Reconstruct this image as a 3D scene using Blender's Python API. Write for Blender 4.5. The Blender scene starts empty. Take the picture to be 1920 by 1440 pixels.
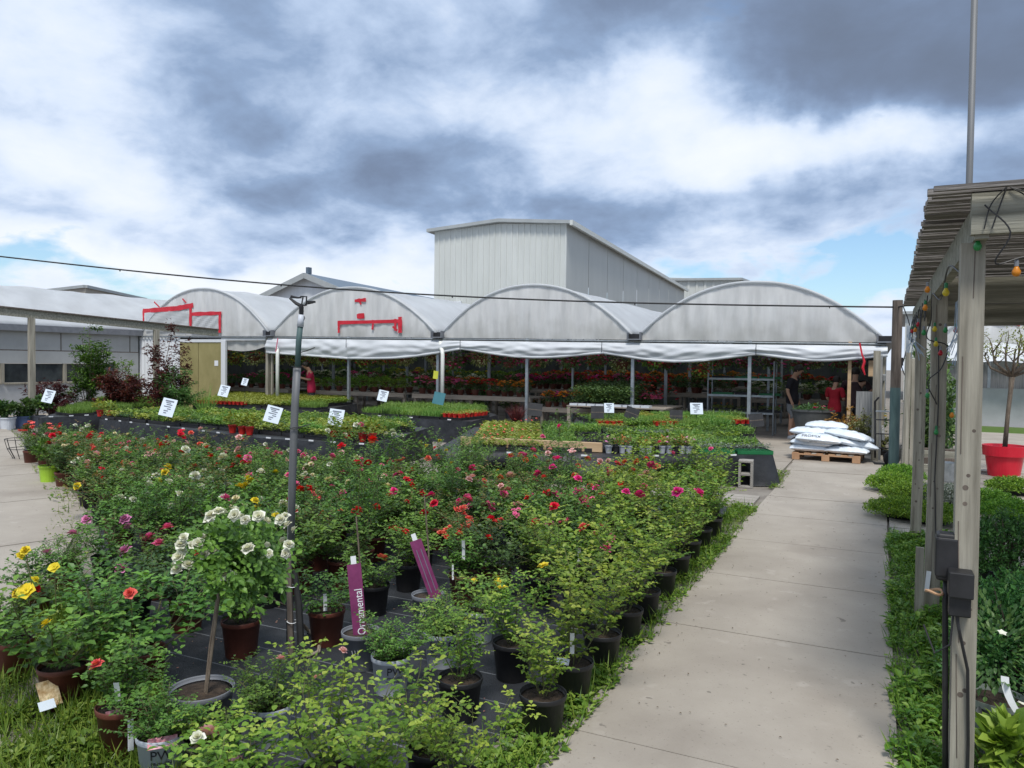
import bpy, math, random
import numpy as np
from mathutils import Vector, Matrix, Euler
random.seed(7); rng = np.random.default_rng(7)
PI = math.pi; R = math.radians
S = bpy.context.scene; COL = S.collection

# ------------------------------------------------------------------ camera
FPX, YAW, PITCH, ROLL, EYE = 1423.0, R(25.8), math.atan(40/1423.0), R(0.7), 1.75
cd = bpy.data.cameras.new('camera'); cam = bpy.data.objects.new('camera', cd); COL.objects.link(cam)
CM = Matrix.Rotation(YAW, 3, 'Z') @ Matrix.Rotation(PI/2-PITCH, 3, 'X') @ Matrix.Rotation(ROLL, 3, 'Z')
cam.matrix_world = Matrix.Translation((0, 0, EYE)) @ CM.to_4x4()
cd.sensor_width = 36.0; cd.lens = 36.0*FPX/1920.0; cd.clip_start = 0.05; cd.clip_end = 2000
S.camera = cam
S.render.resolution_x = 1024; S.render.resolution_y = 768
S.view_settings.view_transform = 'Standard'; S.view_settings.look = 'None'
S.view_settings.exposure = 0.36; S.view_settings.gamma = 1.0
S.cycles.use_denoising = True
S.cycles.max_bounces = 6; S.cycles.transparent_max_bounces = 8
FWD = Vector((-math.sin(YAW), math.cos(YAW), 0))
def ray(px, py): return CM @ Vector(((px-960)/FPX, -(py-720)/FPX, -1))
def G(px, py, z=0.0):                       # survey: ground position seen at a spot of the photo
    r = ray(px, py); return Vector((0, 0, EYE)) + r*((z-EYE)/r.z)
def D(px, py, d):
    r = ray(px, py); return Vector((0, 0, EYE)) + r*(d/r.dot(FWD))
def onY(px, py, Y):
    r = ray(px, py); return Vector((0, 0, EYE)) + r*(Y/r.y)

# ------------------------------------------------------------------ world: broken cloud over a clear sky
SUN_EL, SUN_AZ = R(60), R(158)              # compass direction the light comes from (clockwise from +Y)
W = bpy.data.worlds.new('World'); S.world = W; W.use_nodes = True
nt = W.node_tree; nt.nodes.clear(); N = nt.nodes.new; L = nt.links.new
def mth(op, a, b=None, c=None, clamp=False):
    n = N('ShaderNodeMath'); n.operation = op; n.use_clamp = clamp
    for i, v in enumerate((a, b, c)):
        if v is None: continue
        if isinstance(v, (int, float)): n.inputs[i].default_value = v
        else: L(v, n.inputs[i])
    return n.outputs[0]
out = N('ShaderNodeOutputWorld'); bg = N('ShaderNodeBackground'); L(bg.outputs[0], out.inputs[0])
bg.inputs[1].default_value = 0.12
sky = N('ShaderNodeTexSky'); sky.sky_type = 'NISHITA'; sky.sun_disc = False
sky.sun_elevation = SUN_EL; sky.sun_rotation = SUN_AZ; sky.altitude = 100; sky.ozone_density = 2.0
tc = N('ShaderNodeTexCoord'); nrm = N('ShaderNodeVectorMath'); nrm.operation = 'NORMALIZE'; L(tc.outputs['Generated'], nrm.inputs[0])
sep = N('ShaderNodeSeparateXYZ'); L(nrm.outputs[0], sep.inputs[0])
zc = mth('ADD', mth('MAXIMUM', sep.outputs[2], 0.0), 0.34)
cb = N('ShaderNodeCombineXYZ'); L(mth('DIVIDE', sep.outputs[0], zc), cb.inputs[0]); L(mth('DIVIDE', sep.outputs[1], zc), cb.inputs[1])
def noise(vec, scale, detail, rough=0.5, dist=0.0, off=0.0):
    n = N('ShaderNodeTexNoise'); n.noise_dimensions = '3D'
    ad = N('ShaderNodeVectorMath'); ad.operation = 'ADD'; L(vec, ad.inputs[0]); ad.inputs[1].default_value = (off, off*0.7, off*0.3)
    L(ad.outputs[0], n.inputs['Vector']); n.inputs['Scale'].default_value = scale; n.inputs['Detail'].default_value = detail
    n.inputs['Roughness'].default_value = rough; n.inputs['Distortion'].default_value = dist; return n.outputs['Fac']
n1 = noise(cb.outputs[0], 1.7, 9, 0.56, 0.15, 3.1)
n2 = noise(cb.outputs[0], 5.2, 9, 0.56, 0.2, 9.7)
# warp the direction so that the cloud masses get ragged outlines
wn = N('ShaderNodeTexNoise'); wn.inputs['Scale'].default_value = 3.6; wn.inputs['Detail'].default_value = 9; L(nrm.outputs[0], wn.inputs['Vector'])
ws = N('ShaderNodeVectorMath'); ws.operation = 'SUBTRACT'; L(wn.outputs['Color'], ws.inputs[0]); ws.inputs[1].default_value = (.5, .5, .5)
wsc = N('ShaderNodeVectorMath'); wsc.operation = 'SCALE'; L(ws.outputs[0], wsc.inputs[0]); wsc.inputs['Scale'].default_value = 0.26
wa = N('ShaderNodeVectorMath'); wa.operation = 'ADD'; L(nrm.outputs[0], wa.inputs[0]); L(wsc.outputs[0], wa.inputs[1])
def blob(px, py, rx, ry, wgt):
    """one cloud mass: a direction in the sky with an angular half width and half height (in 1/1423 rad)"""
    d = ray(px, py).normalized(); right = Vector((d.y, -d.x, 0)).normalized(); up = right.cross(d).normalized()
    dr = N('ShaderNodeVectorMath'); dr.operation = 'DOT_PRODUCT'; L(wa.outputs[0], dr.inputs[0]); dr.inputs[1].default_value = right
    du = N('ShaderNodeVectorMath'); du.operation = 'DOT_PRODUCT'; L(wa.outputs[0], du.inputs[0]); du.inputs[1].default_value = up
    df = N('ShaderNodeVectorMath'); df.operation = 'DOT_PRODUCT'; L(wa.outputs[0], df.inputs[0]); df.inputs[1].default_value = d
    a = mth('POWER', mth('ABSOLUTE', mth('MULTIPLY', dr.outputs['Value'], FPX/rx)), 2)
    b = mth('POWER', mth('ABSOLUTE', mth('MULTIPLY', du.outputs['Value'], FPX/ry)), 2)
    g = mth('EXPONENT', mth('MULTIPLY', mth('ADD', a, b), -1.0))
    return mth('MULTIPLY', mth('MULTIPLY', g, mth('GREATER_THAN', df.outputs['Value'], 0.0)), wgt)
DARK = [(1600, 50, 520, 125, 1.45), (1130, 55, 270, 100, .8), (1900, 190, 330, 85, .95), (1420, 190, 120, 60, .5),
        (640, 300, 330, 95, .64), (880, 345, 260, 60, .5), (400, 190, 200, 110, .5), (250, 440, 240, 40, .34), (700, 400, 240, 35, .30),
        (1380, 395, 280, 34, .42), (1720, 340, 280, 42, .62), (60, 440, 160, 40, .3), (640, 60, 300, 80, .35), (1750, 420, 250, 30, .4), (420, 470, 240, 20, .25)]
LIGHT = [(900, 560, 1500, 85, .5), (230, 330, 110, 60, .4), (100, 260, 230, 190, .75), (820, 130, 190, 110, .5), (1260, 190, 160, 110, .75), (1300, 330, 420, 50, .6),
         (1650, 265, 260, 42, .85), (1050, 230, 200, 70, .45), (560, 520, 240, 40, .4), (300, 500, 300, 35, .45), (560, 380, 60, 30, .2)]
BLUE = [(1400, 500, 260, 30, .66), (1560, 560, 200, 40, .8), (90, 525, 260, 45, .55), (1690, 500, 160, 70, .6), (620, 480, 120, 22, .3),
        (1000, 600, 900, 60, .35)]
def total(lst):
    t = None
    for q in lst:
        v = blob(*q); t = v if t is None else mth('ADD', t, v)
    return t
dark, light, blue = total(DARK), total(LIGHT), total(BLUE)
# brightness of the cloud deck
nn = mth('MULTIPLY', mth('SUBTRACT', n1, 0.5), 1.1)
n3 = mth('MULTIPLY', mth('SUBTRACT', n2, 0.5), .95)
br = mth('ADD', mth('ADD', mth('ADD', 0.66, nn), n3), mth('SUBTRACT', mth('MULTIPLY', light, 0.55), mth('MULTIPLY', dark, 0.44)))
ramp = N('ShaderNodeValToRGB'); br = mth('ADD', 0.5, mth('MULTIPLY', mth('TANH', mth('MULTIPLY', mth('SUBTRACT', br, 0.5), 1.95)), 0.5)); L(br, ramp.inputs[0]); cr = ramp.color_ramp
cr.elements[0].position = 0.0; cr.elements[0].color = (.125, .155, .215, 1)
cr.elements[1].position = 1.0; cr.elements[1].color = (.76, .79, .83, 1)
for p, c in ((.20, (.165, .22, .33, 1)), (.42, (.24, .33, .49, 1)), (.60, (.40, .50, .67, 1)), (.76, (.58, .66, .79, 1))):
    e = cr.elements.new(p); e.color = c
CB = N('ShaderNodeVectorMath'); CB.operation = 'SCALE'; L(ramp.outputs[0], CB.inputs[0]); CB.inputs['Scale'].default_value = 1/0.12
bm = mth('MULTIPLY', mth('ADD', mth('ADD', blue, mth('MULTIPLY', mth('SUBTRACT', n2, 0.5), 2.4)), -0.42), 2.4, clamp=True)
sk = N('ShaderNodeVectorMath'); sk.operation = 'MULTIPLY'; L(sky.outputs[0], sk.inputs[0]); sk.inputs[1].default_value = (0.9, 1.0, 1.05)
mx = N('ShaderNodeMix'); mx.data_type = 'RGBA'; L(bm, mx.inputs[0]); L(CB.outputs[0], mx.inputs[6]); L(sk.outputs[0], mx.inputs[7])
L(mx.outputs[2], bg.inputs[0])
# sun, veiled by cloud
sl = bpy.data.lights.new('sun', 'SUN'); sun = bpy.data.objects.new('sun', sl); COL.objects.link(sun)
sl.energy = 2.6; sl.angle = R(14); sl.color = (1.0, .96, .9)
sd = Vector((math.sin(SUN_AZ)*math.cos(SUN_EL), math.cos(SUN_AZ)*math.cos(SUN_EL), math.sin(SUN_EL)))
sun.rotation_euler = sd.to_track_quat('Z', 'Y').to_euler(); sun.location = (0, 0, 30)

# ------------------------------------------------------------------ materials
MATS = {}
def mat(name, c1, c2=None, scale=8.0, rough=0.7, metal=0.0, bump=0.0, bscale=None, stretch=(1, 1, 1), alpha=1.0, detail=5, spec=0.4, rnd=0.0, c3=None, objrnd=0.0):
    m = bpy.data.materials.new(name); m.use_nodes = True; t = m.node_tree; b = t.nodes['Principled BSDF']
    b.inputs['Roughness'].default_value = rough; b.inputs['Metallic'].default_value = metal; b.inputs['Specular IOR Level'].default_value = spec
    tcn = t.nodes.new('ShaderNodeTexCoord'); mp = t.nodes.new('ShaderNodeMapping'); mp.inputs['Scale'].default_value = stretch
    t.links.new(tcn.outputs['Object'], mp.inputs[0])
    col = None
    if c2 is not None:
        n = t.nodes.new('ShaderNodeTexNoise'); n.inputs['Scale'].default_value = scale; n.inputs['Detail'].default_value = detail; n.inputs['Roughness'].default_value = .62
        t.links.new(mp.outputs[0], n.inputs['Vector'])
        r = t.nodes.new('ShaderNodeValToRGB'); r.color_ramp.elements[0].position = .32; r.color_ramp.elements[1].position = .68
        r.color_ramp.elements[0].color = (*c1, 1); r.color_ramp.elements[1].color = (*c2, 1)
        if c3 is not None:
            e = r.color_ramp.elements.new(.78); e.color = (*c3, 1)
        t.links.new(n.outputs['Fac'], r.inputs[0]); col = r.outputs[0]
        t.links.new(col, b.inputs['Base Color'])
    else: b.inputs['Base Color'].default_value = (*c1, 1)
    if objrnd and col:
        oi = t.nodes.new('ShaderNodeObjectInfo'); hs = t.nodes.new('ShaderNodeHueSaturation')
        mr = t.nodes.new('ShaderNodeMapRange'); mr.inputs[3].default_value = 1-objrnd; mr.inputs[4].default_value = 1+objrnd
        t.links.new(oi.outputs['Random'], mr.inputs[0]); t.links.new(mr.outputs[0], hs.inputs['Value']); t.links.new(col, hs.inputs['Color']); t.links.new(hs.outputs[0], b.inputs['Base Color'])
    if bump:
        n = t.nodes.new('ShaderNodeTexNoise'); n.inputs['Scale'].default_value = bscale or scale*3; n.inputs['Detail'].default_value = 6
        t.links.new(mp.outputs[0], n.inputs['Vector']); bp = t.nodes.new('ShaderNodeBump'); bp.inputs['Strength'].default_value = bump; bp.inputs['Distance'].default_value = .02
        t.links.new(n.outputs['Fac'], bp.inputs['Height']); t.links.new(bp.outputs[0], b.inputs['Normal'])
    MATS[name] = m; return m
def leafmat(name, a, b, c, trans=0.3, rough=0.43, objrnd=0.18, hue=0.015):
    """foliage: three leaf tones spread leaf by leaf, slight change from plant to plant, light shining through"""
    m = bpy.data.materials.new(name); m.use_nodes = True; t = m.node_tree; p = t.nodes['Principled BSDF']
    at = t.nodes.new('ShaderNodeAttribute'); at.attribute_name = 'rnd'
    r = t.nodes.new('ShaderNodeValToRGB'); e = r.color_ramp.elements; e[0].position = 0.05; e[0].color = (*a, 1); e[1].position = .95; e[1].color = (*c, 1)
    k = e.new(.5); k.color = (*b, 1)
    t.links.new(at.outputs['Fac'], r.inputs[0])
    oi = t.nodes.new('ShaderNodeObjectInfo'); hs = t.nodes.new('ShaderNodeHueSaturation')
    mr = t.nodes.new('ShaderNodeMapRange'); mr.inputs[3].default_value = 1-objrnd; mr.inputs[4].default_value = 1+objrnd
    t.links.new(oi.outputs['Random'], mr.inputs[0]); t.links.new(mr.outputs[0], hs.inputs['Value'])
    mh = t.nodes.new('ShaderNodeMapRange'); mh.inputs[3].default_value = .5-hue; mh.inputs[4].default_value = .5+hue
    fr = t.nodes.new('ShaderNodeMath'); fr.operation = 'FRACT'; ml = t.nodes.new('ShaderNodeMath'); ml.operation = 'MULTIPLY'; ml.inputs[1].default_value = 7.3
    t.links.new(oi.outputs['Random'], ml.inputs[0]); t.links.new(ml.outputs[0], fr.inputs[0]); t.links.new(fr.outputs[0], mh.inputs[0]); t.links.new(mh.outputs[0], hs.inputs['Hue'])
    t.links.new(r.outputs[0], hs.inputs['Color']); t.links.new(hs.outputs[0], p.inputs['Base Color'])
    p.inputs['Roughness'].default_value = rough; p.inputs['Specular IOR Level'].default_value = .35
    tr = t.nodes.new('ShaderNodeBsdfTranslucent'); br_ = t.nodes.new('ShaderNodeMix'); br_.data_type = 'RGBA'; br_.blend_type = 'MULTIPLY'; br_.inputs[0].default_value = 1
    t.links.new(hs.outputs[0], br_.inputs[6]); br_.inputs[7].default_value = (1.0, 1.0, .5, 1); t.links.new(br_.outputs[2], tr.inputs[0])
    ms = t.nodes.new('ShaderNodeMixShader'); ms.inputs[0].default_value = trans; t.links.new(p.outputs[0], ms.inputs[1]); t.links.new(tr.outputs[0], ms.inputs[2])
    t.links.new(ms.outputs[0], t.nodes['Material Output'].inputs[0]); MATS[name] = m; return m
def filmmat(name, c1, c2, trans=.35, scale=(2, 2, .25), bump=.25):
    """greenhouse plastic film: milky, streaked, lets some light through"""
    m = mat(name, c1, c2, scale=2.5, rough=.42, bump=bump, bscale=5, stretch=scale, spec=.5)
    t = m.node_tree; p = t.nodes['Principled BSDF']; tr = t.nodes.new('ShaderNodeBsdfTranslucent'); tr.inputs[0].default_value = (.8, .82, .84, 1)
    ms = t.nodes.new('ShaderNodeMixShader'); ms.inputs[0].default_value = trans; t.links.new(p.outputs[0], ms.inputs[1]); t.links.new(tr.outputs[0], ms.inputs[2])
    t.links.new(ms.outputs[0], t.nodes['Material Output'].inputs[0]); return m

mat('gravel', (.16, .14, .12), (.27, .245, .21), scale=3, rough=.95, bump=.5, bscale=60)
mat('concrete', (.295, .262, .22), (.37, .332, .28), scale=1.3, rough=.9, bump=.12, bscale=90, detail=9, objrnd=0)
t = MATS['concrete'].node_tree; p = t.nodes['Principled BSDF']; old = p.inputs['Base Color'].links[0].from_socket; tcn = t.nodes['Texture Coordinate']
def layer(old, kind, scale, lo, hi, col, fac, detail=6, dist=0):
    if kind == 'crack':
        n = t.nodes.new('ShaderNodeTexVoronoi'); n.feature = 'DISTANCE_TO_EDGE'; n.inputs['Scale'].default_value = scale; o = n.outputs['Distance']
        wn_ = t.nodes.new('ShaderNodeTexNoise'); wn_.inputs['Scale'].default_value = 3; wn_.inputs['Detail'].default_value = 8; t.links.new(tcn.outputs['Object'], wn_.inputs['Vector'])
        av = t.nodes.new('ShaderNodeMix'); av.data_type = 'RGBA'; av.blend_type = 'ADD'; av.inputs[0].default_value = .5; t.links.new(tcn.outputs['Object'], av.inputs[6]); t.links.new(wn_.outputs['Color'], av.inputs[7]); t.links.new(av.outputs[2], n.inputs['Vector'])
    else:
        n = t.nodes.new('ShaderNodeTexNoise'); n.inputs['Scale'].default_value = scale; n.inputs['Detail'].default_value = detail; n.inputs['Distortion'].default_value = dist; o = n.outputs['Fac']; t.links.new(tcn.outputs['Object'], n.inputs['Vector'])
    r = t.nodes.new('ShaderNodeMapRange'); r.inputs[1].default_value = lo; r.inputs[2].default_value = hi; r.inputs[3].default_value = 0; r.inputs[4].default_value = fac; t.links.new(o, r.inputs[0])
    x = t.nodes.new('ShaderNodeMix'); x.data_type = 'RGBA'; t.links.new(r.outputs[0], x.inputs[0]); t.links.new(old, x.inputs[6]); x.inputs[7].default_value = (*col, 1); return x.outputs[2]
o_ = layer(old, 'noise', .9, .52, .75, (.20, .17, .14), .55, 7, .6); o_ = layer(o_, 'noise', 60, .66, .72, (.13, .11, .09), .5, 3); o_ = layer(o_, 'noise', 7, .62, .72, (.42, .38, .33), .45, 8); o_ = layer(o_, 'noise', 14, .69, .73, (.10, .085, .07), .6, 4)
t.links.new(o_, p.inputs['Base Color'])
mat('paver', (.27, .245, .21), (.36, .33, .29), scale=3, rough=.9, bump=.2, bscale=60)
mat('greenhouse_floor', (.20, .175, .15), (.28, .25, .215), scale=1.5, rough=.9, bump=.1, bscale=50)
mat('grey_wood', (.18, .165, .13), (.38, .355, .29), scale=4, rough=.85, bump=.35, bscale=14, stretch=(6, 6, .35), c3=(.42, .41, .35))
mat('grey_wood_side', (.16, .155, .12), (.34, .33, .27), scale=4, rough=.85, bump=.35, bscale=14, stretch=(.35, 6, 6), c3=(.4, .39, .32))
mat('dark_wood', (.07, .055, .045), (.17, .14, .115), scale=5, rough=.9, bump=.3, stretch=(5, 5, .5))
mat('slat_wood', (.10, .09, .084), (.25, .235, .22), scale=6, rough=.9, bump=.4, stretch=(.5, 8, 8), c3=(.33, .29, .26))
mat('new_wood', (.44, .30, .17), (.56, .40, .24), scale=3, rough=.7, bump=.1, stretch=(.3, 5, 5))
mat('pallet_wood', (.36, .20, .11), (.50, .31, .18), scale=4, rough=.8, bump=.2)
mat('galvanised', (.28, .31, .33), (.42, .45, .47), scale=12, rough=.4, metal=.7)
mat('bench_wood', (.20, .17, .14), (.33, .29, .24), scale=4, rough=.9, bump=.2, stretch=(.5, 5, 5))
mat('green_paint', (.045, .085, .085), (.085, .14, .135), scale=5, rough=.6, stretch=(3, 3, .5), bump=.1)
mat('black_plastic', (.012, .012, .013), (.026, .026, .028), scale=7, rough=.5, spec=.4, c3=(.07, .062, .052), bump=.05)
mat('black_cloth', (.010, .011, .013), (.028, .030, .034), scale=5, rough=.5, bump=.9, bscale=6)
mat('brown_plastic', (.09, .026, .016), (.14, .042, .026), scale=7, rough=.5, c3=(.16, .10, .07), bump=.05)
mat('red_plastic', (.42, .015, .012), (.55, .03, .02), scale=6, rough=.4)
mat('big_red_plastic', (.55, .012, .03), (.62, .02, .04), scale=6, rough=.3)
mat('grey_plastic', (.15, .16, .18), (.20, .21, .23), scale=7, rough=.5, c3=(.14, .12, .10))
mat('light_grey_plastic', (.34, .36, .39), (.42, .44, .47), scale=7, rough=.45)
mat('white_plastic', (.50, .53, .58), (.60, .63, .67), scale=6, rough=.45, c3=(.36, .34, .30))
mat('blue_plastic', (.08, .12, .24), (.11, .16, .30), scale=6, rough=.45)
mat('lime_plastic', (.30, .50, .03), (.36, .58, .05), scale=6, rough=.4)
mat('green_plastic', (.01, .12, .04), (.02, .17, .06), scale=6, rough=.4)
mat('soil', (.022, .015, .010), (.07, .048, .032), scale=30, rough=1, bump=.8)
mat('stem', (.07, .075, .03), (.13, .14, .05), scale=20, rough=.7)
mat('bark', (.10, .075, .055), (.20, .16, .12), scale=20, rough=.9, bump=.4, stretch=(2, 2, .5))
mat('stake', (.22, .20, .14), (.34, .31, .22), scale=10, rough=.85, stretch=(3, 3, .3))
mat('ink', (.015, .015, .02), rough=.6)
mat('grey_ink', (.16, .18, .22), rough=.6)
mat('paper', (.62, .70, .78), (.70, .77, .83), scale=5, rough=.35)
mat('white_tag', (.68, .70, .72), (.76, .77, .78), scale=5, rough=.5)
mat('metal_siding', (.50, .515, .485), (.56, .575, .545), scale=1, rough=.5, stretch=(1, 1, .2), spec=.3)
mat('metal_siding_shaded', (.38, .39, .37), (.42, .43, .41), scale=1, rough=.5, stretch=(1, 1, .2), spec=.3)  # same siding, darker: shade of the side walls put into the colour
mat('white_siding', (.62, .64, .66), (.68, .70, .72), scale=2, rough=.6, stretch=(3, 3, .1), bump=.15)
mat('trim', (.30, .32, .32), (.36, .38, .38), scale=2, rough=.5)
mat('roof_metal', (.085, .12, .155), (.12, .16, .20), scale=2, rough=.4)
mat('tan_wall', (.30, .27, .23), (.35, .32, .27), scale=2, rough=.8)
mat('yellow_board', (.23, .20, .08), (.31, .27, .12), scale=2.2, rough=.8, bump=.1, stretch=(1, 1, .6), c3=(.24, .21, .08))
mat('concrete_block', (.24, .225, .20), (.34, .32, .29), scale=8, rough=.95, bump=.5, bscale=60)
mat('block_wall', (.34, .35, .36), (.42, .43, .44), scale=2, rough=.9, bump=.15)
mat('glass_dark', (.02, .025, .03), (.06, .07, .075), scale=2, rough=.15, spec=.6)
mat('red_tape', (.50, .012, .025), (.62, .03, .05), scale=6, rough=.45, bump=.2)
mat('pink_tape', (.55, .12, .2), (.65, .2, .28), scale=6, rough=.5)
mat('white_pipe', (.66, .67, .62), (.74, .75, .70), scale=5, rough=.4)
mat('purple_tag', (.13, .018, .075), (.22, .04, .13), scale=9, rough=.5)
mat('pink_print', (.55, .12, .16), (.85, .55, .6), scale=30, rough=.4)
mat('photo_print', (.25, .12, .02), (.85, .7, .45), scale=28, rough=.3)
mat('hose', (.26, .22, .17), (.33, .28, .22), scale=10, rough=.6)
mat('rubber', (.012, .012, .012), (.025, .025, .025), scale=10, rough=.8)
mat('bag_plastic', (.58, .64, .70), (.72, .77, .82), scale=4, rough=.3, bump=.9, bscale=11)
mat('skin', (.42, .24, .16), (.48, .28, .19), scale=8, rough=.6)
mat('hair', (.012, .010, .009), (.03, .025, .02), scale=30, rough=.6)
mat('red_shirt', (.50, .015, .06), (.60, .03, .09), scale=6, rough=.85, bump=.3)
mat('dark_red_shirt', (.32, .008, .02), (.40, .015, .03), scale=6, rough=.85, bump=.3)
mat('black_shirt', (.010, .010, .014), (.02, .02, .026), scale=6, rough=.9, bump=.3)
mat('brown_shirt', (.035, .02, .022), (.055, .03, .033), scale=6, rough=.9, bump=.3)
mat('grey_cloth', (.15, .16, .17), (.21, .22, .23), scale=6, rough=.9, bump=.3)
mat('dark_cloth', (.015, .017, .022), (.03, .033, .04), scale=6, rough=.9, bump=.3)
mat('teal_board', (.05, .17, .20), (.07, .21, .25), scale=5, rough=.5)
mat('yellow_card', (.55, .55, .05), (.65, .65, .08), scale=5, rough=.5)
mat('petal_litter', (.35, .12, .12), (.45, .33, .2), scale=40, rough=.8)
mat('pale_board', (.30, .31, .31), (.40, .41, .41), scale=1.2, rough=.8, bump=.1, stretch=(3, .6, .6), c3=(.30, .30, .29))
mat('steel_dark', (.12, .125, .13), (.20, .205, .21), scale=6, rough=.6, metal=.3, stretch=(1, 1, .1))
mat('weathered_board', (.16, .17, .175), (.36, .36, .35), scale=5, rough=.85, bump=.3, stretch=(9, 9, .3))
filmmat('film_end', (.58, .58, .57), (.80, .80, .79), trans=.22, scale=(1.5, 1.5, .28), bump=.45)
filmmat('film_roof', (.60, .615, .62), (.76, .78, .79), trans=.46, scale=(.5, .6, .5), bump=.35)
filmmat('film_curtain', (.55, .575, .60), (.72, .745, .77), trans=.18, scale=(.5, 1, 1.6), bump=.35)
# grime gathered along the foot of the gable films
t = MATS['film_end'].node_tree; p = t.nodes['Principled BSDF']; old = p.inputs['Base Color'].links[0].from_socket; tcn = t.nodes['Texture Coordinate']
sx_ = t.nodes.new('ShaderNodeSeparateXYZ'); t.links.new(tcn.outputs['Object'], sx_.inputs[0]); n = t.nodes.new('ShaderNodeTexNoise'); n.inputs['Scale'].default_value = 2.2; n.inputs['Detail'].default_value = 8; t.links.new(tcn.outputs['Object'], n.inputs['Vector'])
ma = t.nodes.new('ShaderNodeMath'); ma.operation = 'MULTIPLY_ADD'; t.links.new(n.outputs['Fac'], ma.inputs[0]); ma.inputs[1].default_value = -1.5; t.links.new(sx_.outputs[2], ma.inputs[2])
mr = t.nodes.new('ShaderNodeMapRange'); mr.inputs[1].default_value = 1.55; mr.inputs[2].default_value = 2.15; mr.inputs[3].default_value = .38; mr.inputs[4].default_value = 0; t.links.new(ma.outputs[0], mr.inputs[0])
x_ = t.nodes.new('ShaderNodeMix'); x_.data_type = 'RGBA'; t.links.new(mr.outputs[0], x_.inputs[0]); t.links.new(old, x_.inputs[6]); x_.inputs[7].default_value = (.30, .29, .24, 1); t.links.new(x_.outputs[2], p.inputs['Base Color'])
leafmat('leaf_rose', (0.040, 0.096, 0.018), (0.087, 0.181, 0.030), (0.154, 0.287, 0.043))
leafmat('leaf_rose_dark', (0.028, 0.065, 0.021), (0.056, 0.116, 0.032), (0.097, 0.180, 0.041))
leafmat('leaf_rose_red', (0.043, 0.089, 0.022), (0.075, 0.167, 0.032), (0.199, 0.128, 0.043))
leafmat('leaf_yellow', (0.070, 0.140, 0.018), (0.153, 0.270, 0.032), (0.306, 0.389, 0.059), trans=.35)
leafmat('leaf_seedling', (0.076, 0.155, 0.018), (0.150, 0.263, 0.033), (0.244, 0.371, 0.058), trans=.35)
leafmat('leaf_lime', (0.150, 0.203, 0.023), (0.267, 0.335, 0.052), (0.394, 0.431, 0.117), trans=.35)
leafmat('leaf_dark', (0.038, 0.085, 0.031), (0.074, 0.151, 0.046), (0.127, 0.222, 0.062))
leafmat('leaf_silver', (0.123, 0.156, 0.130), (0.218, 0.260, 0.221), (0.410, 0.429, 0.416))
leafmat('leaf_maple', (.045, .012, .014), (.095, .022, .026), (.17, .045, .035))
leafmat('leaf_bronze', (0.150, 0.091, 0.026), (0.382, 0.143, 0.039), (0.500, 0.260, 0.078))
leafmat('leaf_variegated', (0.109, 0.156, 0.039), (0.273, 0.312, 0.091), (0.500, 0.500, 0.286))
leafmat('leaf_juniper', (0.065, 0.163, 0.019), (0.130, 0.276, 0.026), (0.285, 0.455, 0.047), trans=.2)
leafmat('leaf_yew', (0.036, 0.110, 0.028), (0.074, 0.194, 0.046), (0.147, 0.316, 0.070), trans=.15)
leafmat('leaf_weed', (0.065, 0.144, 0.018), (0.130, 0.237, 0.029), (0.239, 0.338, 0.052))
leafmat('leaf_grassy', (0.096, 0.208, 0.039), (0.164, 0.312, 0.065), (0.246, 0.390, 0.091), trans=.35)
PET = {}
for k, c in dict(white=(.78, .78, .66), cream=(.80, .70, .48), pink=(.80, .14, .33), magenta=(.74, .035, .27), red=(.68, .010, .030), coral=(.80, .13, .10),
                 yellow=(.80, .62, .03), blush=(.80, .46, .46), orange=(.85, .28, .03), purple=(.28, .05, .32), mauve=(.66, .24, .46)).items():
    lo = tuple(v*.72 for v in c); PET[k] = leafmat('petal_'+k, lo, c, tuple(min(.85, v*1.15+.02) for v in c), trans=.25, rough=.6, objrnd=.1, hue=.008)

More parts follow.
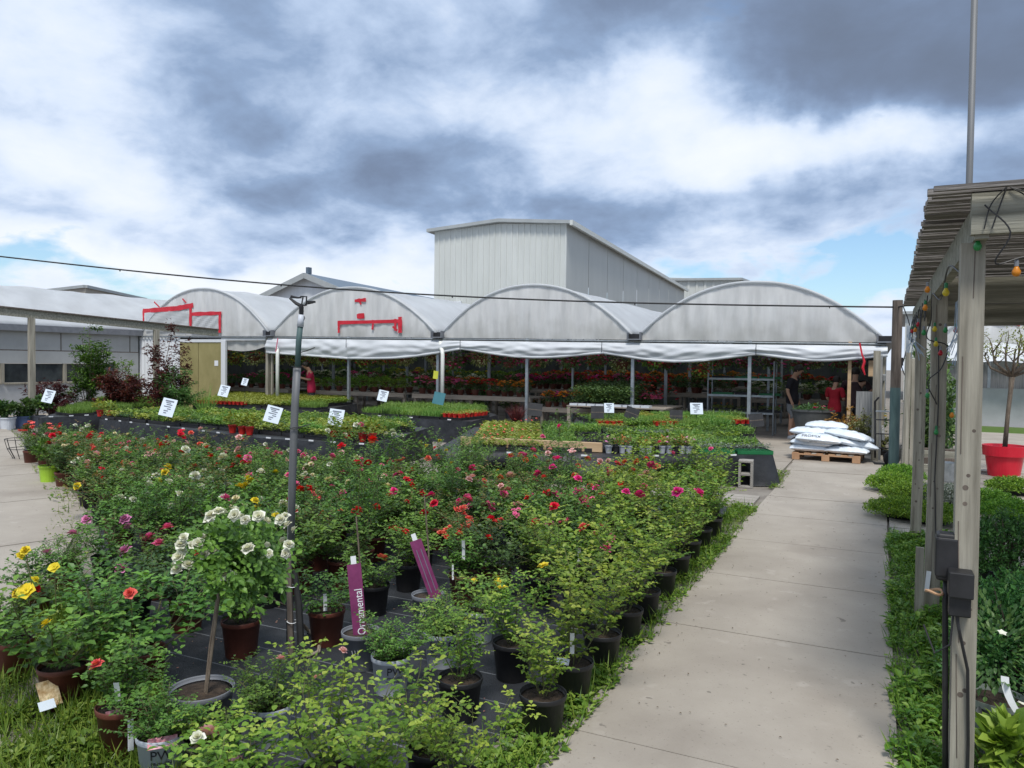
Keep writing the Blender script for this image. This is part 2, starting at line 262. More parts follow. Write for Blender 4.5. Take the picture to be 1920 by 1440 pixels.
# ------------------------------------------------------------------ mesh helpers
class MB:
    def __init__(s): s.v = []; s.f = []; s.m = []; s.r = []
    def add(s, vs, fs, mi=0, r=None):
        o = len(s.v); s.v.extend(tuple(v) for v in vs)
        for f in fs: s.f.append(tuple(i+o for i in f)); s.m.append(mi); s.r.append(random.random() if r is None else r)
        return s
    def box(s, c, d, mi=0, rot=None):
        x, y, z = d[0]/2, d[1]/2, d[2]/2
        vs = [Vector((a*x, b*y, e*z)) for e in (-1, 1) for b in (-1, 1) for a in (-1, 1)]
        if rot is not None:
            rm = rot if isinstance(rot, Matrix) else Euler(rot).to_matrix(); vs = [rm @ v for v in vs]
        c = Vector(c); s.add([v+c for v in vs], [(0, 2, 3, 1), (4, 5, 7, 6), (0, 1, 5, 4), (2, 6, 7, 3), (0, 4, 6, 2), (1, 3, 7, 5)], mi); return s
    def bx(s, x0, x1, y0, y1, z0, z1, mi=0): return s.box(((x0+x1)/2, (y0+y1)/2, (z0+z1)/2), (x1-x0, y1-y0, z1-z0), mi)
    def bar(s, a, b, w, h, mi=0):
        a = Vector(a); b = Vector(b); d = b-a; q = d.to_track_quat('X', 'Z').to_matrix(); return s.box((a+b)/2, (d.length, w, h), mi, q)
    def tube(s, pts, rad, n=8, mi=0, cap=True):
        pts = [Vector(p) for p in pts]; k = len(pts)
        if isinstance(rad, (int, float)): rad = [rad]*k
        vs = []; prev = None
        for i, p in enumerate(pts):
            t = (pts[min(i+1, k-1)]-pts[max(i-1, 0)]).normalized()
            if prev is None: u = t.orthogonal().normalized()
            else:
                u = prev-t*prev.dot(t); u = u.normalized() if u.length > 1e-6 else t.orthogonal().normalized()
            prev = u; w = t.cross(u)
            for j in range(n):
                a = 2*PI*j/n; vs.append(p+(u*math.cos(a)+w*math.sin(a))*rad[i])
        fs = [(i*n+j, i*n+(j+1) % n, (i+1)*n+(j+1) % n, (i+1)*n+j) for i in range(k-1) for j in range(n)]
        if cap: fs += [tuple(range(n-1, -1, -1)), tuple((k-1)*n+j for j in range(n))]
        return s.add(vs, fs, mi)
    def lathe(s, prof, c=(0, 0, 0), n=20, mi=0, sx=1.0, sy=1.0):
        vs = []; k = len(prof)
        for r, z in prof:
            for j in range(n):
                a = 2*PI*j/n; vs.append((c[0]+r*sx*math.cos(a), c[1]+r*sy*math.sin(a), c[2]+z))
        fs = [(i*n+j, i*n+(j+1) % n, (i+1)*n+(j+1) % n, (i+1)*n+j) for i in range(k-1) for j in range(n)]
        if prof[0][0] > 1e-5: fs.append(tuple(range(n-1, -1, -1)))
        if prof[-1][0] > 1e-5: fs.append(tuple((k-1)*n+j for j in range(n)))
        return s.add(vs, fs, mi)
    def grid(s, fn, nu, nv, mi=0, thick=0):
        vs = [Vector(fn(i/nu, j/nv)) for j in range(nv+1) for i in range(nu+1)]
        fs = [(j*(nu+1)+i, j*(nu+1)+i+1, (j+1)*(nu+1)+i+1, (j+1)*(nu+1)+i) for j in range(nv) for i in range(nu)]
        return s.add(vs, fs, mi)
    def prism(s, poly, z0, z1, mi=0):
        n = len(poly); vs = [(p[0], p[1], z0) for p in poly]+[(p[0], p[1], z1) for p in poly]
        return s.add(vs, [tuple(range(n-1, -1, -1)), tuple(range(n, 2*n))]+[(i, (i+1) % n, n+(i+1) % n, n+i) for i in range(n)], mi)
    def build(s, name, mats, parent=None, loc=None, smooth=False, solid=0):
        me = bpy.data.meshes.new(name); me.from_pydata(s.v, [], s.f)
        if not isinstance(mats, (list, tuple)): mats = [mats]
        for m in mats: me.materials.append(MATS[m] if isinstance(m, str) else m)
        if len(mats) > 1: me.polygons.foreach_set('material_index', s.m)
        a = me.attributes.new('rnd', 'FLOAT', 'FACE'); a.data.foreach_set('value', s.r)
        if smooth: me.polygons.foreach_set('use_smooth', [True]*len(s.f))
        me.update(); o = bpy.data.objects.new(name, me); COL.objects.link(o)
        if parent: o.parent = parent
        if loc is not None: o.location = loc
        if solid:
            md = o.modifiers.new('thickness', 'SOLIDIFY'); md.thickness = solid
        return o
    def leaves(s, P, Dr, U, size, width=.5, mi=0, shape='round', fold=.12, droop=.12, r=None):
        """P positions, Dr pointing directions, U rough up directions (n,3); one small folded blade each"""
        P = np.asarray(P, float); n = len(P)
        if not n: return s
        Dr = np.asarray(Dr, float); Dr = Dr/(np.linalg.norm(Dr, axis=1, keepdims=True)+1e-9)
        U = np.asarray(U, float); X = np.cross(Dr, U); X /= (np.linalg.norm(X, axis=1, keepdims=True)+1e-9); Z = np.cross(X, Dr)
        size = np.broadcast_to(np.asarray(size, float), (n,))[:, None, None]
        w = width
        if shape == 'round':
            T = np.array([(0, 0, 0), (w*.42, .25, fold), (w*.5, .6, fold*.8), (0, 1, -droop), (-w*.5, .6, fold*.8), (-w*.42, .25, fold), (0, .33, 0), (0, .68, -droop*.3)])
            F = [(0, 1, 6), (1, 2, 7, 6), (2, 3, 7), (0, 6, 5), (6, 7, 4, 5), (7, 3, 4)]
        elif shape == 'diamond':
            T = np.array([(0, 0, 0), (w*.5, .45, fold), (0, 1, -droop), (-w*.5, .45, fold)]); F = [(0, 1, 2), (0, 2, 3)]
        else:   # blade
            T = np.array([(-w*.5, 0, 0), (w*.5, 0, 0), (w*.4, .5, 0), (-w*.4, .5, 0), (0, 1, -droop)]); F = [(0, 1, 2, 3), (3, 2, 4)]
        V = P[:, None, :]+size*(T[None, :, 0:1]*X[:, None, :]+T[None, :, 1:2]*Dr[:, None, :]+T[None, :, 2:3]*Z[:, None, :])
        k = len(T); o = len(s.v); s.v.extend(map(tuple, V.reshape(-1, 3)))
        rr = rng.random(n) if r is None else np.broadcast_to(r, (n,))
        for i in range(n):
            b = o+i*k
            for f in F: s.f.append(tuple(b+j for j in f)); s.m.append(mi); s.r.append(float(rr[i]))
        return s

def curve(pts, n=6):
    """smooth line through points"""
    P_ = [Vector(p) for p in pts]; P_ = [P_[0]*2-P_[1]]+P_+[P_[-1]*2-P_[-2]]; o = []
    for i in range(1, len(P_)-2):
        a, b, c, d = P_[i-1:i+3]
        for k in range(n):
            t = k/n; o.append(.5*((2*b)+(c-a)*t+(2*a-5*b+4*c-d)*t*t+(3*b-a-3*c+d)*t**3))
    return o+[P_[-2]]
def tag(o, label, cat, group=None, kind=None):
    if kind == 'structure': o['kind'] = kind; return o
    o['label'] = label; o['category'] = cat
    if group: o['group'] = group
    if kind: o['kind'] = kind
    return o
def thing(name, label, cat, loc=(0, 0, 0), rz=0, group=None):
    o = bpy.data.objects.new(name, None); o.empty_display_size = .1; COL.objects.link(o); o.location = loc; o.rotation_euler = (0, 0, rz)
    return tag(o, label, cat, group)
def structure(o): o['kind'] = 'structure'; return o
def copy_tree(o, parent=None):
    c = o.copy(); COL.objects.link(c); c.parent = parent
    for ch in CH.get(o.name, ()): copy_tree(ch, c)
    return c
CH = {}
def freeze(root):
    def rec(o):
        CH[o.name] = list(o.children)
        for c in o.children: rec(c)
    rec(root); return root
def dup(o, loc, rz=0, label=None, sc=None, group=None):
    c = copy_tree(o); c.location = loc; c.rotation_euler = (0, 0, rz)
    if sc: c.scale = (sc, sc, sc) if isinstance(sc, (int, float)) else sc
    if label: c['label'] = label
    if group: c['group'] = group
    return c
def text(name, s_, size, material, parent, M4, ext=.0006, align='CENTER', bold=0.0, bend=None, xs=1.0, rnd_ink=None):
    """real lettering as thin mesh; bend = radius of the round pot it is printed on"""
    cu = bpy.data.curves.new('txt', 'FONT'); cu.body = s_; cu.size = size; cu.extrude = ext; cu.align_x = align; cu.align_y = 'CENTER'; cu.offset = bold; cu.space_line = .95
    t = bpy.data.objects.new('txt', cu); COL.objects.link(t); dg = bpy.context.evaluated_depsgraph_get(); dg.update()
    me = bpy.data.meshes.new_from_object(t.evaluated_get(dg)); bpy.data.objects.remove(t); bpy.data.curves.remove(cu)
    for v in me.vertices:
        x, y, z = v.co; x *= xs
        v.co = (bend[0]*math.sin(x/bend[0]), y, bend[0]*math.cos(x/bend[0])-bend[0]+z) if bend else (x, y, z)
    me.transform(M4); me.materials.clear(); me.materials.append(MATS[material]); me.name = name
    o = bpy.data.objects.new(name, me); COL.objects.link(o); o.parent = parent; return o
NUM = ['first', 'second', 'third', 'fourth', 'fifth', 'sixth', 'seventh', 'eighth', 'ninth', 'tenth', 'eleventh', 'twelfth', 'thirteenth', 'fourteenth', 'fifteenth',
       'sixteenth', 'seventeenth', 'eighteenth', 'nineteenth', 'twentieth', 'twenty-first', 'twenty-second', 'twenty-third', 'twenty-fourth', 'twenty-fifth', 'twenty-sixth', 'twenty-seventh', 'twenty-eighth', 'twenty-ninth', 'thirtieth',
       'thirty-first', 'thirty-second', 'thirty-third', 'thirty-fourth', 'thirty-fifth', 'thirty-sixth']
def wp(mb, name, mats, root, **k):          # a part built at its world place, under its thing
    return mb.build(name, mats, root, loc=-Vector(root.location), **k)

# ------------------------------------------------------------------ the setting
m = MB(); m.add([(-300, -60, 0), (300, -60, 0), (300, 500, 0), (-300, 500, 0)], [(0, 1, 2, 3)]); structure(m.build('ground', 'gravel'))
# concrete path: slabs with open joints
def slab(m, poly, z=.03, base=0.002, mi=0): m.prism(poly, base, z, mi)
m = MB(); ys = [-.6, .85, 2.0, 3.31, 4.99, 6.36, 7.75, 9.15, 10.5, 11.95, 13.3, 14.45]
for i in range(len(ys)-1):
    j = .0045; dz = random.uniform(-.003, .003); a, b = random.uniform(-.012, .012), random.uniform(-.012, .012)
    xl = -1.29; xr = .11 if i < 8 else .08
    if ys[i] > 12: xl = -1.36
    m.prism([(xl+a, ys[i]+j), (xr+b, ys[i]+j), (xr+b, ys[i+1]-j), (xl+a, ys[i+1]-j)], 0.002, .03+dz)
structure(m.build('path', 'concrete'))
m = MB()
for (x0, x1, y0, y1) in [(-2.9, -1.4, 12.3, 14.4), (-2.9, -1.4, 14.42, 16.3), (-1.38, .1, 14.47, 16.3), (-2.9, -1.4, 16.32, 18.4), (-1.38, .1, 16.32, 18.4)]:
    m.bx(x0, x1, y0+.01, y1-.01, .002, .028)
structure(m.build('pavement', 'concrete'))
# rows of narrow pavers beyond the bed and beyond the right-hand weeds
m = MB()
for i in range(4):
    for j in range(12): m.bx(-1.37-(j+1)*.42+.006, -1.37-j*.42-.006, 9.62+i*.2+.006, 9.82+i*.2-.006, .002, .03+random.uniform(-.004, .004))
for i in range(5):
    for j in range(3): m.bx(.14+j*.42, .14+(j+1)*.42-.012, 8.7+i*.2+.006, 8.9+i*.2-.006, .002, .03+random.uniform(-.004, .004))
structure(m.build('paving_stones', 'paver'))
# walkway on the left, running off to the far left
m = MB(); A = Vector((-2.75, 1.35, 0)); pts = [(-1.9, .2), (-3.05, 1.85), (-3.9, 2.2), (-4.85, 2.95), (-7.95, 5.55), (-12.15, 7.8), (-18.0, 10.7), (-19.6, 11.35), (-24.5, 14)]
off = Vector((.62, -1.0)).normalized()*-1
for i in range(len(pts)-1):
    a, b = Vector(pts[i]), Vector(pts[i+1]); n = max(1, round((b-a).length/1.35))
    for k in range(n):
        p, q = a.lerp(b, (k+.006)/n), a.lerp(b, (k+.994)/n); w = Vector((-1.2, -3.2)) if i > 1 else Vector((-1.6, -1.2))
        m.prism([tuple(p), tuple(q), tuple(q+w), tuple(p+w)][::-1], 0.002, .03+random.uniform(-.003, .003))
structure(m.build('walkway', 'concrete'))
# far left apron in front of the side wall and the paths beyond the pergola
m = MB(); m.bx(-22.9, -19.8, 8, 18, .002, .024); m.bx(1.2, 9, 14.9, 16.6, .002, .028)
m.prism([(1.4, 10.6), (2.2, 10.6), (3.3, 14.8), (2.0, 14.8)], .002, .028); m.bx(2.0, 8, 19.5, 24, .002, .028)
m.prism([(3.5, 10.2), (9, 12.4), (9, 14.0), (3.2, 12.0)], .002, .026)
structure(m.build('far_path', 'concrete'))
m = MB(); m.add([(-23, 18.3, .006), (.05, 18.3, .006), (.05, 36, .006), (-23, 36, .006)], [(0, 1, 2, 3)]); m.bx(-13.4, -2.95, 12.3, 18.28, .002, .02)
structure(m.build('greenhouse_floor', 'greenhouse_floor'))
# woven landscape fabric under the rose pots
fm = mat('fabric', (.017, .019, .023), (.034, .037, .043), scale=2.5, rough=.6, bump=.35, bscale=120)
t = fm.node_tree; p = t.nodes['Principled BSDF']; tcn = t.nodes['Texture Coordinate']; wv = t.nodes.new('ShaderNodeTexWave'); wv.bands_direction = 'Y'; wv.wave_profile = 'SIN'
wv.inputs['Scale'].default_value = 1.05; wv.inputs['Distortion'].default_value = .25; wv.inputs['Detail'].default_value = 2; t.links.new(tcn.outputs['Object'], wv.inputs['Vector'])
rp = t.nodes.new('ShaderNodeValToRGB'); rp.color_ramp.elements[0].position = .9992; rp.color_ramp.elements[1].position = 1; t.links.new(wv.outputs['Fac'], rp.inputs[0])
mxn = t.nodes.new('ShaderNodeMix'); mxn.data_type = 'RGBA'; t.links.new(rp.outputs[0], mxn.inputs[0]); old = p.inputs['Base Color'].links[0].from_socket
t.links.new(old, mxn.inputs[6]); mxn.inputs[7].default_value = (.16, .17, .18, 1); t.links.new(mxn.outputs[2], p.inputs['Base Color'])
m = MB(); poly = [(-1.55, .3), (-1.55, 9.55), (-6.6, 9.6), (-6.7, 9.2), (-14.6, 10.6), (-17.4, 11.3), (-17.6, 10.8), (-12.2, 8.0), (-8.0, 5.75), (-4.75, 3.35), (-3.3, 2.35), (-2.4, 1.2), (-2.2, .3)]
m.prism(poly, .001, .008); structure(m.build('ground_fabric', 'fabric'))

mat('dark_partition', (.05, .055, .05), (.11, .12, .11), scale=1.5, rough=.9, stretch=(1, 1, .3))  # dimness of the greenhouse interior put into the colour
# ------------------------------------------------------------------ greenhouse range
GY, GB = 18.2, 36.0
J = [.12, -5.42, -11.05, -17.2, -23.2, -29.4]; ZG = [2.30, 2.37, 2.44, 2.51, 2.55, 2.58]; ZA = [3.66, 3.78, 3.90, 4.06, 4.1]
def arch(b, t):                              # b bay index, t 0..1 from right to left
    x = J[b]+(J[b+1]-J[b])*t; z = ZG[b]+(ZG[b+1]-ZG[b])*t; return x, z+(ZA[b]-(ZG[b]+ZG[b+1])/2)*(1-abs(2*t-1)**2.15)
gh = thing('greenhouse', 'milky plastic greenhouse of five joined arched bays with an open front', 'greenhouse', (-11.5, GY, 0))
for b in range(5):
    y0 = GY if b < 4 else 7.0; y1 = GB
    def f(u, v, b=b, y0=y0, y1=y1):
        t = .02+.96*u; x, z = arch(b, t); y = y0+(y1-y0)*v
        s_ = math.sin(PI*((y-y0)/1.5 % 1)); return (x, y, z+.02-.035*s_*math.sin(PI*t)+.012*math.sin(9*t+2.3*y+b)*math.sin(PI*t))
    m = MB(); m.grid(f, 40, 72 if b < 4 else 110); wp(m, 'roof_film', 'film_roof', gh, smooth=True, solid=.01)
    def g(u, v, b=b, y0=y0):
        t = .02+.96*u; x, z = arch(b, t); zb = ZG[b]+(ZG[b+1]-ZG[b])*t-.02; w = math.sin(u*83+b)*.35+math.sin(u*37+b*2)*.5+math.sin(u*151+v*6)*.2
        return (x, y0-.03-.022*w*math.sin(PI*v)**.5-.03*math.exp(-((u-.5)/.012)**2)*math.sin(PI*v)-.02*math.sin(PI*v)*math.sin(PI*u), zb+(z-zb)*v)
    m = MB(); m.grid(g, 150, 10); wp(m, 'end_film', 'film_end', gh, smooth=True)
    m = MB(); pp = []
    for k in range(41):
        x, z = arch(b, .01+.98*k/40); pp.append((x, y0-.05, z+.01))
    m.tube(pp, .032, 8); wp(m, 'arch_rim', 'film_roof', gh, smooth=True)
    m = MB()
    for yy in np.arange(y0+1.5, y1, 1.5):
        m.tube([(arch(b, .02+.96*k/16)[0], yy, arch(b, .02+.96*k/16)[1]-.045) for k in range(17)], .02, 5)
        if b < 4 and (yy-y0) % 3 < .1: m.bx(J[b+1], J[b], yy-.02, yy+.02, (ZG[b]+ZG[b+1])/2-.05, (ZG[b]+ZG[b+1])/2-.01)
    wp(m, 'hoops', 'galvanised', gh)
    m = MB(); m.add([(arch(b, k/24)[0], y1, arch(b, k/24)[1]) for k in range(25)]+[(J[b+1], y1, 0), (J[b], y1, 0)], [tuple(range(27))]); wp(m, 'back_film', 'film_end', gh)
for i in range(5):                            # gutters between bays, open square ends showing
    y0 = GY-.22 if i < 4 else 7; m = MB(); x, z = J[i], ZG[i]; w = .17
    m.bx(x-w, x+w, y0, GB, z-.03, z+.0); m.bx(x-w, x-w+.02, y0, GB, z, z+.16); m.bx(x+w-.02, x+w, y0, GB, z, z+.16); m.bx(x-w+.02, x+w-.02, y0+.12, y0+.14, z, z+.12, 1)
    wp(m, 'gutter', ['grey_plastic', 'black_plastic'], gh)
m = MB(); m.tube([(J[k], GY-.07, ZG[k]-.06) for k in range(5)], .022, 6); m.tube([(J[k], GY-.04, ZG[k]-.13) for k in range(4)], .014, 6)
wp(m, 'front_rail', 'galvanised', gh)
# rolled-up front curtains, scalloped between their straps
cur = [(500, 662, 653, 673, .0), (653, 673, 866, 655, .10), (866, 655, 1131, 663, .17), (1131, 663, 1418, 665, .19), (1418, 665, 1664, 668, .12)]
def topz(x):
    for k in range(4):
        if J[k+1] <= x <= J[k]: return ZG[k]+(ZG[k+1]-ZG[k])*(x-J[k])/(J[k+1]-J[k])
    return ZG[0] if x > J[0] else ZG[4]
straps = []
for (pa, ya, pb, yb, sag) in cur:
    a, b = onY(pa, ya, GY-.16), onY(pb, yb, GY-.16); straps += [a.x, b.x]
    def f(u, v, a=a, b=b, sag=sag):
        x = a.x+(b.x-a.x)*u; zt = topz(x)-.10; zb = a.z+(b.z-a.z)*u-sag*math.sin(PI*u)**1.2
        ph = x*2.2; bulge = .07*math.sin(PI*min(1, v*1.1))+.045*v
        q1 = math.sin(v*8+ph*1.1+2.3*math.sin(ph*.6)); q2 = math.sin(v*14-ph*1.7+2*math.sin(ph*.9+1)); wr = .020*abs(q1)**1.5*(.3+v)+.012*q2*math.sin(ph*1.3); dr = .012*math.sin(6*x+5*v+2*math.sin(x*1.7))
        return (x, GY-.12-bulge-wr-dr, zt+(zb-zt)*v)
    n = int(abs(b.x-a.x)*14); m = MB(); m.grid(f, n, 22)
    m.tube([(a.x+(b.x-a.x)*k/20, GY-.17, a.z+(b.z-a.z)*k/20-sag*math.sin(PI*k/20)**1.2+.02) for k in range(21)], .035, 8)
    wp(m, 'rolled_curtain', 'film_curtain', gh, smooth=True)
for x in sorted(set(round(s_, 2) for s_ in straps))[1:-1]: m = MB(); m.tube([(x, GY-.26, topz(x)-.08), (x, GY-.27, topz(x)-.34)], .008, 5); wp(m, 'strap', 'black_plastic', gh)
# front posts
def post(x, w=.07, y=GY-.02, mt='galvanised', z1=None, lean=0):
    m = MB(); m.box((x, y, (z1 or topz(x))/2), (w, w, (z1 or topz(x))-.02)); return wp(m, 'post', mt, gh)
for px in (653, 820, 987, 1185, 1404): post(onY(px, 760, GY-.05).x, .075, GY-.03)
for px in (503, 511): post(onY(px, 760, GY).x, .10 if px == 503 else .06, GY-.02, 'grey_wood')
post(onY(1593, 700, GY).x, .07, GY-.02, 'new_wood'); post(J[0]-.05, .1, GY-.02, 'grey_wood')
for yy in (21.2, 24.2, 27.2, 30.2):
    for k in range(5):
        post(J[k], .08, yy, 'galvanised', ZG[k]-.04)
        if k < 4: post((J[k]+J[k+1])/2, .06, yy, 'galvanised', ZG[k]-.04)
# white downpipes with a bend at the top
for px, nm in ((520, 0), (829, 1)):
    p = onY(px, 760, GY-.3); m = MB(); m.tube([(p.x, p.y, .3), (p.x, p.y, 1.95), (p.x-.03, p.y+.03, 2.05), (p.x-.16, p.y+.15, 2.15), (p.x-.16, p.y+.15, 2.32)], .055, 10); wp(m, 'downpipe', 'white_pipe', gh, smooth=True)
# red repair tape on the two left gables
def tape(segs, b, mt='red_tape', w=9):
    m = MB()
    for (x0, y0, x1, y1, ww) in segs:
        a, c = onY(x0, y0, GY-.085), onY(x1, y1, GY-.085); d = (c-a).normalized(); nrm_ = Vector((-d.z, 0, d.x))*(ww*.5*a.dot(FWD)/FPX)
        n = 6; vs = []
        for k in range(n+1):
            q = a.lerp(c, k/n); j = random.uniform(.8, 1.15); vs += [q+nrm_*j+Vector((0, -.006*random.random(), 0)), q-nrm_*j]
        m.add(vs, [(2*k, 2*k+1, 2*k+3, 2*k+2) for k in range(n)])
    return wp(m, 'repair_tape', mt, gh, solid=.004)
tape([(268, 583, 335, 578, 8), (333, 578, 362, 572, 9), (269, 582, 269, 606, 5), (357, 574, 357, 616, 7), (357, 589, 415, 587, 7), (412, 588, 412, 624, 6), (358, 621, 412, 621, 6), (289, 566, 299, 576, 3), (342, 560, 349, 568, 3)], 3)
tape([(633, 605, 752, 602, 7), (635, 602, 635, 624, 5), (741, 598, 741, 620, 6), (750, 594, 750, 624, 9), (700, 600, 698, 618, 4), (665, 564, 686, 562, 6), (672, 560, 677, 571, 4), (669, 593, 683, 592, 9), (736, 612, 745, 620, 4)], 2)
m = MB(); m.grid(lambda u, v: (onY(360+50*u, 592+26*v, GY-.1).x, GY-.075-.012*math.sin(u*20+v*9), onY(360+50*u, 592+26*v, GY-.1).z), 16, 8); wp(m, 'film_patch', 'film_roof', gh)
m = MB(); m.grid(lambda u, v: (onY(272+80*u, 583+38*v, GY-.1).x, GY-.075-.012*math.sin(u*14+v*9), onY(272+80*u, 583+38*v, GY-.1).z), 16, 8); wp(m, 'film_patch', 'film_roof', gh)
for (x0, y0, x1, y1) in ((521, 634, 517, 660), (1612, 643, 1617, 668)):
    a, b = onY(x0, y0, GY-.33), onY(x1, y1, GY-.33); m = MB(); m.bar(a, b, .012, .035); wp(m, 'tape_strip', 'pink_tape' if x0 < 900 else 'red_tape', gh)
m = MB(); a = onY(1618, 668, GY-.3); m.tube([a, a+Vector((.03, 0, -.12)), a+Vector((.0, 0, -.25)), a+Vector((.05, 0, -.4))], [.02, .028, .03, .012], 6); wp(m, 'tape_tail', 'red_tape', gh)
# closed front of the left bay: corrugated white film, board door, opening
def panel(px0, px1, z0, z1, mt, name, y=GY-.02, th=.03, ribs=0):
    a, b = onY(px0, 700, y).x, onY(px1, 700, y).x; m = MB()
    if ribs:
        n = int((b-a)/ribs)
        m.grid(lambda u, v: (a+(b-a)*u, y+.02*math.sin(u*n*2*PI), z0+(z1-z0)*v), n*6, 1)
    else: m.bx(a, b, y-th/2, y+th/2, z0, z1)
    return wp(m, name, mt, gh)
panel(262, 338, 0, 2.48, 'white_siding', 'corrugated_panel', ribs=.16)
pn = panel(338, 372, .05, 2.3, 'yellow_board', 'door_panel'); panel(373, 415, .05, 2.3, 'yellow_board', 'door_panel')
panel(338, 415, 2.3, 2.4, 'white_siding', 'fascia', y=GY-.04); panel(415, 510, 2.36, 2.47, 'white_siding', 'fascia', y=GY-.04)
panel(416, 424, 0, 2.36, 'white_siding', 'door_frame', y=GY-.05, th=.08)
m = MB(); m.grid(lambda u, v: (onY(424+76*u, 700, GY).x, GY+.03+.02*math.sin(u*20), 2.36-(.30-.12*u+.1*math.sin(u*PI))*v), 20, 5); wp(m, 'hanging_film', 'film_end', gh)
m = MB(); m.add([tuple(onY(*q, GY-.045)) for q in ((402, 676), (409, 676), (409, 686), (402, 686))], [(3, 2, 1, 0)]); wp(m, 'notice', 'white_tag', gh, solid=.003)
# side wall of the left bay, facing right
X = J[4]+.02; m = MB()
m.bx(X-.1, X, 7, GY-.1, 0, .95, 0); wp(m, 'lower_wall', 'block_wall', gh)
m = MB(); m.bx(X-.07, X-.01, 7, GY-.1, 1.95, 2.56, 0); m.bx(X-.09, X+.0, 7, GY-.1, 1.93, 1.96, 1); m.bx(X-.05, X+.01, 7, 17.3, 1.55, 1.93, 0); m.bx(X-.07, X-.0, 17.3, GY-.1, .95, 1.93, 0)
for yy in np.arange(8, GY, 2.44): m.bx(X-.02, X+.004, yy, yy+.02, 1.96, 2.5, 1)
wp(m, 'upper_wall', ['pale_board', 'dark_wood'], gh)
for y0, y1 in ((7.2, 9.4), (9.5, 11.7), (11.8, 13.5), (13.6, 15.4), (15.5, 17.2)):
    m = MB(); m.bx(X-.06, X-.04, y0, y1, .98, 1.54); w = wp(m, 'window', 'glass_dark', gh)  # dark panes stand in for the dimness of the open band
    m = MB(); m.bx(X-.07, X+.02, y1, y1+.1, .95, 1.55); m.bx(X-.03, X+.06, y0, y1, .93, .975)
    fr = m.build('frame', 'grey_wood', w)
# right flank of the range
m = MB()
for i in range(14):
    y = GY-2.6+i*.2; m.bx(.02, .06, y+.005, y+.19, 0, 1.95+random.uniform(-.05, .05) if i < 13 else 2.2)
m.bx(.07, .12, GY-2.6, GY+.2, 1.5, 1.6); m.bx(.07, .12, GY-2.6, GY+.2, .4, .5)
fw = thing('board_fence', 'weathered grey vertical board fence between the greenhouse corner and dark green post', 'fence', (.05, GY-1.5, 0)); wp(m, 'boards', 'weathered_board', fw)
m = MB(); m.bx(-.1, 0.02, GY-2.75, GY-2.63, 0, 2.05); wp(m, 'post', 'grey_wood', fw)
m = MB(); m.box((J[0]-.2, GY-.06, 1.72), (.26, .03, .34)); wp(m, 'plywood_panel', 'new_wood', gh)
m = MB(); m.bx(.1, .12, GY, GB, 0, 2.3); wp(m, 'side_film', 'film_end', gh)
m = MB(); m.bx(J[5]+.1, J[0]-.1, 30.6, 30.66, 0, 2.9); wp(m, 'partition', 'dark_partition', gh)  # dark sheet added so the interior reads dim
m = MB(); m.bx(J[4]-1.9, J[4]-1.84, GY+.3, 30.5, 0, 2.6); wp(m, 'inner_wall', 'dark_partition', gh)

# ------------------------------------------------------------------ buildings beyond
def ribbed(m, a, b, zfun, pitch=.45, depth=.05, mi=0, z0=0):
    """ribbed sheet wall from a to b (plan), top following zfun(u); outward is to the right of a->b"""
    a, b = Vector(a), Vector(b); d = b-a; Ln = d.length; d.normalize(); nr = Vector((d.y, -d.x)); n = int(Ln/pitch); pt = []
    for i in range(n):
        for s_, o in ((0, 0), (.62, 0), (.70, depth), (.92, depth)):
            pt.append(((i+s_)*Ln/n, o))
    pt.append((Ln, 0)); vs = []
    for s_, o in pt:
        q = a+d*s_+nr*o; vs += [(q.x, q.y, z0), (q.x, q.y, zfun(s_/Ln))]
    m.add(vs, [(2*i, 2*i+2, 2*i+3, 2*i+1) for i in range(len(pt)-1)], mi)
C, Lc, Rc = D(1063, 424, 41), D(815, 435, 44), D(1283, 547, 76.8); RG = D(937, 419, 42.4); ze = 9.22; zr = RG.z
d2 = Vector((Rc.x-C.x, Rc.y-C.y)); C2, L2, R2 = C.xy, Lc.xy, Rc.xy; LB = L2+d2
wh = thing('warehouse', 'tall pale ribbed metal warehouse rising behind the greenhouse arches', 'warehouse', (C2.x, C2.y, 0))
ur = (RG.xy-L2).length/(C2-L2).length
m = MB(); ribbed(m, L2, C2, lambda u: ze+(zr-ze)*(u/ur if u < ur else (1-u)/(1-ur)), .34); wp(m, 'gable_wall', 'metal_siding', wh)
m = MB(); n_ = 9
for i in range(n_):
    a = C2+d2*(i/n_)+Vector((0, 0)); b = C2+d2*((i+1)/n_)-d2.normalized()*.06; nr = Vector((d2.y, -d2.x)).normalized()
    m.add([(a.x, a.y, 0), (b.x, b.y, 0), (b.x, b.y, ze), (a.x, a.y, ze)], [(0, 1, 2, 3)])
    c = b-nr*.04; e = C2+d2*((i+1)/n_)-nr*.04; m.add([(c.x, c.y, 0), (e.x, e.y, 0), (e.x, e.y, ze), (c.x, c.y, ze)], [(0, 1, 2, 3)], 1)
wp(m, 'side_wall', ['metal_siding_shaded', 'trim'], wh)
m = MB()
def ed(p, z): return Vector((p.x, p.y, z))
R0 = L2.lerp(C2, ur); f_ = d2.normalized()*-.35; e_ = (C2-L2).normalized()*.35
for (p, zp, q, zq, s_) in ((L2-e_, ze-.03, R0, zr+.05, 0), (R0, zr+.05, C2+e_, ze-.03, 0)):
    a, b, c, d = ed(p+f_, zp), ed(q+f_, zq), ed(q+d2, zq), ed(p+d2, zp); up = Vector((0, 0, .18))
    m.add([a, b, c, d, a+up, b+up, c+up, d+up], [(0, 3, 2, 1), (4, 5, 6, 7), (0, 1, 5, 4), (1, 2, 6, 5), (2, 3, 7, 6), (3, 0, 4, 7)])
wp(m, 'roof', 'trim', wh)
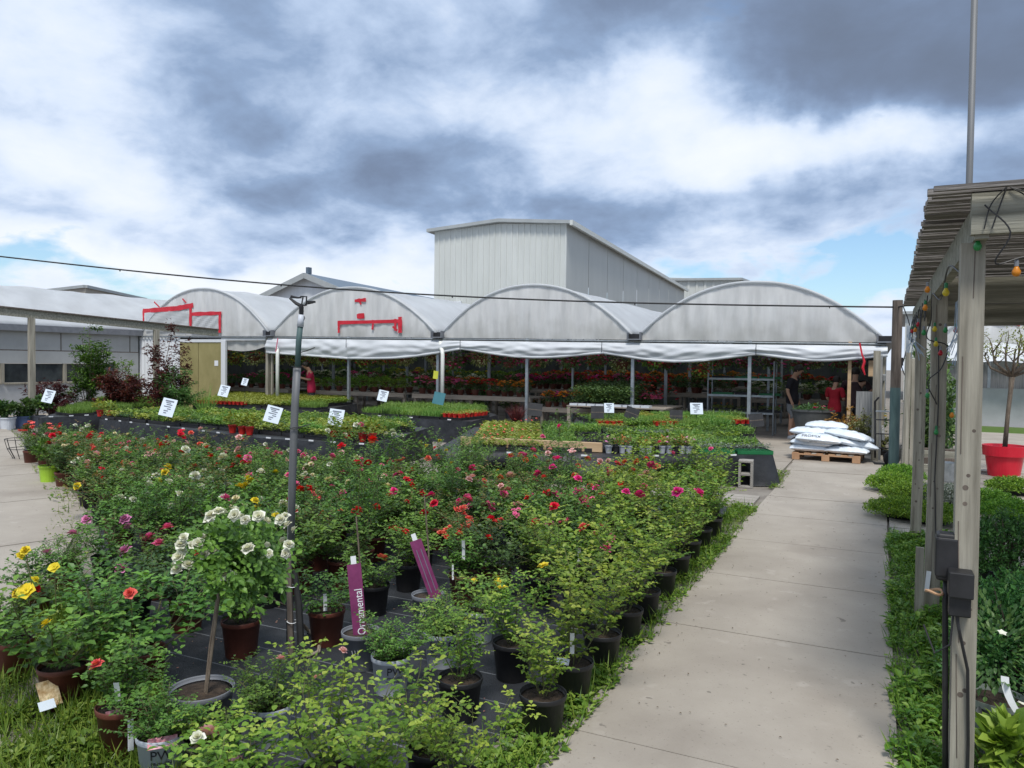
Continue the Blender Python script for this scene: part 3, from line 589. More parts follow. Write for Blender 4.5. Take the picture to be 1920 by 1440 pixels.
m = MB(); m.bar(ed(C2+e_+f_, ze+.02), ed(C2+e_+d2, ze+.02), .16, .26); wp(m, 'eave_gutter', 'metal_siding', wh)
q = L2.lerp(C2, .2); nr = Vector((0, 0)); dv = (C2-L2).normalized(); nn_ = Vector((dv.y, -dv.x))
m = MB(); p = q+nn_*.1; m.box((p.x, p.y, 4.95), (.42, .12, .5), 0, (0, 0, math.atan2(dv.y, dv.x))); vv = wp(m, 'wall_vent', 'white_siding', wh)
m = MB(); p = q+nn_*.18; m.box((p.x, p.y, 4.97), (.26, .03, .3), 0, (0, 0, math.atan2(dv.y, dv.x))); m.build('louvre', 'trim', vv)
# second, lower metal building to the right
a, b = D(1215, 527, 82), D(1386, 525, 84); c = b+Vector((3, 25, 0)); zt = b.z
w2 = thing('metal_building', 'low pale metal building seen between the tall warehouse and the rightmost arch', 'building', (b.x, b.y, 0))
m = MB(); ribbed(m, a.xy, b.xy, lambda u: zt, .9, .09); wp(m, 'front_wall', 'metal_siding', w2); m = MB(); ribbed(m, b.xy, c.xy, lambda u: zt, .9, .06); wp(m, 'side_wall', 'metal_siding_shaded', w2)
m = MB(); m.bar(a+Vector((0, -.2, .1)), b+Vector((.2, -.2, .1)), .3, .25); m.bar(b+Vector((.2, -.2, .1)), c+Vector((0, 0, .1)), .3, .25); wp(m, 'roof_edge', 'trim', w2)
m = MB(); m.add([a+Vector((0, 0, .05)), b+Vector((0, 0, .05)), c+Vector((0, 0, .05)), c+Vector((-10, 4, .05))], [(0, 1, 2, 3)]); wp(m, 'roof', 'trim', w2)
# white gabled house with a blue metal roof
ap, le, bk = D(579, 517, 60), D(500, 556, 61.5), D(815, 562, 82); half = ap.xy-le.xy; re = ap.xy+half; dd = bk.xy-ap.xy
hs_ = thing('gabled_building', 'white gabled building with blue-grey metal roof behind the left arches', 'building', (ap.x, ap.y, 0))
m = MB(); m.add([(le.x, le.y, 0), (re.x, re.y, 0), (re.x, re.y, le.z), (ap.x, ap.y, ap.z), (le.x, le.y, le.z)], [(0, 1, 2, 3, 4)]); rr_ = re+dd
m.add([(re.x, re.y, 0), (rr_.x, rr_.y, 0), (rr_.x, rr_.y, le.z), (re.x, re.y, le.z)], [(0, 1, 2, 3)]); wp(m, 'wall', 'white_siding', hs_)
m = MB(); fo = -dd.normalized()*.6; up = Vector((0, 0, .16)); ou = half.normalized()*.5; dz_ = (ap.z-le.z)/half.length*.5
for s_ in (1, -1):
    e1 = ap.xy+(half+ou)*s_; a, b, c, d = ed(ap.xy+fo, ap.z), ed(e1+fo, le.z-dz_), ed(e1+dd, le.z-dz_), ed(ap.xy+dd, ap.z)
    m.add([a, b, c, d, a+up, b+up, c+up, d+up], [(0, 1, 2, 3), (4, 7, 6, 5), (0, 4, 5, 1), (1, 5, 6, 2), (2, 6, 7, 3), (3, 7, 4, 0)])
wp(m, 'roof', 'roof_metal', hs_)
m = MB()
for s_ in (1, -1): e1 = ap.xy+(half+ou)*s_+fo*1.08; m.bar(ed(ap.xy+fo*1.08, ap.z-.04), ed(e1, le.z-dz_-.04), .06, .42)
wp(m, 'barge_board', 'trim', hs_)
m = MB(); m.box(tuple(ap+Vector((0, 0, .4))), (.25, .4, .5)); wp(m, 'ridge_cap', 'roof_metal', hs_)
# flat tan building far left
a, b, c = D(90, 538, 62), D(160, 537, 58), D(273, 549, 70)
tb = thing('flat_roofed_building', 'flat-roofed tan building showing above the leftmost plastic roof', 'building', (b.x, b.y, 0))
m = MB(); zt = b.z
for p, q in ((a, b), (b, c)): m.add([(p.x, p.y, 0), (q.x, q.y, 0), (q.x, q.y, zt), (p.x, p.y, zt)], [(0, 1, 2, 3)])
wp(m, 'wall', 'tan_wall', tb)
m = MB(); m.bar(ed(a.xy, zt), ed(b.xy, zt), .3, .22); m.bar(ed(b.xy, zt), ed(c.xy, zt), .3, .22); wp(m, 'roof_edge', 'trim', tb)
m = MB(); m.add([ed(a.xy, zt-.05), ed(b.xy, zt-.05), ed(c.xy, zt-.05), ed(c.xy+Vector((-14, 12)), zt-.05)], [(0, 1, 2, 3)]); wp(m, 'roof', 'trim', tb)

# ------------------------------------------------------------------ dark green post and the overhead cable
gp = G(1675, 878); gt = D(1680, 563, (gp.xy.dot(FWD.xy)))
o = MB(); o.tube([(0, 0, 0), (0, 0, 1.4)], .085, 12, 0); o.tube([(0, 0, 1.4), (0, 0, gt.z)], .083, 12, 1)
tp = thing('cable_post', 'round timber post painted dark green carrying the overhead cable beside the fence', 'post', (gp.x, gp.y, 0)); o.build('post', ['green_paint', 'dark_wood'], tp, smooth=False)
o = MB(); o.box((.09, 0, 1.85), (.04, .05, .14)); o.tube(curve([(.06, 0, gt.z-.03), (.2, .02, gt.z-.5), (.12, 0, 1.9), (.09, 0, 1.75), (.22, .05, 1.5), (.4, .1, 1.55), (.6, .1, 1.75)]), .009, 6)
o.build('loose_wire', 'black_plastic', tp)
a = Vector((gp.x, gp.y-.02, gt.z-.12)); b = D(-60, 474, 15.5); pts_ = []
for k in range(49):
    t = k/48; p = a.lerp(b, t); p.z -= .28*math.sin(PI*t); pts_.append(p)
m = MB(); m.tube(pts_, .0145, 6)
for k in range(3, 46, 9): m.box(tuple(pts_[k]-Vector((0, 0, .02))), (.015, .02, .03))
m.tube([a, a+Vector((.6, -2.2, -.03)), Vector((.45, 8.6, 2.33))], .014, 5)
tag(m.build('overhead_cable', 'black_plastic', smooth=True), 'black overhead cable sagging across the yard in front of the greenhouse arches', 'cable')

# ------------------------------------------------------------------ pergola of grey timber on the right
pg = thing('pergola', 'grey timber pergola with a split-lath roof beside the concrete path', 'pergola', (.35, 6, 0))
PX = .36; PY = [3.5, 5.99, 8.49]; zt_ = 2.24
for i, y in enumerate(PY):
    for x in (PX-(.04 if i == 0 else 0), PX+2.9):
        m = MB(); w = .083 if i == 0 else .095; zz = zt_
        m.grid(lambda u, v, x=x, y=y, w=w, i=i: (x+w/2*[-1, 1, 1, -1, -1][int(round(u*4))]+(.012*(1-v) if i == 0 else .01*math.sin(v*3)), y+w/2*[-1, -1, 1, 1, -1][int(round(u*4))], zz*v), 4, 12)
        if x < 1:                            # drying cracks
            mm = m; z = .2
            while z < 2.1:
                l = random.uniform(.1, .5); xo = x+random.uniform(-.028, .028); mm.box((xo, y-w/2-.0015, z+l/2), (.003, .002, l), 1, (0, random.uniform(-.03, .03), 0)); z += l+random.uniform(.03, .3)
            for _ in range(7):
                xo, kz, kr = x+random.uniform(-.025, .025), random.uniform(.4, 2.1), random.uniform(.006, .012); mm.tube([(xo, y-w/2-.0006, kz), (xo, y-w/2+.004, kz)], kr, 10, 1)
        wp(m, 'post', ['grey_wood', 'dark_wood'], pg)
for x in (PX, PX+2.9):
    m = MB(); m.bx(x-.045, x+.0, 3.36, 9.3, zt_+.0, zt_+.14); wp(m, 'long_beam', 'grey_wood_side', pg)
for i, y in enumerate(PY+[9.2]):
    m = MB(); m.bx(PX-(.05 if i else .06), 4.4, y-.155 if i == 0 else y-.02, y-.11 if i == 0 else y+.025, zt_+(.015 if i == 0 else -.05), zt_+.17 if i == 0 else zt_+.12); wp(m, 'cross_beam', 'grey_wood_side', pg)
laths = []
y = 3.30; k = 0
m = MB(); zz = zt_+.185
while y < 9.35:
    if abs(y-G(1796, 1080).y) > .05:
        x0 = .15+(y-3.3)*.011+.022*random.random(); tl = random.uniform(-.012, .012); h = random.uniform(.018, .026)
        m.box(((x0+4.4)/2, y, zz+random.uniform(0, .008)), (4.4-x0, random.uniform(.028, .04), h), 0, (random.uniform(-.15, .15), 0, tl/4))
    y += .052
wp(m, 'lath_roof', 'slat_wood', pg)
# tall steel pole standing through a gap of the roof
pb = G(1796, 1080); ph = 6.0
m = MB(); m.tube([(0, 0, 0), (0, 0, ph)], .026, 10)
sp = tag(m.build('steel_pole', 'steel_dark', loc=(pb.x, pb.y, 0), smooth=True), 'tall thin galvanised steel pole rising above the pergola roof', 'pole')
# party lights strung along the front of the pergola
sl_ = thing('string_lights', 'string of coloured party bulbs wound over the pergola posts', 'string lights', (PX, 3.4, 2.2))
wm = MB(); path = [(PX-.02, 3.33, 2.36), (PX+.06, 3.30, 2.25), (PX+.02, 3.33, 2.14), (PX+.16, 3.36, 2.17), (PX+.45, 3.36, 2.13), (PX+.8, 3.34, 2.22)]
wm.tube(curve(path), .003, 5); wm.tube(curve([(PX+.05, 3.335, 2.425), (PX-.0, 3.33, 2.36), (PX-.02, 3.33, 2.27)]), .0025, 5); wm.tube(curve([(PX+.05, 3.335, 2.425), (PX+.03, 3.33, 2.36), (PX+.005, 3.33, 2.27)]), .0025, 5); wm.tube(curve([(PX+.06, 3.335, 2.42), (PX+.12, 3.33, 2.37), (PX+.2, 3.33, 2.25)]), .0025, 5)
wm.tube(curve([(PX+.06, 3.335, 2.42), (PX+.14, 3.33, 2.38), (PX+.3, 3.33, 2.27)]), .0025, 5)
w2_ = [(PX-.07, 3.6, 2.14), (PX-.08, 4.1, 2.22), (PX-.07, 4.7, 2.12), (PX-.08, 5.3, 2.2), (PX-.05, 5.9, 2.08), (PX-.07, 5.9, 1.95), (PX+.05, 5.92, 1.9), (PX+.02, 5.9, 1.75), (PX-.06, 5.9, 1.65), (PX, 5.92, 1.5)]
wm.tube(curve(w2_), .004, 5); wm.tube([(PX+.0, 5.92, 1.9), (PX+.01, 5.93, 1.5), (PX-.0, 5.93, 1.0), (PX+.02, 5.93, .5)], .004, 5)
for i in range(8):
    y_ = 6+.35*i; wm.tube(curve([(PX-.07, y_, 2.25), (PX-.08-.02*(i % 2), y_+.1, 2.08-.05*(i % 3)), (PX-.07, y_+.3, 2.22)]), .004, 5)
wp(wm, 'cable', 'black_plastic', sl_)
def bulb(p, mt, ax=(0, 0, -1)):
    b = MB(); b.lathe([(.0, -.038), (.009, -.036), (.0145, -.027), (.015, -.018), (.009, -.006), (.007, .0)], (0, 0, 0), 10); b.build('bulb', mt, sl_, loc=Vector(p)-Vector(sl_.location), smooth=True)
    s2 = MB(); s2.lathe([(.008, 0), (.008, .02), (.005, .025)], (0, 0, 0), 8); s2.build('socket', 'green_plastic' if random.random() < .5 else 'grey_plastic', sl_, loc=Vector(p)-Vector(sl_.location))
mat('bulb_orange', (.55, .19, .01), rough=.3); mat('bulb_red', (.36, .01, .02), rough=.3); mat('bulb_yellow', (.50, .38, .02), rough=.3); mat('bulb_green', (.02, .20, .05), rough=.3); mat('bulb_blue', (.05, .12, .35), rough=.25)
for p, c in [((PX+.09, 3.36, 2.13), 'orange'), ((PX+.28, 3.35, 2.15), 'blue'), ((PX-.03, 3.42, 2.24), 'green'), ((PX-.05, 3.75, 2.14), 'red'), ((PX-.09, 4.05, 2.12), 'yellow'), ((PX-.12, 5.0, 2.22), 'orange'), ((PX-.12, 5.2, 2.13), 'orange'),
             ((PX-.03, 5.85, 2.03), 'yellow'), ((PX+.03, 5.8, 2.02), 'green'), ((PX-.1, 5.7, 2.0), 'green'), ((PX+.09, 5.8, 2.02), 'red'), ((PX-.02, 5.85, 1.93), 'yellow'), ((PX+.01, 5.88, 1.87), 'red'), ((PX-.06, 5.9, 1.58), 'green'), ((PX+.09, 5.92, 1.45), 'orange'), ((PX, 5.92, 1.33), 'green'),
             ((PX-.1, 6.6, 2.1), 'red'), ((PX-.1, 7.1, 2.08), 'orange'), ((PX-.1, 7.8, 2.1), 'red')]: bulb(p, 'bulb_'+c)
tw = MB()
for i in range(14):
    y_ = random.uniform(5.3, 5.8); tw.tube([(PX+.08, y_, 2.18), (PX+.10+random.uniform(-.03, .03), y_, 2.0), (PX+.1+random.uniform(-.08, .08), y_, 1.8+random.uniform(-.06, .1))], .003, 4)
for i in range(10):
    y_ = random.uniform(8.1, 8.4); tw.tube([(PX-.05, y_, 2.18), (PX-.08+random.uniform(-.05, .05), y_, 2.05), (PX-.05+random.uniform(-.1, .1), y_, 1.85+random.uniform(-.06, .1))], .004, 4)
mat('twine', (.25, .36, .5), (.4, .45, .5), scale=20, rough=.8)
tag(tw.build('twine', 'twine'), 'bunches of frayed pale blue twine tied on the pergola beam', 'twine')
# outlet boxes, cables and conduit on the nearest post
y0_ = 3.5-.0475
ob = thing('outlet_box', 'small black outlet box screwed to the nearest pergola post', 'outlet box', (PX-.055, y0_+.005, .865))
m = MB(); m.box((0, -.03, 0), (.075, .055, .17)); m.box((0, -.045, .045), (.085, .085, .1)); m.box((0, -.05, -.05), (.083, .01, .012), 1)
o_ = m.build('housing', ['black_plastic', 'dark_wood'], ob); bv = o_.modifiers.new('b', 'BEVEL'); bv.width = .008; bv.segments = 2
m = MB(); m.tube([(-.01, -.03, -.08), (.0, -.04, -.14), (.035, -.02, -.3), (.045, -.01, -.6), (.045, -.01, -.95)], .006, 6); m.tube([(-.02, -.03, -.08), (-.03, -.05, -.2), (-.08, -.03, -.25), (-.12, 0, -.15)], .004, 6); m.build('cable', 'black_plastic', ob)
pb2 = D(1777, 1000, 3.55)
ob = thing('outlet_cover', 'tall black weatherproof cover on the left flank of the nearest pergola post', 'outlet box', (PX-.098, 3.5, D(1777, 1042, 3.04).z))
m = MB(); m.box((0, 0, 0), (.078, .08, .19)); m.box((0, 0, .0), (.085, .088, .165)); o_ = m.build('housing', 'black_plastic', ob); bv = o_.modifiers.new('b', 'BEVEL'); bv.width = .012; bv.segments = 3
m = MB(); m.tube([(-.0, .0, -.1), (.0, .0, -.2), (.01, 0, -.6), (.02, 0, -1.05)], .011, 8); m.build('conduit', 'black_plastic', ob, smooth=True)
m = MB(); m.tube([(-.04+.03*math.cos(a), .0+.03*math.sin(a), -.15+.006*math.sin(2*a)) for a in np.linspace(0, 2*PI, 14)], .006, 6); m.build('wire_coil', 'pallet_wood', ob)
# short stake with a white tag at the foot of the second post
q = G(1738, 1160); m = MB(); m.box((0, 0, .26), (.05, .03, .52)); st = thing('label_stake', 'short weathered stake with a white tag at the foot of the second pergola post', 'stake', (q.x-.06, q.y-.12, 0)); m.build('stake', 'grey_wood', st)
m = MB(); m.box((.05, -.03, .3), (.028, .002, .14), 0, (0, .08, 0)); m.build('tag', 'white_tag', st)
# left pergola: beam on posts along the walkway
lp = thing('walkway_pergola', 'long grey timber beam on square posts in front of the left wall', 'pergola', (-19.1, 11.9, 0))
l0, l1 = G(60, 800), D(293, 700, 21.5); l1.z = 0
u_ = (l1-l0).normalized(); zb0 = D(60, 596, l0.dot(FWD)).z; zb1 = D(293, 619, 21.5).z
for p, z in ((l0, zb0), (l1, zb1)):
    m = MB(); m.box((p.x, p.y, z/2), (.13, .13, z), 0, (0, 0, math.atan2(u_.y, u_.x))); wp(m, 'post', 'grey_wood', lp)
a = l0-u_*3.5; b = l1+u_*1.9; sl2 = (zb1-zb0)/(l1-l0).length
m = MB(); m.bar((a.x, a.y, zb0+.09-sl2*3.5), (b.x, b.y, zb1+.09+sl2*1.9), .06, .19); wp(m, 'beam', 'grey_wood_side', lp)
m = MB(); m.bar((a.x, a.y, zb0+.2-sl2*3.5), (b.x, b.y, zb1+.2+sl2*1.9), .16, .03); wp(m, 'cap_board', 'dark_wood', lp)
# ================================================================== benches, trays and seedlings
def unit(n): v = rng.normal(size=(n, 3)); return v/np.linalg.norm(v, axis=1, keepdims=True)
def inpoly(x, y, poly):
    c = False; n = len(poly)
    for i in range(n):
        x1, y1 = poly[i][:2]; x2, y2 = poly[(i+1) % n][:2]
        if (y1 > y) != (y2 > y) and x < (x2-x1)*(y-y1)/(y2-y1)+x1: c = not c
    return c
def canopy(m, w, d, z0, h, n, size, shape='round', width=.55, spread=1.0, mi=0):
    """leaves over a tray: upright mass with an uneven top"""
    x = rng.uniform(-w/2, w/2, n); y = rng.uniform(-d/2, d/2, n)
    top = h*(.72+.28*np.sin(x*23+1)*np.cos(y*29)); z = z0+top*rng.beta(3, 1.4, n)
    a = rng.uniform(0, 2*PI, n); tilt = rng.uniform(.0, .9, n)*spread
    Dv = np.stack([np.cos(a), np.sin(a), tilt*.6], 1)
    m.leaves(np.stack([x, y, z], 1)-Dv*0.3*size, Dv, np.tile([0, 0, 1.], (n, 1))+unit(n)*.35, rng.uniform(.7, 1.25, n)*size, width, mi, shape)
def blades(m, w, d, z0, h, n, wd=.06, mi=0):
    x = rng.uniform(-w/2, w/2, n); y = rng.uniform(-d/2, d/2, n); Dv = np.stack([rng.normal(0, .28, n), rng.normal(0, .28, n), np.ones(n)], 1)
    m.leaves(np.stack([x, y, np.full(n, z0)], 1), Dv, unit(n), rng.uniform(.6, 1.1, n)*h, wd, mi, 'blade')
def dots(m, pts, s, mi=0, k=5):
    """little open flowers"""
    for p in pts:
        a0 = random.random()*6; n = k; up = Vector((random.uniform(-.5, .5), random.uniform(-.5, .5), 1)).normalized(); u = up.orthogonal().normalized(); v = up.cross(u)
        P_ = np.tile(np.array(p), (n, 1)); Dv = np.array([tuple((u*math.cos(a0+i*2*PI/n)+v*math.sin(a0+i*2*PI/n))+up*.35) for i in range(n)])
        m.leaves(P_, Dv, np.tile(np.array(up), (n, 1)), s, .9, mi, 'diamond', fold=.08, droop=.1, r=random.random())
def tray_mesh(m, w=.52, d=.27, h=.055, mi=0, cells=(6, 3), lip=.012):
    t = .006
    for (x0, x1, y0, y1) in ((-w/2, w/2, -d/2, -d/2+t), (-w/2, w/2, d/2-t, d/2), (-w/2, -w/2+t, -d/2+t, d/2-t), (w/2-t, w/2, -d/2+t, d/2-t)): m.bx(x0, x1, y0, y1, .0, h, mi)
    m.bx(-w/2-lip, w/2+lip, -d/2-lip, -d/2-.0005, h-.008, h, mi)
    m.bx(-w/2+t, w/2-t, -d/2+t, d/2-t, .002, h*.35, mi)
    for i in range(1, cells[0]): x = -w/2+w*i/cells[0]; m.bx(x-.006, x+.006, -d/2+t, d/2-t, h*.35, h-.004, mi)
    for j in range(1, cells[1]): y = -d/2+d*j/cells[1]; m.bx(-w/2+t, w/2-t, y-.006, y+.006, h*.35, h-.002, mi)
TR = {}
def mk_tray(key, lm, n, size, h, shape='round', width=.55, flowers=None, fn=0, tray='black_plastic', red=False, name='seedling_tray'):
    out = []
    for v in range(3):
        t = thing(name, 'x', 'seedling tray', (0, 0, -50))
        m = MB(); tray_mesh(m); m.build('tray', tray, t)
        m = MB()
        if red:
            for i in range(4):
                for j in range(2):
                    x, y = -.195+i*.13, -.065+j*.13
                    m.lathe([(.040, .0), (.052, .10), (.056, .10), (.056, .115), (.050, .115), (.046, .09), (0, .088)], (x, y, .02), 12, 0)
            m.build('pots', 'red_plastic', t)
            m = MB()
        z0 = .05 if not red else .10
        if shape == 'blade': blades(m, .5, .26, z0, h, n, .09)
        elif shape == 'mix': blades(m, .5, .26, z0, h*1.25, n//2, .07); canopy(m, .5, .26, z0, h, n//2, size)
        elif n: canopy(m, .53, .28, z0, h, n, size, shape, width)
        if n: m.build('foliage', lm, t)
        if flowers:
            m = MB(); dots(m, [(random.uniform(-.24, .24), random.uniform(-.12, .12), z0+h*random.uniform(.95, 1.35)) for _ in range(fn)], .024)
            m.build('flowers', PET[flowers], t)
        freeze(t); out.append(t)
    TR[key] = out
mk_tray('green', 'leaf_seedling', 150, .072, .16)
mk_tray('lime', 'leaf_lime', 170, .062, .13)
mk_tray('mixed', 'leaf_grassy', 220, .058, .15, 'mix')
mk_tray('grass', 'leaf_grassy', 520, .04, .15, 'blade')
mk_tray('dark', 'leaf_dark', 300, .038, .11)
mk_tray('silver', 'leaf_silver', 420, .026, .12, tray='green_plastic')
mk_tray('red', 'leaf_lime', 200, .042, .09, red=True)
mk_tray('orange', 'leaf_lime', 260, .042, .12, flowers='orange', fn=9)
mk_tray('coral', 'leaf_lime', 260, .045, .12, flowers='coral', fn=9)
mk_tray('empty', 'leaf_dark', 0, .03, .1)
mk_tray('sparse', 'leaf_seedling', 70, .045, .10)
DESC = dict(green='broad light green seedlings', lime='yellow-green seedlings', mixed='mixed bright green seedlings', grass='grassy bright green seedlings', dark='small dark green seedlings',
            silver='silvery variegated seedlings', red='young plants in red pots', orange='seedlings with orange blooms', coral='seedlings with coral red blooms', empty='nothing in its black cells', sparse='a few green seedlings')
used = set()
def use(lst, loc, rz, label, group=None, sc=None, i=None):
    """place the prototype itself the first time, copies afterwards"""
    o = lst[random.randrange(len(lst)) if i is None else i % len(lst)]
    if o.name not in used:
        used.add(o.name); o.location = loc; o.rotation_euler = (0, 0, rz); o['label'] = label
        if group: o['group'] = group
        if sc: o.scale = (sc, sc, sc)
        return o
    return dup(o, loc, rz, label, sc, group)
PB = []          # bench polygons
def bench(name_, label, px, z, skirt=True, legs='block', drop=.0, edge='black_plastic'):
    pts = [G(x, y, z) for x, y in px]; cx = sum((p for p in pts), Vector())/len(pts)
    t = thing('bench', label, 'bench', (cx.x, cx.y, 0), group='display benches')
    m = MB(); m.prism([(p.x, p.y) for p in pts], z-.05, z-.004); wp(m, 'bench_top', edge, t)
    if skirt:
        n = len(pts); vs = []; per = []
        for i in range(n):
            a, b = pts[i], pts[(i+1) % n]; k = max(2, int((b-a).length/.07)); o_ = Vector(((b-a).y, -(b-a).x, 0)).normalized()
            for j in range(k):
                p = a.lerp(b, j/k); per.append((p, o_))
        K = len(per); rows = 9
        for r in range(rows+1):
            v = r/rows
            for j, (p, o_) in enumerate(per):
                s_ = j*.07; fold = (.055*math.sin(s_*3.1+1.5*math.sin(s_*.9))+.02*math.sin(s_*7.7+v*2))*v+.03*math.sin(PI*v)*(math.sin(s_*1.3)**2)
                dp = drop if p.x < -2.0 else 0.012
                zz = (z-.004)*(1-v)+(dp+.03*math.sin(s_*2.2))*v
                q = p+o_*(.012+.05*v+fold); vs.append((q.x, q.y, max(.012, zz)))
        m = MB(); m.add(vs, [(r*K+j, r*K+(j+1) % K, (r+1)*K+(j+1) % K, (r+1)*K+j) for r in range(rows) for j in range(K)]); wp(m, 'cloth_skirt', 'black_cloth', t, smooth=True)
    ins = [cx+(p-cx)*.86 for p in pts]
    for p in ins: m = MB(); m.bx(p.x-.1, p.x+.1, p.y-.1, p.y+.1, 0, z-.055); wp(m, 'leg', 'concrete_block', t)
    PB.append((t, pts, z)); return t, pts
QT = []
def fill(pts, z, chooser, tname, front=(0, 1), dx=.56, dy=.30, groups='trays of young plants set out on benches', jit=.01, off=(.3, .17)):
    a, b = pts[front[0]], pts[front[1]]; u = (b-a); Ln = u.length; u.normalize(); v = Vector((-u.y, u.x, 0)); rz = math.atan2(u.y, u.x); cnt = 0; row = 0
    y = off[1]
    while y < 8:
        x = -4+off[0]; c = 0; any_ = False
        while x < Ln+4:
            p = a+u*x+v*y
            if all(inpoly(p.x+ex*u.x*.22+ey*v.x*.12, p.y+ex*u.y*.22+ey*v.y*.12, pts) for ex in (-1, 1) for ey in (-1, 1)):
                key = chooser(x/Ln, row, c)
                if key:
                    w_ = 'front row' if row == 0 else NUM[row]+' row'
                    lc = (p.x+random.uniform(-jit, jit), p.y+random.uniform(-jit, jit), z)
                    QT.append((lc[0]**2+lc[1]**2, key, lc, rz+random.uniform(-.02, .02)+(PI if random.random() < .5 else 0),
                        f'tray of {DESC[key]}, {NUM[c]} from left, {w_}, {tname}', groups)); cnt += 1
                c += 1; any_ = True
            x += dx
        row += 1; y += dy
        if not any_ and row > 2: break
    return cnt
# long bench at the front left
tA, pA = bench('bench', 'long low bench in a black cloth skirt, behind the roses on the left', [(188, 785), (480, 820), (697, 834), (803, 802), (640, 788), (290, 773)], .5)
def chA(u, r, c):
    if r < 2 and .93 < u: return 'red' if r == 0 else 'lime'
    if u > .85: return random.choice(['orange', 'lime', 'lime', 'orange'])
    if u > .62: return random.choice(['mixed', 'lime', 'green', 'lime'])
    return random.choice(['green', 'green', 'mixed', 'green', 'lime', 'dark'])
fill(pA, .5, chA, 'long left bench', front=(0, 2))
tB, pB_ = bench('bench', 'low cloth-skirted bench right in front of the greenhouse opening at left', [(362, 760), (600, 769), (668, 757), (652, 742), (425, 739)], .5)
fill(pB_, .5, lambda u, r, c: 'red' if (r == 0 and c < 3) else ('lime' if u < .62 else ('grass' if u > .9 else 'green')), 'bench before the greenhouse opening')
tE, pE = bench('bench', 'low black bench at the foot of the left wall beside the maples', [(72, 783), (183, 778), (345, 762), (335, 750), (190, 752)], .42)
fill(pE, .42, lambda u, r, c: 'grass', 'bench by the left wall', dx=.58)
tF, pF = bench('bench', 'short cloth-skirted bench of red pots left of the yellow seedlings', [(678, 778), (885, 790), (932, 778), (905, 768), (716, 765)], .5)
fill(pF, .5, lambda u, r, c: 'red' if u > .68 else ('grass' if r < 3 else 'mixed'), 'short middle bench')
tC, pC = bench('bench', 'long bench on concrete blocks behind the roses beside the path', [(815, 844), (1130, 856), (1448, 853), (1408, 812), (1120, 803), (890, 800)], .45, drop=.24)
def chC(u, r, c):
    if u < .28: return random.choice(['coral', 'lime', 'lime']) if u > .1 else 'lime'
    if u < .56: return random.choice(['empty', 'empty', 'empty', 'sparse', 'mixed']) if r else 'empty'
    if r == 0 and u > .78: return 'silver'
    return random.choice(['mixed', 'green', 'dark', 'dark', 'silver', 'sparse', 'lime'])
fill(pC, .45, chC, 'long right bench', front=(0, 2))
tD, pD = bench('bench', 'cloth-skirted bench with black-backed signs behind the long right bench', [(1072, 803), (1412, 805), (1400, 784), (1080, 783)], .5)
fill(pD, .5, lambda u, r, c: 'red' if (u < .3 and r == 0) else (random.choice(['grass', 'mixed', 'red']) if u > .45 else random.choice(['mixed', 'sparse', 'dark'])), 'bench of black-backed signs')
QT.sort(key=lambda q: q[0])
for q in QT[:270]: use(TR[q[1]], q[2], q[3], q[4], q[5])
mm = MB(); ml = []                          # the farthest trays read as one green mass
for q in QT[270:]:
    pr_ = random.choice(TR[q[1]]); ca, sa = math.cos(q[3]), math.sin(q[3])
    for ch in CH[pr_.name]:
        mt = ch.data.materials[0].name
        if mt not in ml: ml.append(mt)
        mi = ml.index(mt); mm.add([(q[2][0]+v.co.x*ca-v.co.y*sa, q[2][1]+v.co.x*sa+v.co.y*ca, q[2][2]+v.co.z) for v in ch.data.vertices], [tuple(f.vertices) for f in ch.data.polygons], mi)
if mm.v:
    for k, at_ in ((0, 0),): pass
    mm.r = [random.random() for _ in mm.f]
    tag(mm.build('seedling_trays', ml), 'mass of farther seedling trays crowded at the back of the benches', 'seedling trays', None, 'stuff')
# thin white price strips on the bench edges
def strips(pts, a, b, n, t, z):
    for i in range(n):
        p = pts[a].lerp(pts[b], (i+.5+random.uniform(-.2, .2))/n); u = (pts[b]-pts[a]).normalized(); m = MB(); q = p+Vector((u.y, -u.x, 0))*.05
        m.box((q.x, q.y, z+.012), (.09, .006, .022), 0, (0, 0, math.atan2(u.y, u.x))); wp(m, 'price_strip', 'white_tag', t)
strips(pA, 0, 1, 9, tA, .5); strips(pA, 1, 2, 5, tA, .5); strips(pE, 0, 1, 3, tE, .42); strips(pC, 0, 1, 3, tC, .45); strips(pC, 1, 2, 2, tC, .45); strips(pF, 0, 1, 3, tF, .5)
# concrete blocks under the right bench
for i, (px, py) in enumerate(((1398, 914), (1218, 905), (1055, 888), (935, 882))):
    p = G(px, py); t = thing('concrete_block', ['hollow grey concrete block on end at the path corner of the right bench', 'hollow grey concrete block under the middle of the right bench', 'hollow concrete block under the bench, below the new timber plank', 'hollow concrete block under the left end of the long right bench'][i], 'concrete block', (p.x, p.y, 0), random.uniform(-.1, .1), 'concrete blocks carrying the bench')
    m = MB()
    for (x0, x1, z0, z1) in ((-.1, .1, 0, .035), (-.1, .1, .365, .4), (-.1, -.065, .035, .365), (.065, .1, .035, .365), (-.065, .065, .18, .22)): m.bx(x0, x1, -.1, .1, z0, z1)
    o_ = m.build('block', 'concrete_block', t); o_.modifiers.new('b', 'BEVEL').width = .006
p0, p1 = G(866, 822, .56), G(1131, 834, .56); m = MB(); m.box((0, 0, .07), ((p1-p0).length, .045, .14))
pl = m.build('plank', 'new_wood', loc=((p0.x+p1.x)/2, (p0.y+p1.y)/2-.03, .452), smooth=False); pl.rotation_euler = (0, 0, math.atan2(p1.y-p0.y, p1.x-p0.x)); pl.modifiers.new('b', 'BEVEL').width = .004
tag(pl, 'new pale timber plank on edge along the front of the right bench', 'plank')
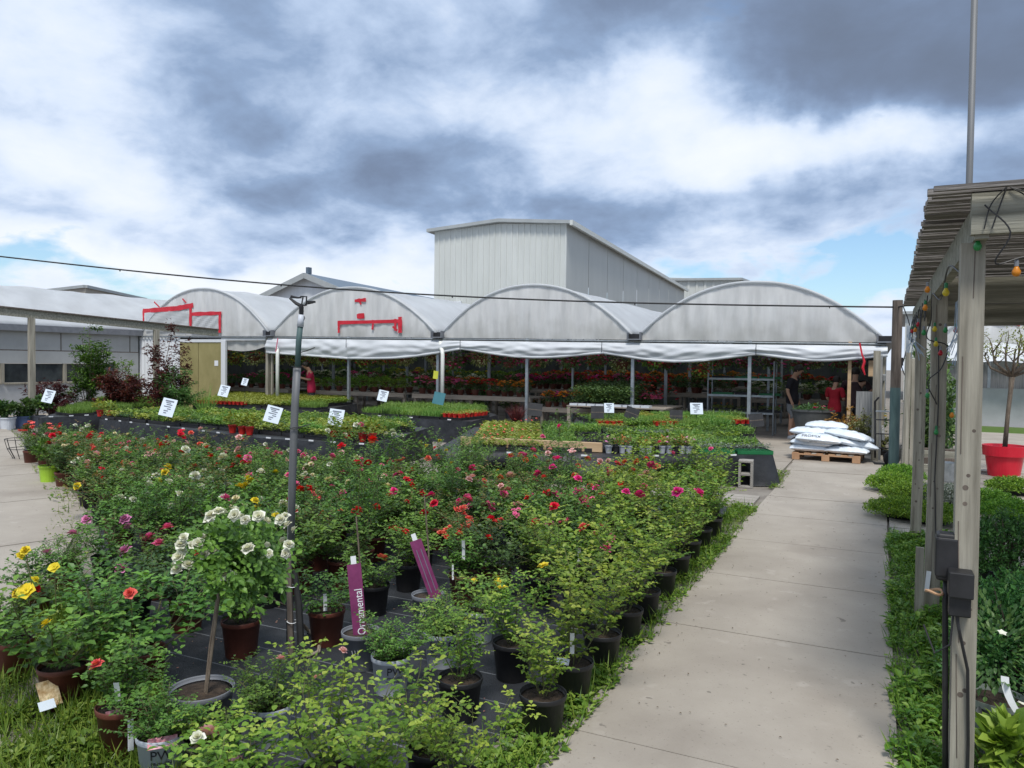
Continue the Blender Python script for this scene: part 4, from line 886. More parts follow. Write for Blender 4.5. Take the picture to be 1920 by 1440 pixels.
# grey nursery pots at the front right of bench C, each with its plant
def small_pot(mt, r=.055, h=.11, n=14):
    m = MB(); m.lathe([(r*.72, 0), (r*.95, h*.85), (r*1.06, h*.85), (r*1.06, h), (r*.95, h), (r*.9, h*.86), (0, h*.85)], (0, 0, 0), n); return m
SP = {}
def mk_sp(key, potm, lm, fl=None, n=70, hh=.13, size=.035, label='x', r=.055, h=.11, name='potted_plant', fn=5):
    out = []
    for v in range(2):
        t = thing(name, 'x', 'potted plant', (0, 0, -50)); small_pot(potm, r, h).build('pot', potm, t, smooth=False)
        m = MB(); u = unit(n); rad = rng.uniform(.3, 1, n)[:, None]; P_ = u*rad*np.array([r*1.9, r*1.9, hh*.55]); P_[:, 2] = np.abs(P_[:, 2]+hh*.5)+h; Dv = u.copy(); Dv[:, 2] = np.abs(Dv[:, 2])*.6
        m.leaves(P_, Dv, np.tile([0, 0, 1.], (n, 1))+unit(n)*.4, rng.uniform(.7, 1.3, n)*size, .6); m.build('foliage', lm, t)
        if fl: m = MB(); dots(m, [tuple(P_[i]+np.array([0, 0, size*.6])) for i in rng.choice(n, fn, False)], size*.75); m.build('flowers', PET[fl], t)
        freeze(t); out.append(t)
    SP[key] = out
mk_sp('greypot', 'light_grey_plastic', 'leaf_variegated', 'mauve', fn=4); mk_sp('greypot2', 'light_grey_plastic', 'leaf_bronze'); mk_sp('blackpot', 'black_plastic', 'leaf_seedling')
mk_sp('redpot', 'red_plastic', 'leaf_lime', hh=.15, n=110, size=.05); mk_sp('darkpot', 'black_plastic', 'leaf_dark', 'red')
a, b = G(1140, 850, .45), G(1290, 851, .45)
for i in range(13):
    p = a.lerp(b, i/12); use(SP[['greypot', 'blackpot', 'greypot2'][i % 3]], (p.x, p.y+random.uniform(.02, .05), .45), 0, f'small plant in a little pot, {NUM[i]} from the plank end on the right bench', 'little pots lined up beside the plank')
for i, (px, py) in enumerate(((1053, 824), (1078, 822), (1100, 823), (1146, 826))):
    p = G(px, py, .45); use(SP['blackpot'], (p.x, p.y, .45), 0, f'small green plant in a black pot behind the plank, {NUM[i]} from the left', 'black pots behind the plank')
for i, (px, py) in enumerate(((182, 781), (200, 782), (430, 812), (448, 815), (462, 816))):
    p = G(px, py, .5); use(SP['redpot'], (p.x, p.y+.07, .5), 0, f'seedling in a red pot on the long left bench edge, {NUM[i]} from the left', 'red pots on the long left bench', 1.25)
for i, (px, py) in enumerate(((618, 826), (645, 829), (672, 829), (690, 831))):
    p = G(px, py, .5); use(SP['redpot'], (p.x, p.y+.10, .5), 0, f'seedling in a large red pot under the white sign, {NUM[i]} from the left', 'red pots under the white sign', 1.3)
# ------------------------------------------------------------------ price signs on wires
def sign(px, py, w, h, z0, label, back=False, tilt=-.25, yaw=0, roll=0.0, d=None):
    """card on a wire stake; px,py is the card centre, d its distance"""
    c = D(px, py, d); t = thing('price_sign', label, 'sign', (c.x, c.y, z0), YAW+yaw, 'price cards standing over the benches'); cz = c.z-z0
    m = MB(); m.box((0, .012, cz/2-h*.2), (.008, .008, cz)); m.build('wire_stake', 'black_plastic', t)
    rot = Euler((tilt, roll, 0)).to_matrix(); m = MB(); m.box((0, 0, cz), (w, .006, h), 0, rot); cdd = m.build('card', 'black_plastic' if back else 'paper', t)
    if not back:
        m = MB()
        for k, (ww, zz, xx) in enumerate(((.6, .36, 0), (.34, .26, -.1), (.4, .16, .1), (.5, .04, -.1), (.26, -.08, .2), (.3, -.2, -.15), (.2, -.32, -.2))):
            off_ = rot @ Vector((xx*w*.5, -.005, zz*h)); m.box((off_.x, off_.y, cz+off_.z), (w*ww, .002, h*(.055 if k else .08)), 0, rot)
        m.build('printed_lines', 'grey_ink', t)
    else:
        m = MB(); m.box((0, -.004, cz), (w*.96, .002, h*.05), 0, rot); m.build('clip', 'dark_wood', t)
    return t
SG = [(91, 743, .24, .30, .42, 'pale price card tilted over the bench by the left wall', 17.2, .2), (315, 764, .26, .33, .5, 'pale price card leaning over the long bench, leftmost on it', 13.8, .2), (420, 733, .24, .28, .5, 'pale price card before the yellow board door', 18.5, .2),
      (459, 716, .16, .2, .5, 'small white card inside the leftmost greenhouse opening', 20.5, .2), (512, 777, .26, .28, .5, 'pale price card on the long bench just left of the sprinkler pole', 12.6, .24), (630, 783, .24, .28, .5, 'upright white price card over the red pots', 12.3, .12), (718, 742, .22, .25, .5, 'pale price card over the middle bench right of the red-shirted person', 17.0, .2),
      (1306, 766, .26, .24, .5, 'white price card on the bench near the metal rack', 15.6, .0), (1142, 765, .20, .2, .5, 'white price card between the black-backed signs', 15.4, .0)]
for (px, py, w, h, z0, lb, d, rl) in SG: sign(px, py, w, h, z0, lb, d=d, roll=rl, tilt=-.3)
for (px, py, w, h, z0, lb, d, rl) in [(1003, 768, .28, .25, .45, 'black-backed price sign beside the dark grass pot', 14.5, .1), (1120, 773, .26, .26, .5, 'black-backed price sign, left one behind the long right bench', 15.3, .0), (1185, 775, .28, .24, .5, 'black-backed price sign tilted over the grass trays', 15.3, .35),
      (1268, 780, .26, .24, .5, 'black-backed price sign left of the white card near the rack', 15.2, .0), (1418, 788, .28, .26, .45, 'black-backed price sign at the right end of the benches', 14.6, -.1)]:
    sign(px, py, w, h, z0, lb, back=True, d=d, roll=rl)
m = MB(); m.box((0, 0, .14), (.30, .012, .28), 0, (-.2, .15, 0)); c = D(823, 747, 17.5); tag(m.build('teal_board', 'teal_board', loc=(c.x, c.y, c.z-.14)), 'teal card standing on the middle bench below the downpipe', 'card')
m = MB(); m.box((0, 0, .0), (.14, .01, .2), 0, (0, .12, 0)); c = D(817, 703, 19.2); tag(m.build('yellow_card', 'yellow_card', loc=tuple(c)), 'yellow sticky trap card hanging beside the white downpipe', 'card')

# ================================================================== inside the greenhouse
FP = {}
def mk_fp(key, lm, fl, n=170, r=.17, h=.26, fn=34, fs=.044, potm='brown_plastic', size=.05):
    out = []
    for v in range(2):
        t = thing('flowering_plant', 'x', 'potted plant', (0, 0, -50)); m = MB(); m.lathe([(.06, 0), (.085, .11), (.092, .11), (.092, .13), (.08, .13), (0, .12)], (0, 0, 0), 12); m.build('pot', potm, t)
        m = MB(); u = unit(n); P_ = u*rng.uniform(.45, 1, n)[:, None]*np.array([r, r, h*.5]); P_[:, 2] += .13+h*.42; Dv = u.copy(); Dv[:, 2] += .2
        m.leaves(P_, Dv, np.tile([0, 0, 1.], (n, 1))+unit(n)*.4, rng.uniform(.7, 1.3, n)*size, .6); m.build('foliage', lm, t)
        if fl:
            m = MB(); pts_ = []
            for _ in range(fn):
                q = unit(1)[0]; q[2] = abs(q[2]); q[1] = -abs(q[1]) if random.random() < .5 else q[1]; pts_.append((q[0]*r, q[1]*r, q[2]*h*.5+.13+h*.45))
            dots(m, pts_, fs, 0, 6); m.build('flowers', PET[fl], t)
        freeze(t); out.append(t)
    FP[key] = out
for k in ('red', 'pink', 'magenta', 'orange', 'yellow', 'white', 'purple', 'coral'): mk_fp(k, 'leaf_dark', k)
mk_fp('green', 'leaf_seedling', None); mk_fp('deep', 'leaf_dark', None, n=240)
def wood_bench(x0, x1, y0, y1, z, label, mt='bench_wood'):
    t = thing('bench', label, 'bench', ((x0+x1)/2, (y0+y1)/2, 0), group='wooden benches inside the greenhouse'); m = MB(); m.bx(x0, x1, y0, y1, z-.04, z-.005); m.bx(x0, x1, y0-.025, y0-.001, z-.12, z+.01); wp(m, 'bench_top', mt, t)
    k = max(2, int((x1-x0)/1.6))
    for i in range(k+1):
        for y in (y0+.1, y1-.1): m = MB(); x = x0+.05+(x1-x0-.1)*i/k; m.bx(x-.04, x+.04, y-.04, y+.04, 0, z-.045); wp(m, 'leg', mt, t)
    return t
BW = [(-16.6, -12.9, 19.2, 20.6, .78, 'wooden bench just inside the opening, right of the red-shirted person', ['green', 'yellow', 'green', 'orange']), (-12.6, -8.7, 19.2, 20.6, .78, 'wooden bench inside, behind the white downpipe', ['green', 'orange', 'red', 'pink', 'white']),
      (-8.3, -4.9, 18.9, 20.2, .55, 'low wooden bench of mixed bright flowers near the second curtain post', ['orange', 'yellow', 'coral', 'red', 'pink', 'white', 'magenta']),
      (-22.4, -17.6, 19.4, 21.0, .78, 'wooden bench inside the leftmost opening', ['magenta', 'pink', 'red', 'deep', 'purple']), (-22.6, -12, 23.0, 24.6, .85, 'second wooden bench inside on the left', ['deep', 'deep', 'white', 'green', 'magenta']),
      (-11.6, -3.6, 22.6, 24.3, .9, 'second wooden bench inside in the middle', ['red', 'magenta', 'pink', 'coral', 'deep', 'coral']), (-22.6, -12, 27, 28.6, .95, 'third wooden bench inside on the left', ['deep', 'green', 'deep', 'yellow']),
      (-11.6, -1, 26.6, 28.4, 1.0, 'third wooden bench inside in the middle', ['coral', 'red', 'deep', 'orange']), (-3.4, -.4, 22.8, 24.0, .8, 'wooden bench inside behind the people', ['deep', 'green', 'white', 'orange'])]
for bi, (x0, x1, y0, y1, z, lb, kinds) in enumerate(BW):
    wood_bench(x0, x1, y0, y1, z, lb); row = 0; y = y0+.2
    while y < (y1-.1 if bi in (2,) else y0+.8):
        x = x0+.2; c = 0; kcur = random.choice(kinds)
        while x < x1-.1:
            if random.random() < .25: kcur = random.choice(kinds)
            nm = {'green': 'light green leaves', 'deep': 'dark green leaves'}.get(kcur, kcur+' blooms')
            use(FP[kcur], (x+random.uniform(-.03, .03), y+random.uniform(-.03, .03), z), random.uniform(0, 6), f'plant with {nm}, {NUM[c]} from left, {NUM[row]} row, {["first","downpipe","bright flower","leftmost","second left","second middle","third left","third middle","far right"][bi]} bench', 'potted flowers on the greenhouse benches', random.uniform(1.05, 1.45)); x += .46; c += 1
        y += .5; row += 1
# block of tall dark green seedlings on white trays
t = thing('plant_block', 'dense block of dark green vegetable plants on white trays behind the second post', 'plants', (-4.9, 18.6, 0)); a, b = onY(1070, 757, 18.0), onY(1183, 757, 18.0)
m = MB(); w_ = (b.x-a.x); n = 5200; x = rng.uniform(a.x, b.x, n); y = rng.uniform(17.9, 19.6, n); zt0 = a.z; z = zt0+rng.beta(2, 1.2, n)*(.42+.2*(y-17.9)/1.7); aa = rng.uniform(0, 2*PI, n)
m.leaves(np.stack([x, y, z], 1), np.stack([np.cos(aa), np.sin(aa), np.full(n, -.1)], 1), np.tile([0, 0, 1.], (n, 1))+unit(n)*.4, rng.uniform(.05, .09, n), .55); wp(m, 'foliage', 'leaf_dark', t)
m = MB(); m.bx(a.x-.05, b.x+.9, 17.85, 19.6, zt0-.06, zt0-.03); wp(m, 'shelf', 'bench_wood', t)
for k in range(9): m = MB(); x = a.x+.02+k*(w_+.5)/9; m.bx(x, x+(w_+.5)/9-.03, 17.87, 18.15, zt0-.03, zt0+.02); wp(m, 'tray', 'white_plastic', t)
for x in (a.x, b.x+.8):
    for y in (17.9, 19.5): m = MB(); m.bx(x-.04, x+.04, y-.04, y+.04, 0, zt0-.06); wp(m, 'leg', 'bench_wood', t)
# hanging baskets under the roof
HB = {}
for key, lm, fl in (('red', 'leaf_seedling', 'red'), ('magenta', 'leaf_dark', 'magenta'), ('yellow', 'leaf_seedling', 'yellow'), ('white', 'leaf_dark', 'white'), ('purple', 'leaf_dark', 'purple'), ('plain', 'leaf_variegated', None)):
    t = thing('hanging_basket', 'x', 'hanging basket', (0, 0, -50)); m = MB(); m.lathe([(.08, -.14), (.13, -.02), (.14, 0), (.12, 0), (0, -.01)], (0, 0, 0), 12); m.build('basket', 'brown_plastic', t)
    m = MB(); n = 200; u = unit(n); P_ = u*rng.uniform(.5, 1, n)[:, None]*np.array([.24, .24, .18]); P_[:, 2] -= .02; Dv = u.copy(); Dv[:, 2] -= .5; m.leaves(P_, Dv, np.tile([0, 0, 1.], (n, 1))+unit(n)*.3, rng.uniform(.03, .06, n), .6); m.build('foliage', lm, t)
    if fl: m = MB(); q = unit(34); q[:, 2] = q[:, 2]*.6-.1; dots(m, [tuple(p) for p in q*np.array([.24, .24, .2])], .032, 0, 6); m.build('flowers', PET[fl], t)
    m = MB()
    for k in range(3): m.tube([(.13*math.cos(k*2.1), .13*math.sin(k*2.1), 0), (0, 0, .42)], .003, 4)
    m.tube([(0, 0, .42), (0, 0, .5)], .004, 4); m.build('hanger', 'black_plastic', t); freeze(t); HB[key] = [t]
hbk = list(HB); c = 0
for r_, (y, n_, z) in enumerate(((18.9, 26, 1.80), (20.4, 24, 1.88), (22.4, 24, 1.9), (25.2, 22, 1.95))):
    for i in range(n_):
        x = -22.3+(22.0)*(i+.5)/n_+random.uniform(-.2, .2)
        if r_ == 0 and (-3.6 < x < 0): continue
        k = random.choice(['magenta', 'plain', 'red', 'magenta', 'plain', 'purple'] if x > -12 else ['plain', 'yellow', 'plain', 'white', 'red'])
        use(HB[k], (x, y+random.uniform(-.2, .2), z+random.uniform(-.08, .1)), random.uniform(0, 6), f'hanging basket with {"variegated leaves" if k == "plain" else k+" blooms"}, {NUM[i]} from left in the {NUM[r_]} hanging row', 'hanging baskets under the greenhouse roof', random.uniform(1.1, 1.5))
# flowering grass pots standing loose in the aisle
def clump(name, label, cat, px, py, w, h, lm, n, size, pot='black_plastic', pr=.15, phh=.26, shape='round', fl=None, fn=0, base=None, d=None, width=.55, core=.3, up=.3, fsz=.035, stems=8, z=0, cr=1.0):
    """one shrub or perennial in its pot: px,py where it stands"""
    p = base or (G(px, py, z) if d is None else D(px, py, d)); t = thing(name, label, cat, (p.x, p.y, z))
    if pot:
        m = MB(); m.lathe([(pr*.78, 0), (pr*.95, phh*.9), (pr*1.04, phh*.9), (pr*1.04, phh), (pr*.95, phh), (pr*.92, phh*.88), (0, phh*.88)], (0, 0, 0), 20); m.build('pot', pot, t, smooth=False)
    z0 = phh if pot else 0
    m = MB()
    for _ in range(stems):
        a = random.uniform(0, 2*PI); q = Vector((math.cos(a)*w*.32*random.random(), math.sin(a)*w*.32*random.random(), z0+h*random.uniform(.55, .9))); m.tube([(random.uniform(-.03, .03), random.uniform(-.03, .03), z0-.03), q*.5+Vector((0, 0, z0*.5)), q], [.009*cr, .006*cr, .003*cr], 5)
    m.build('stems', 'stem' if cr < 1.5 else 'bark', t)
    m = MB()
    if shape == 'blade':
        a = rng.uniform(0, 2*PI, n); s_ = rng.uniform(0, .8, n); Dv = np.stack([np.cos(a)*s_, np.sin(a)*s_, np.ones(n)], 1); P_ = np.stack([np.cos(a)*pr*.5*rng.random(n), np.sin(a)*pr*.5*rng.random(n), np.full(n, z0)], 1)
        m.leaves(P_, Dv, unit(n), rng.uniform(.5, 1, n)*h, width, 0, 'blade', droop=.2)
    else:
        nc = max(6, n//45); cc = unit(nc)*(rng.uniform(core, 1, nc)**.6)[:, None]*np.array([w/2, w/2, h/2])*.82; idx = rng.integers(0, nc, n); u = unit(n); P_ = cc[idx]+u*rng.uniform(.2, 1, n)[:, None]*min(w, h)*.17
        Dv = u+cc[idx]/np.linalg.norm(cc[idx], axis=1, keepdims=True)*.6; Dv[:, 2] += up; P_[:, 2] += z0+h*.5
        m.leaves(P_, Dv, np.tile([0, 0, 1.], (n, 1))+unit(n)*.5, rng.uniform(.65, 1.3, n)*size, width, 0, shape)
    m.build('foliage', lm, t)
    if fl:
        q = unit(fn); q[:, 2] = np.abs(q[:, 2]); pts_ = [tuple(v) for v in q*np.array([w*.5, w*.5, h*.5])+np.array([0, 0, z0+h*.5])]
        if fn < 30:
            for v in pts_: m = MB(); dots(m, [v, (v[0]+.012, v[1]-.01, v[2]+.012)], fsz, 0, 6); m.build('flower', PET[fl], t)
        else: m = MB(); dots(m, pts_, fsz, 0, 6); m.build('flowers', PET[fl], t)
    return t
clump('ornamental_grass', 'dark brown ornamental grass in a black pot by the black-backed sign', 'plant', 968, 812, .5, .5, 'leaf_maple', 420, .3, pr=.17, phh=.28, shape='blade', width=.02, stems=3)
clump('flowering_shrub', 'bush with white and red blooms standing in the aisle left of the bright flowers', 'shrub', 905, 790, .8, .75, 'leaf_dark', 900, .06, pot='brown_plastic', fl='red', fn=14, fsz=.05)
clump('flowering_shrub', 'low bush of cream yellow daisies left of the second curtain post', 'shrub', 955, 784, .7, .4, 'leaf_dark', 500, .05, pot='grey_plastic', fl='cream', fn=60, fsz=.035)
clump('flowering_shrub', 'low bush of orange and cream daisies right of the second curtain post', 'shrub', 1008, 780, .7, .4, 'leaf_dark', 500, .05, pot='grey_plastic', fl='orange', fn=60, fsz=.035)
clump('flowering_shrub', 'tall plant with coral red flower heads right of the dark green block', 'shrub', 1210, 792, .7, .9, 'leaf_seedling', 500, .05, pot='black_plastic', fl='coral', fn=26, fsz=.06)
clump('flowering_shrub', 'tall plant with red flower heads beside the metal rack', 'shrub', 1252, 795, .6, .9, 'leaf_dark', 380, .05, pot='black_plastic', fl='red', fn=22, fsz=.06)
# galvanised rack with shelves of trays
r0, r1 = G(1326, 812), G(1449, 818); t = thing('plant_rack', 'galvanised shelving rack of plant trays at the greenhouse opening', 'rack', (r0.x, r0.y, 0)); dr = (r1-r0); rl = dr.length; u_ = dr.normalized(); v_ = Vector((-u_.y, u_.x, 0)); t.rotation_euler = (0, 0, math.atan2(u_.y, u_.x))
for x in (0, rl):
    for y in (0, .62): m = MB(); m.tube([(x, y, 0), (x, y, 1.86)], .022, 6); m.build('upright', 'galvanised', t)
for z in (.55, .98, 1.4):
    m = MB(); m.bx(0, rl, .0, .62, z, z+.015); m.bx(0, rl, -.025, -.002, z-.02, z+.03); m.build('shelf', 'galvanised', t)
for zi, z in enumerate((.575, 1.0, 1.42)):
    for i in range(3):
        q = Vector((.33+i*.58, .28, z)); w3 = Matrix.Rotation(t.rotation_euler.z, 3, 'Z') @ q + Vector((r0.x, r0.y, 0))
        if zi == 0: use(TR[['orange', 'sparse', 'coral'][i]], w3, t.rotation_euler.z, f'tray of small flowers, {NUM[i]} from left on the lowest rack shelf', 'trays on the metal rack')
        if zi == 1: use(TR[['silver', 'dark', 'silver'][i]], w3, t.rotation_euler.z, f'tray of white-flecked plants, {NUM[i]} from left on the middle rack shelf', 'trays on the metal rack')
        if zi == 2: use(TR[['dark', 'silver', 'silver'][i]], w3, t.rotation_euler.z, f'tray of trailing leaves, {NUM[i]} from left on the top rack shelf', 'trays on the metal rack')
# ================================================================== roses
def proj(p):
    c = CM.transposed() @ (Vector(p)-Vector((0, 0, EYE))); return (960+FPX*c.x/-c.z, 720-FPX*c.y/-c.z)
def rose_mesh(h, w, canes, ls, step, side=2, bare=.2, lean=.5, seed=0, tip=0, dens=1.0):
    rs = np.random.default_rng(seed); st = MB(); P_, D_, Z_, tips, R_ = [], [], [], [], []
    def compound(p, d, s, young):
        d = d/np.linalg.norm(d); side_ = np.cross(d, [0, 0, 1.]); side_ /= np.linalg.norm(side_)+1e-6; L_ = s*2.3; rr = min(1, max(0, rs.normal(.45, .22)+(.35 if young else 0)))
        for k, f in enumerate((1.0, .68, .68, .34, .34)):
            sg = 0 if k == 0 else (1 if k % 2 else -1); q = p+d*L_*f+np.array([0, 0, -.10*L_*f*f]); dd = d*(1 if k == 0 else .45)+side_*sg+rs.normal(0, .12, 3)
            P_.append(q); D_.append(dd+np.array([0, 0, -.18])); Z_.append(s*(1 if k == 0 else .9 if k < 3 else .72)*rs.uniform(.85, 1.15)); R_.append(min(1, max(0, rr+rs.normal(0, .08))))
    def cane(p0, d0, ln, r0, b, depth=0):
        n = max(4, int(ln/.06)); p = p0.copy(); d = d0/np.linalg.norm(d0); pts_ = [p.copy()]; sl = ln/n; ph = rs.uniform(0, 6)
        for i in range(n):
            d = d+rs.normal(0, .10, 3)+np.array([0, 0, .05]); d /= np.linalg.norm(d); p = p+d*sl; pts_.append(p.copy())
        st.tube([tuple(q) for q in pts_], [r0*(1-.6*i/n) for i in range(n+1)], 4, 0, cap=False)
        k = int(ln/step)
        for i in range(k+1):
            f = b+(1-b)*i/max(1, k); x = f*n; j = min(n-1, int(x)); q = pts_[j]+(pts_[j+1]-pts_[j])*(x-j); t = pts_[j+1]-pts_[j]; ph += 2.4
            o = np.array([math.cos(ph), math.sin(ph), rs.uniform(.05, .6)]); compound(q, o+t/np.linalg.norm(t)*.4, ls*(1-.25*f)*rs.uniform(.8, 1.15), f > .85)
        if depth == 0:
            for _ in range(side):
                j = rs.integers(max(1, n//4), n); o = rs.normal(0, 1, 3); o[2] = abs(o[2])*.5+.5; o[:2] += (pts_[j]-p0)[:2]*2; cane(pts_[j], o, ln*rs.uniform(.25, .5), r0*.55, .2, 1)
        tips.append(tuple(pts_[-1]+d*.01))
    for c in range(canes):
        a = 2*PI*c/canes+rs.uniform(-.4, .4); p0 = np.array([math.cos(a)*.025, math.sin(a)*.025, -.01]); l = rs.uniform(.05, 1)*lean
        cane(p0, np.array([math.cos(a)*l*w/h*1.6, math.sin(a)*l*w/h*1.6, 1.]), h*rs.uniform(.7, 1.05), .0048, bare)
    fo = MB(); fo.leaves(P_, D_, np.tile([0, 0, 1.], (len(P_), 1))+rs.normal(0, .25, (len(P_), 3)), np.array(Z_), .64, 0, 'round', r=np.array(R_))
    tips.sort(key=lambda t: -t[2]-.0*abs(t[0])); return st, fo, tips
def rose_pot(kind):
    r, h = {'brown': (.112, .215), 'black': (.110, .205), 'pw': (.104, .198), 'grey': (.108, .21), 'blue': (.145, .21), 'lime': (.1, .2), 'dark': (.112, .21), 'wide': (.13, .18)}[kind]
    mt = {'brown': 'brown_plastic', 'black': 'black_plastic', 'pw': 'white_plastic', 'grey': 'grey_plastic', 'blue': 'grey_plastic', 'lime': 'lime_plastic', 'dark': 'brown_plastic', 'wide': 'black_plastic'}[kind]
    m = MB(); m.lathe([(r*.76, 0), (r*.78, .004), (r*.955, h*.87), (r*1.0, h*.875), (r*1.015, h*.9), (r*1.02, h*.985), (r*1.01, h), (r*.985, h), (r*.975, h*.97), (r*.94, h*.9)], (0, 0, 0), 32, 0)
    m.lathe([(r*.94, h*.9), (r*.6, h*.915), (0, h*.92)], (0, 0, 0), 32, 1); m.f = [f for f in m.f if not (len(f) == 32 and m.v[f[0]][2] > h*.85)] if False else m.f
    return m, mt, r, h
POT = {}
def pot_obj(kind, parent, rzt=0.0):
    if kind not in POT:
        m, mt, r, h = rose_pot(kind); o = m.build('pot', [mt, 'soil'], parent); 
        o.data.polygons.foreach_set('use_smooth', [len(f) == 4 for f in m.f]); POT[kind] = (o.data, r, h)
    else:
        o = bpy.data.objects.new('pot', POT[kind][0]); COL.objects.link(o); o.parent = parent
    return o, POT[kind][1], POT[kind][2]
BL = {}
def bloom_mesh(kind, col):
    if (kind, col) in BL: return BL[(kind, col)]
    m = MB(); rs = np.random.default_rng(len(BL)); up = np.array([0, 0, 1.])
    def whorl(n, r0, z, tilt, s, w=1.0, a0=0.0):
        a = a0+np.arange(n)*2*PI/n+rs.normal(0, .12, n); Dv = np.stack([np.cos(a)*math.cos(tilt), np.sin(a)*math.cos(tilt), np.full(n, math.sin(tilt))], 1)+rs.normal(0, .06, (n, 3))
        P_ = np.stack([np.cos(a)*r0, np.sin(a)*r0, np.full(n, z)], 1); m.leaves(P_, Dv, np.tile(up, (n, 1)), s*rs.uniform(.9, 1.1, n), w, 0, 'round', fold=.16, droop=.12 if tilt < .5 else -.05)
    if kind == 'double':
        whorl(6, .002, .0, .15, .042, 1.15); whorl(6, .002, .004, .5, .037, 1.1, .5); whorl(5, .002, .008, .85, .032, 1.0, .2); whorl(5, .001, .01, 1.2, .026, .9, .7); whorl(3, 0, .012, 1.4, .022, .9)
    elif kind == 'single':
        whorl(5, .003, .0, .25, .046, 1.2); whorl(5, .002, .003, .5, .036, 1.0, .6)
        q = unit(14); q[:, 2] = np.abs(q[:, 2]); m.leaves(np.tile([0, 0, .006], (14, 1)), q+[0, 0, .8], unit(14), .014, .25, 0, 'diamond', r=.95)
    else:       # spray: a cluster of small blooms
        for k in range(6):
            c = np.array([rs.uniform(-.04, .04), rs.uniform(-.04, .04), rs.uniform(-.015, .02)]); o0 = len(m.v); whorl(5, .001, 0, .3, .024, 1.2); whorl(4, .001, .003, .9, .018, 1.1)
            for i in range(o0, len(m.v)): m.v[i] = (m.v[i][0]+c[0], m.v[i][1]+c[1], m.v[i][2]+c[2])
    o = m.build('bloom', PET[col], None, smooth=True); me = o.data; bpy.data.objects.remove(o); BL[(kind, col)] = me; return me
KD = {  # kind: height, width, canes, leaflet, step, side, bare, lean, material, variants
    'mid': (.42, .50, 8, .049, .040, 3, .12, .95, 'leaf_rose', 4), 'dark': (.36, .52, 9, .046, .038, 3, .08, 1.0, 'leaf_rose_dark', 3), 'flush': (.50, .46, 7, .044, .038, 3, .15, .8, 'leaf_rose_red', 3),
    'yellow': (.62, .46, 6, .048, .044, 3, .10, .62, 'leaf_yellow', 4), 'tall': (.72, .40, 7, .042, .034, 2, .12, .55, 'leaf_rose', 3), 'small': (.24, .36, 13, .023, .018, 4, .05, 1.15, 'leaf_rose', 3), 'low': (.28, .50, 9, .044, .040, 3, .05, 1.3, 'leaf_yellow', 2)}
RM = {}
for k, (h, w, cn, ls, stp, sd_, bare, lean, mt, nv) in KD.items():
    RM[k] = []
    for v in range(nv):
        st, fo, tips = rose_mesh(h, w, cn, ls, stp, sd_, bare, lean, seed=hash_ if (hash_ := (len(k)*97+v*13+ord(k[0]))) else 1)
        a = st.build('stems', 'stem'); b = fo.build('foliage', mt); RM[k].append((a.data, b.data, tips)); bpy.data.objects.remove(a); bpy.data.objects.remove(b)
def obj_of(me, name, parent, loc=(0, 0, 0)):
    o = bpy.data.objects.new(name, me); COL.objects.link(o); o.parent = parent; o.location = loc; return o
def rose(x, y, kind, potk, label, blooms=(), sc=1.0, tagw=False, vi=None, lean=(0, 0), group='potted roses standing in the bed', at=()):
    z_ = .009; t = thing('rose_bush', label, 'rose', (x, y, z_), random.uniform(0, 2*PI), group)
    if potk: po, r, h = pot_obj(potk, t)
    else: r, h = .1, 0
    sm, fm_, tips = RM[kind][random.randrange(len(RM[kind])) if vi is None else vi % len(RM[kind])]
    a = obj_of(sm, 'stems', t, (0, 0, h*.92)); b = obj_of(fm_, 'foliage', t, (0, 0, h*.92)); ez = (lean[0], lean[1], 0)
    for o in (a, b): o.scale = (sc, sc, sc); o.rotation_euler = ez
    em = Euler(ez).to_matrix()
    ns = max(1, int(len(tips)*.75)); idx = list(range(ns))
    for k, (bk, col, s_) in enumerate(blooms):
        j = idx[min(len(idx)-1, int(abs(random.gauss(0, .4))*len(idx)))]
        if len(idx) > 1: idx.remove(j)
        p = em @ (Vector(tips[j])*sc)+Vector((0, 0, h*.92)); o = obj_of(bloom_mesh(bk, col), 'bloom', t, p); o.scale = (s_, s_, s_); o.rotation_euler = (random.uniform(-.7, .7), random.uniform(-.7, .7), random.uniform(0, 6))
    for (qx, qy, bk, col, s_) in at:
        q = D(qx, qy, Vector((x, y, 0)).dot(FWD)-.12)-Vector((x, y, z_)); q = Matrix.Rotation(-t.rotation_euler.z, 3, 'Z') @ q; o = obj_of(bloom_mesh(bk, col), 'bloom', t, q); o.scale = (s_, s_, s_)
        fz = Matrix.Rotation(-t.rotation_euler.z+YAW, 4, 'Z') @ Matrix.Rotation(.8, 4, 'X'); o.rotation_euler = fz.to_euler()
        mm = MB(); mm.tube([tuple(q-Vector((0, 0, .004))), tuple(q*.8+Vector((0, 0, .02-.08)))], .0025, 4); mm.build('flower_stalk', 'stem', t)
    if tagw:
        m = MB(); a = random.uniform(3.6, 5.4)-t.rotation_euler.z; l = random.uniform(.09, .15); q = Vector((math.cos(a)*r*.8, math.sin(a)*r*.8, h+random.uniform(.0, .12)))
        m.grid(lambda u, v: (q.x+(u-.5)*.022*math.sin(a), q.y-(u-.5)*.022*math.cos(a), q.z+l*v+.02*math.sin(v*2)*0) if False else (q.x+(u-.5)*.022*-math.sin(a)+.03*v*v*math.cos(a), q.y+(u-.5)*.022*math.cos(a)+.03*v*v*math.sin(a), q.z+l*v), 1, 6)
        m.build('plant_tag', 'white_tag', t)
    return t
def bl(kind, col, n, s=1.0): return [(kind, col, s*random.uniform(.8, 1.25)) for _ in range(n)]
placed = []
def near(px, py, kind, potk, label, blooms=(), **k):
    p = G(px, py, .009); placed.append((p.x, p.y)); return rose(p.x, p.y, kind, potk, label, blooms, **k), p
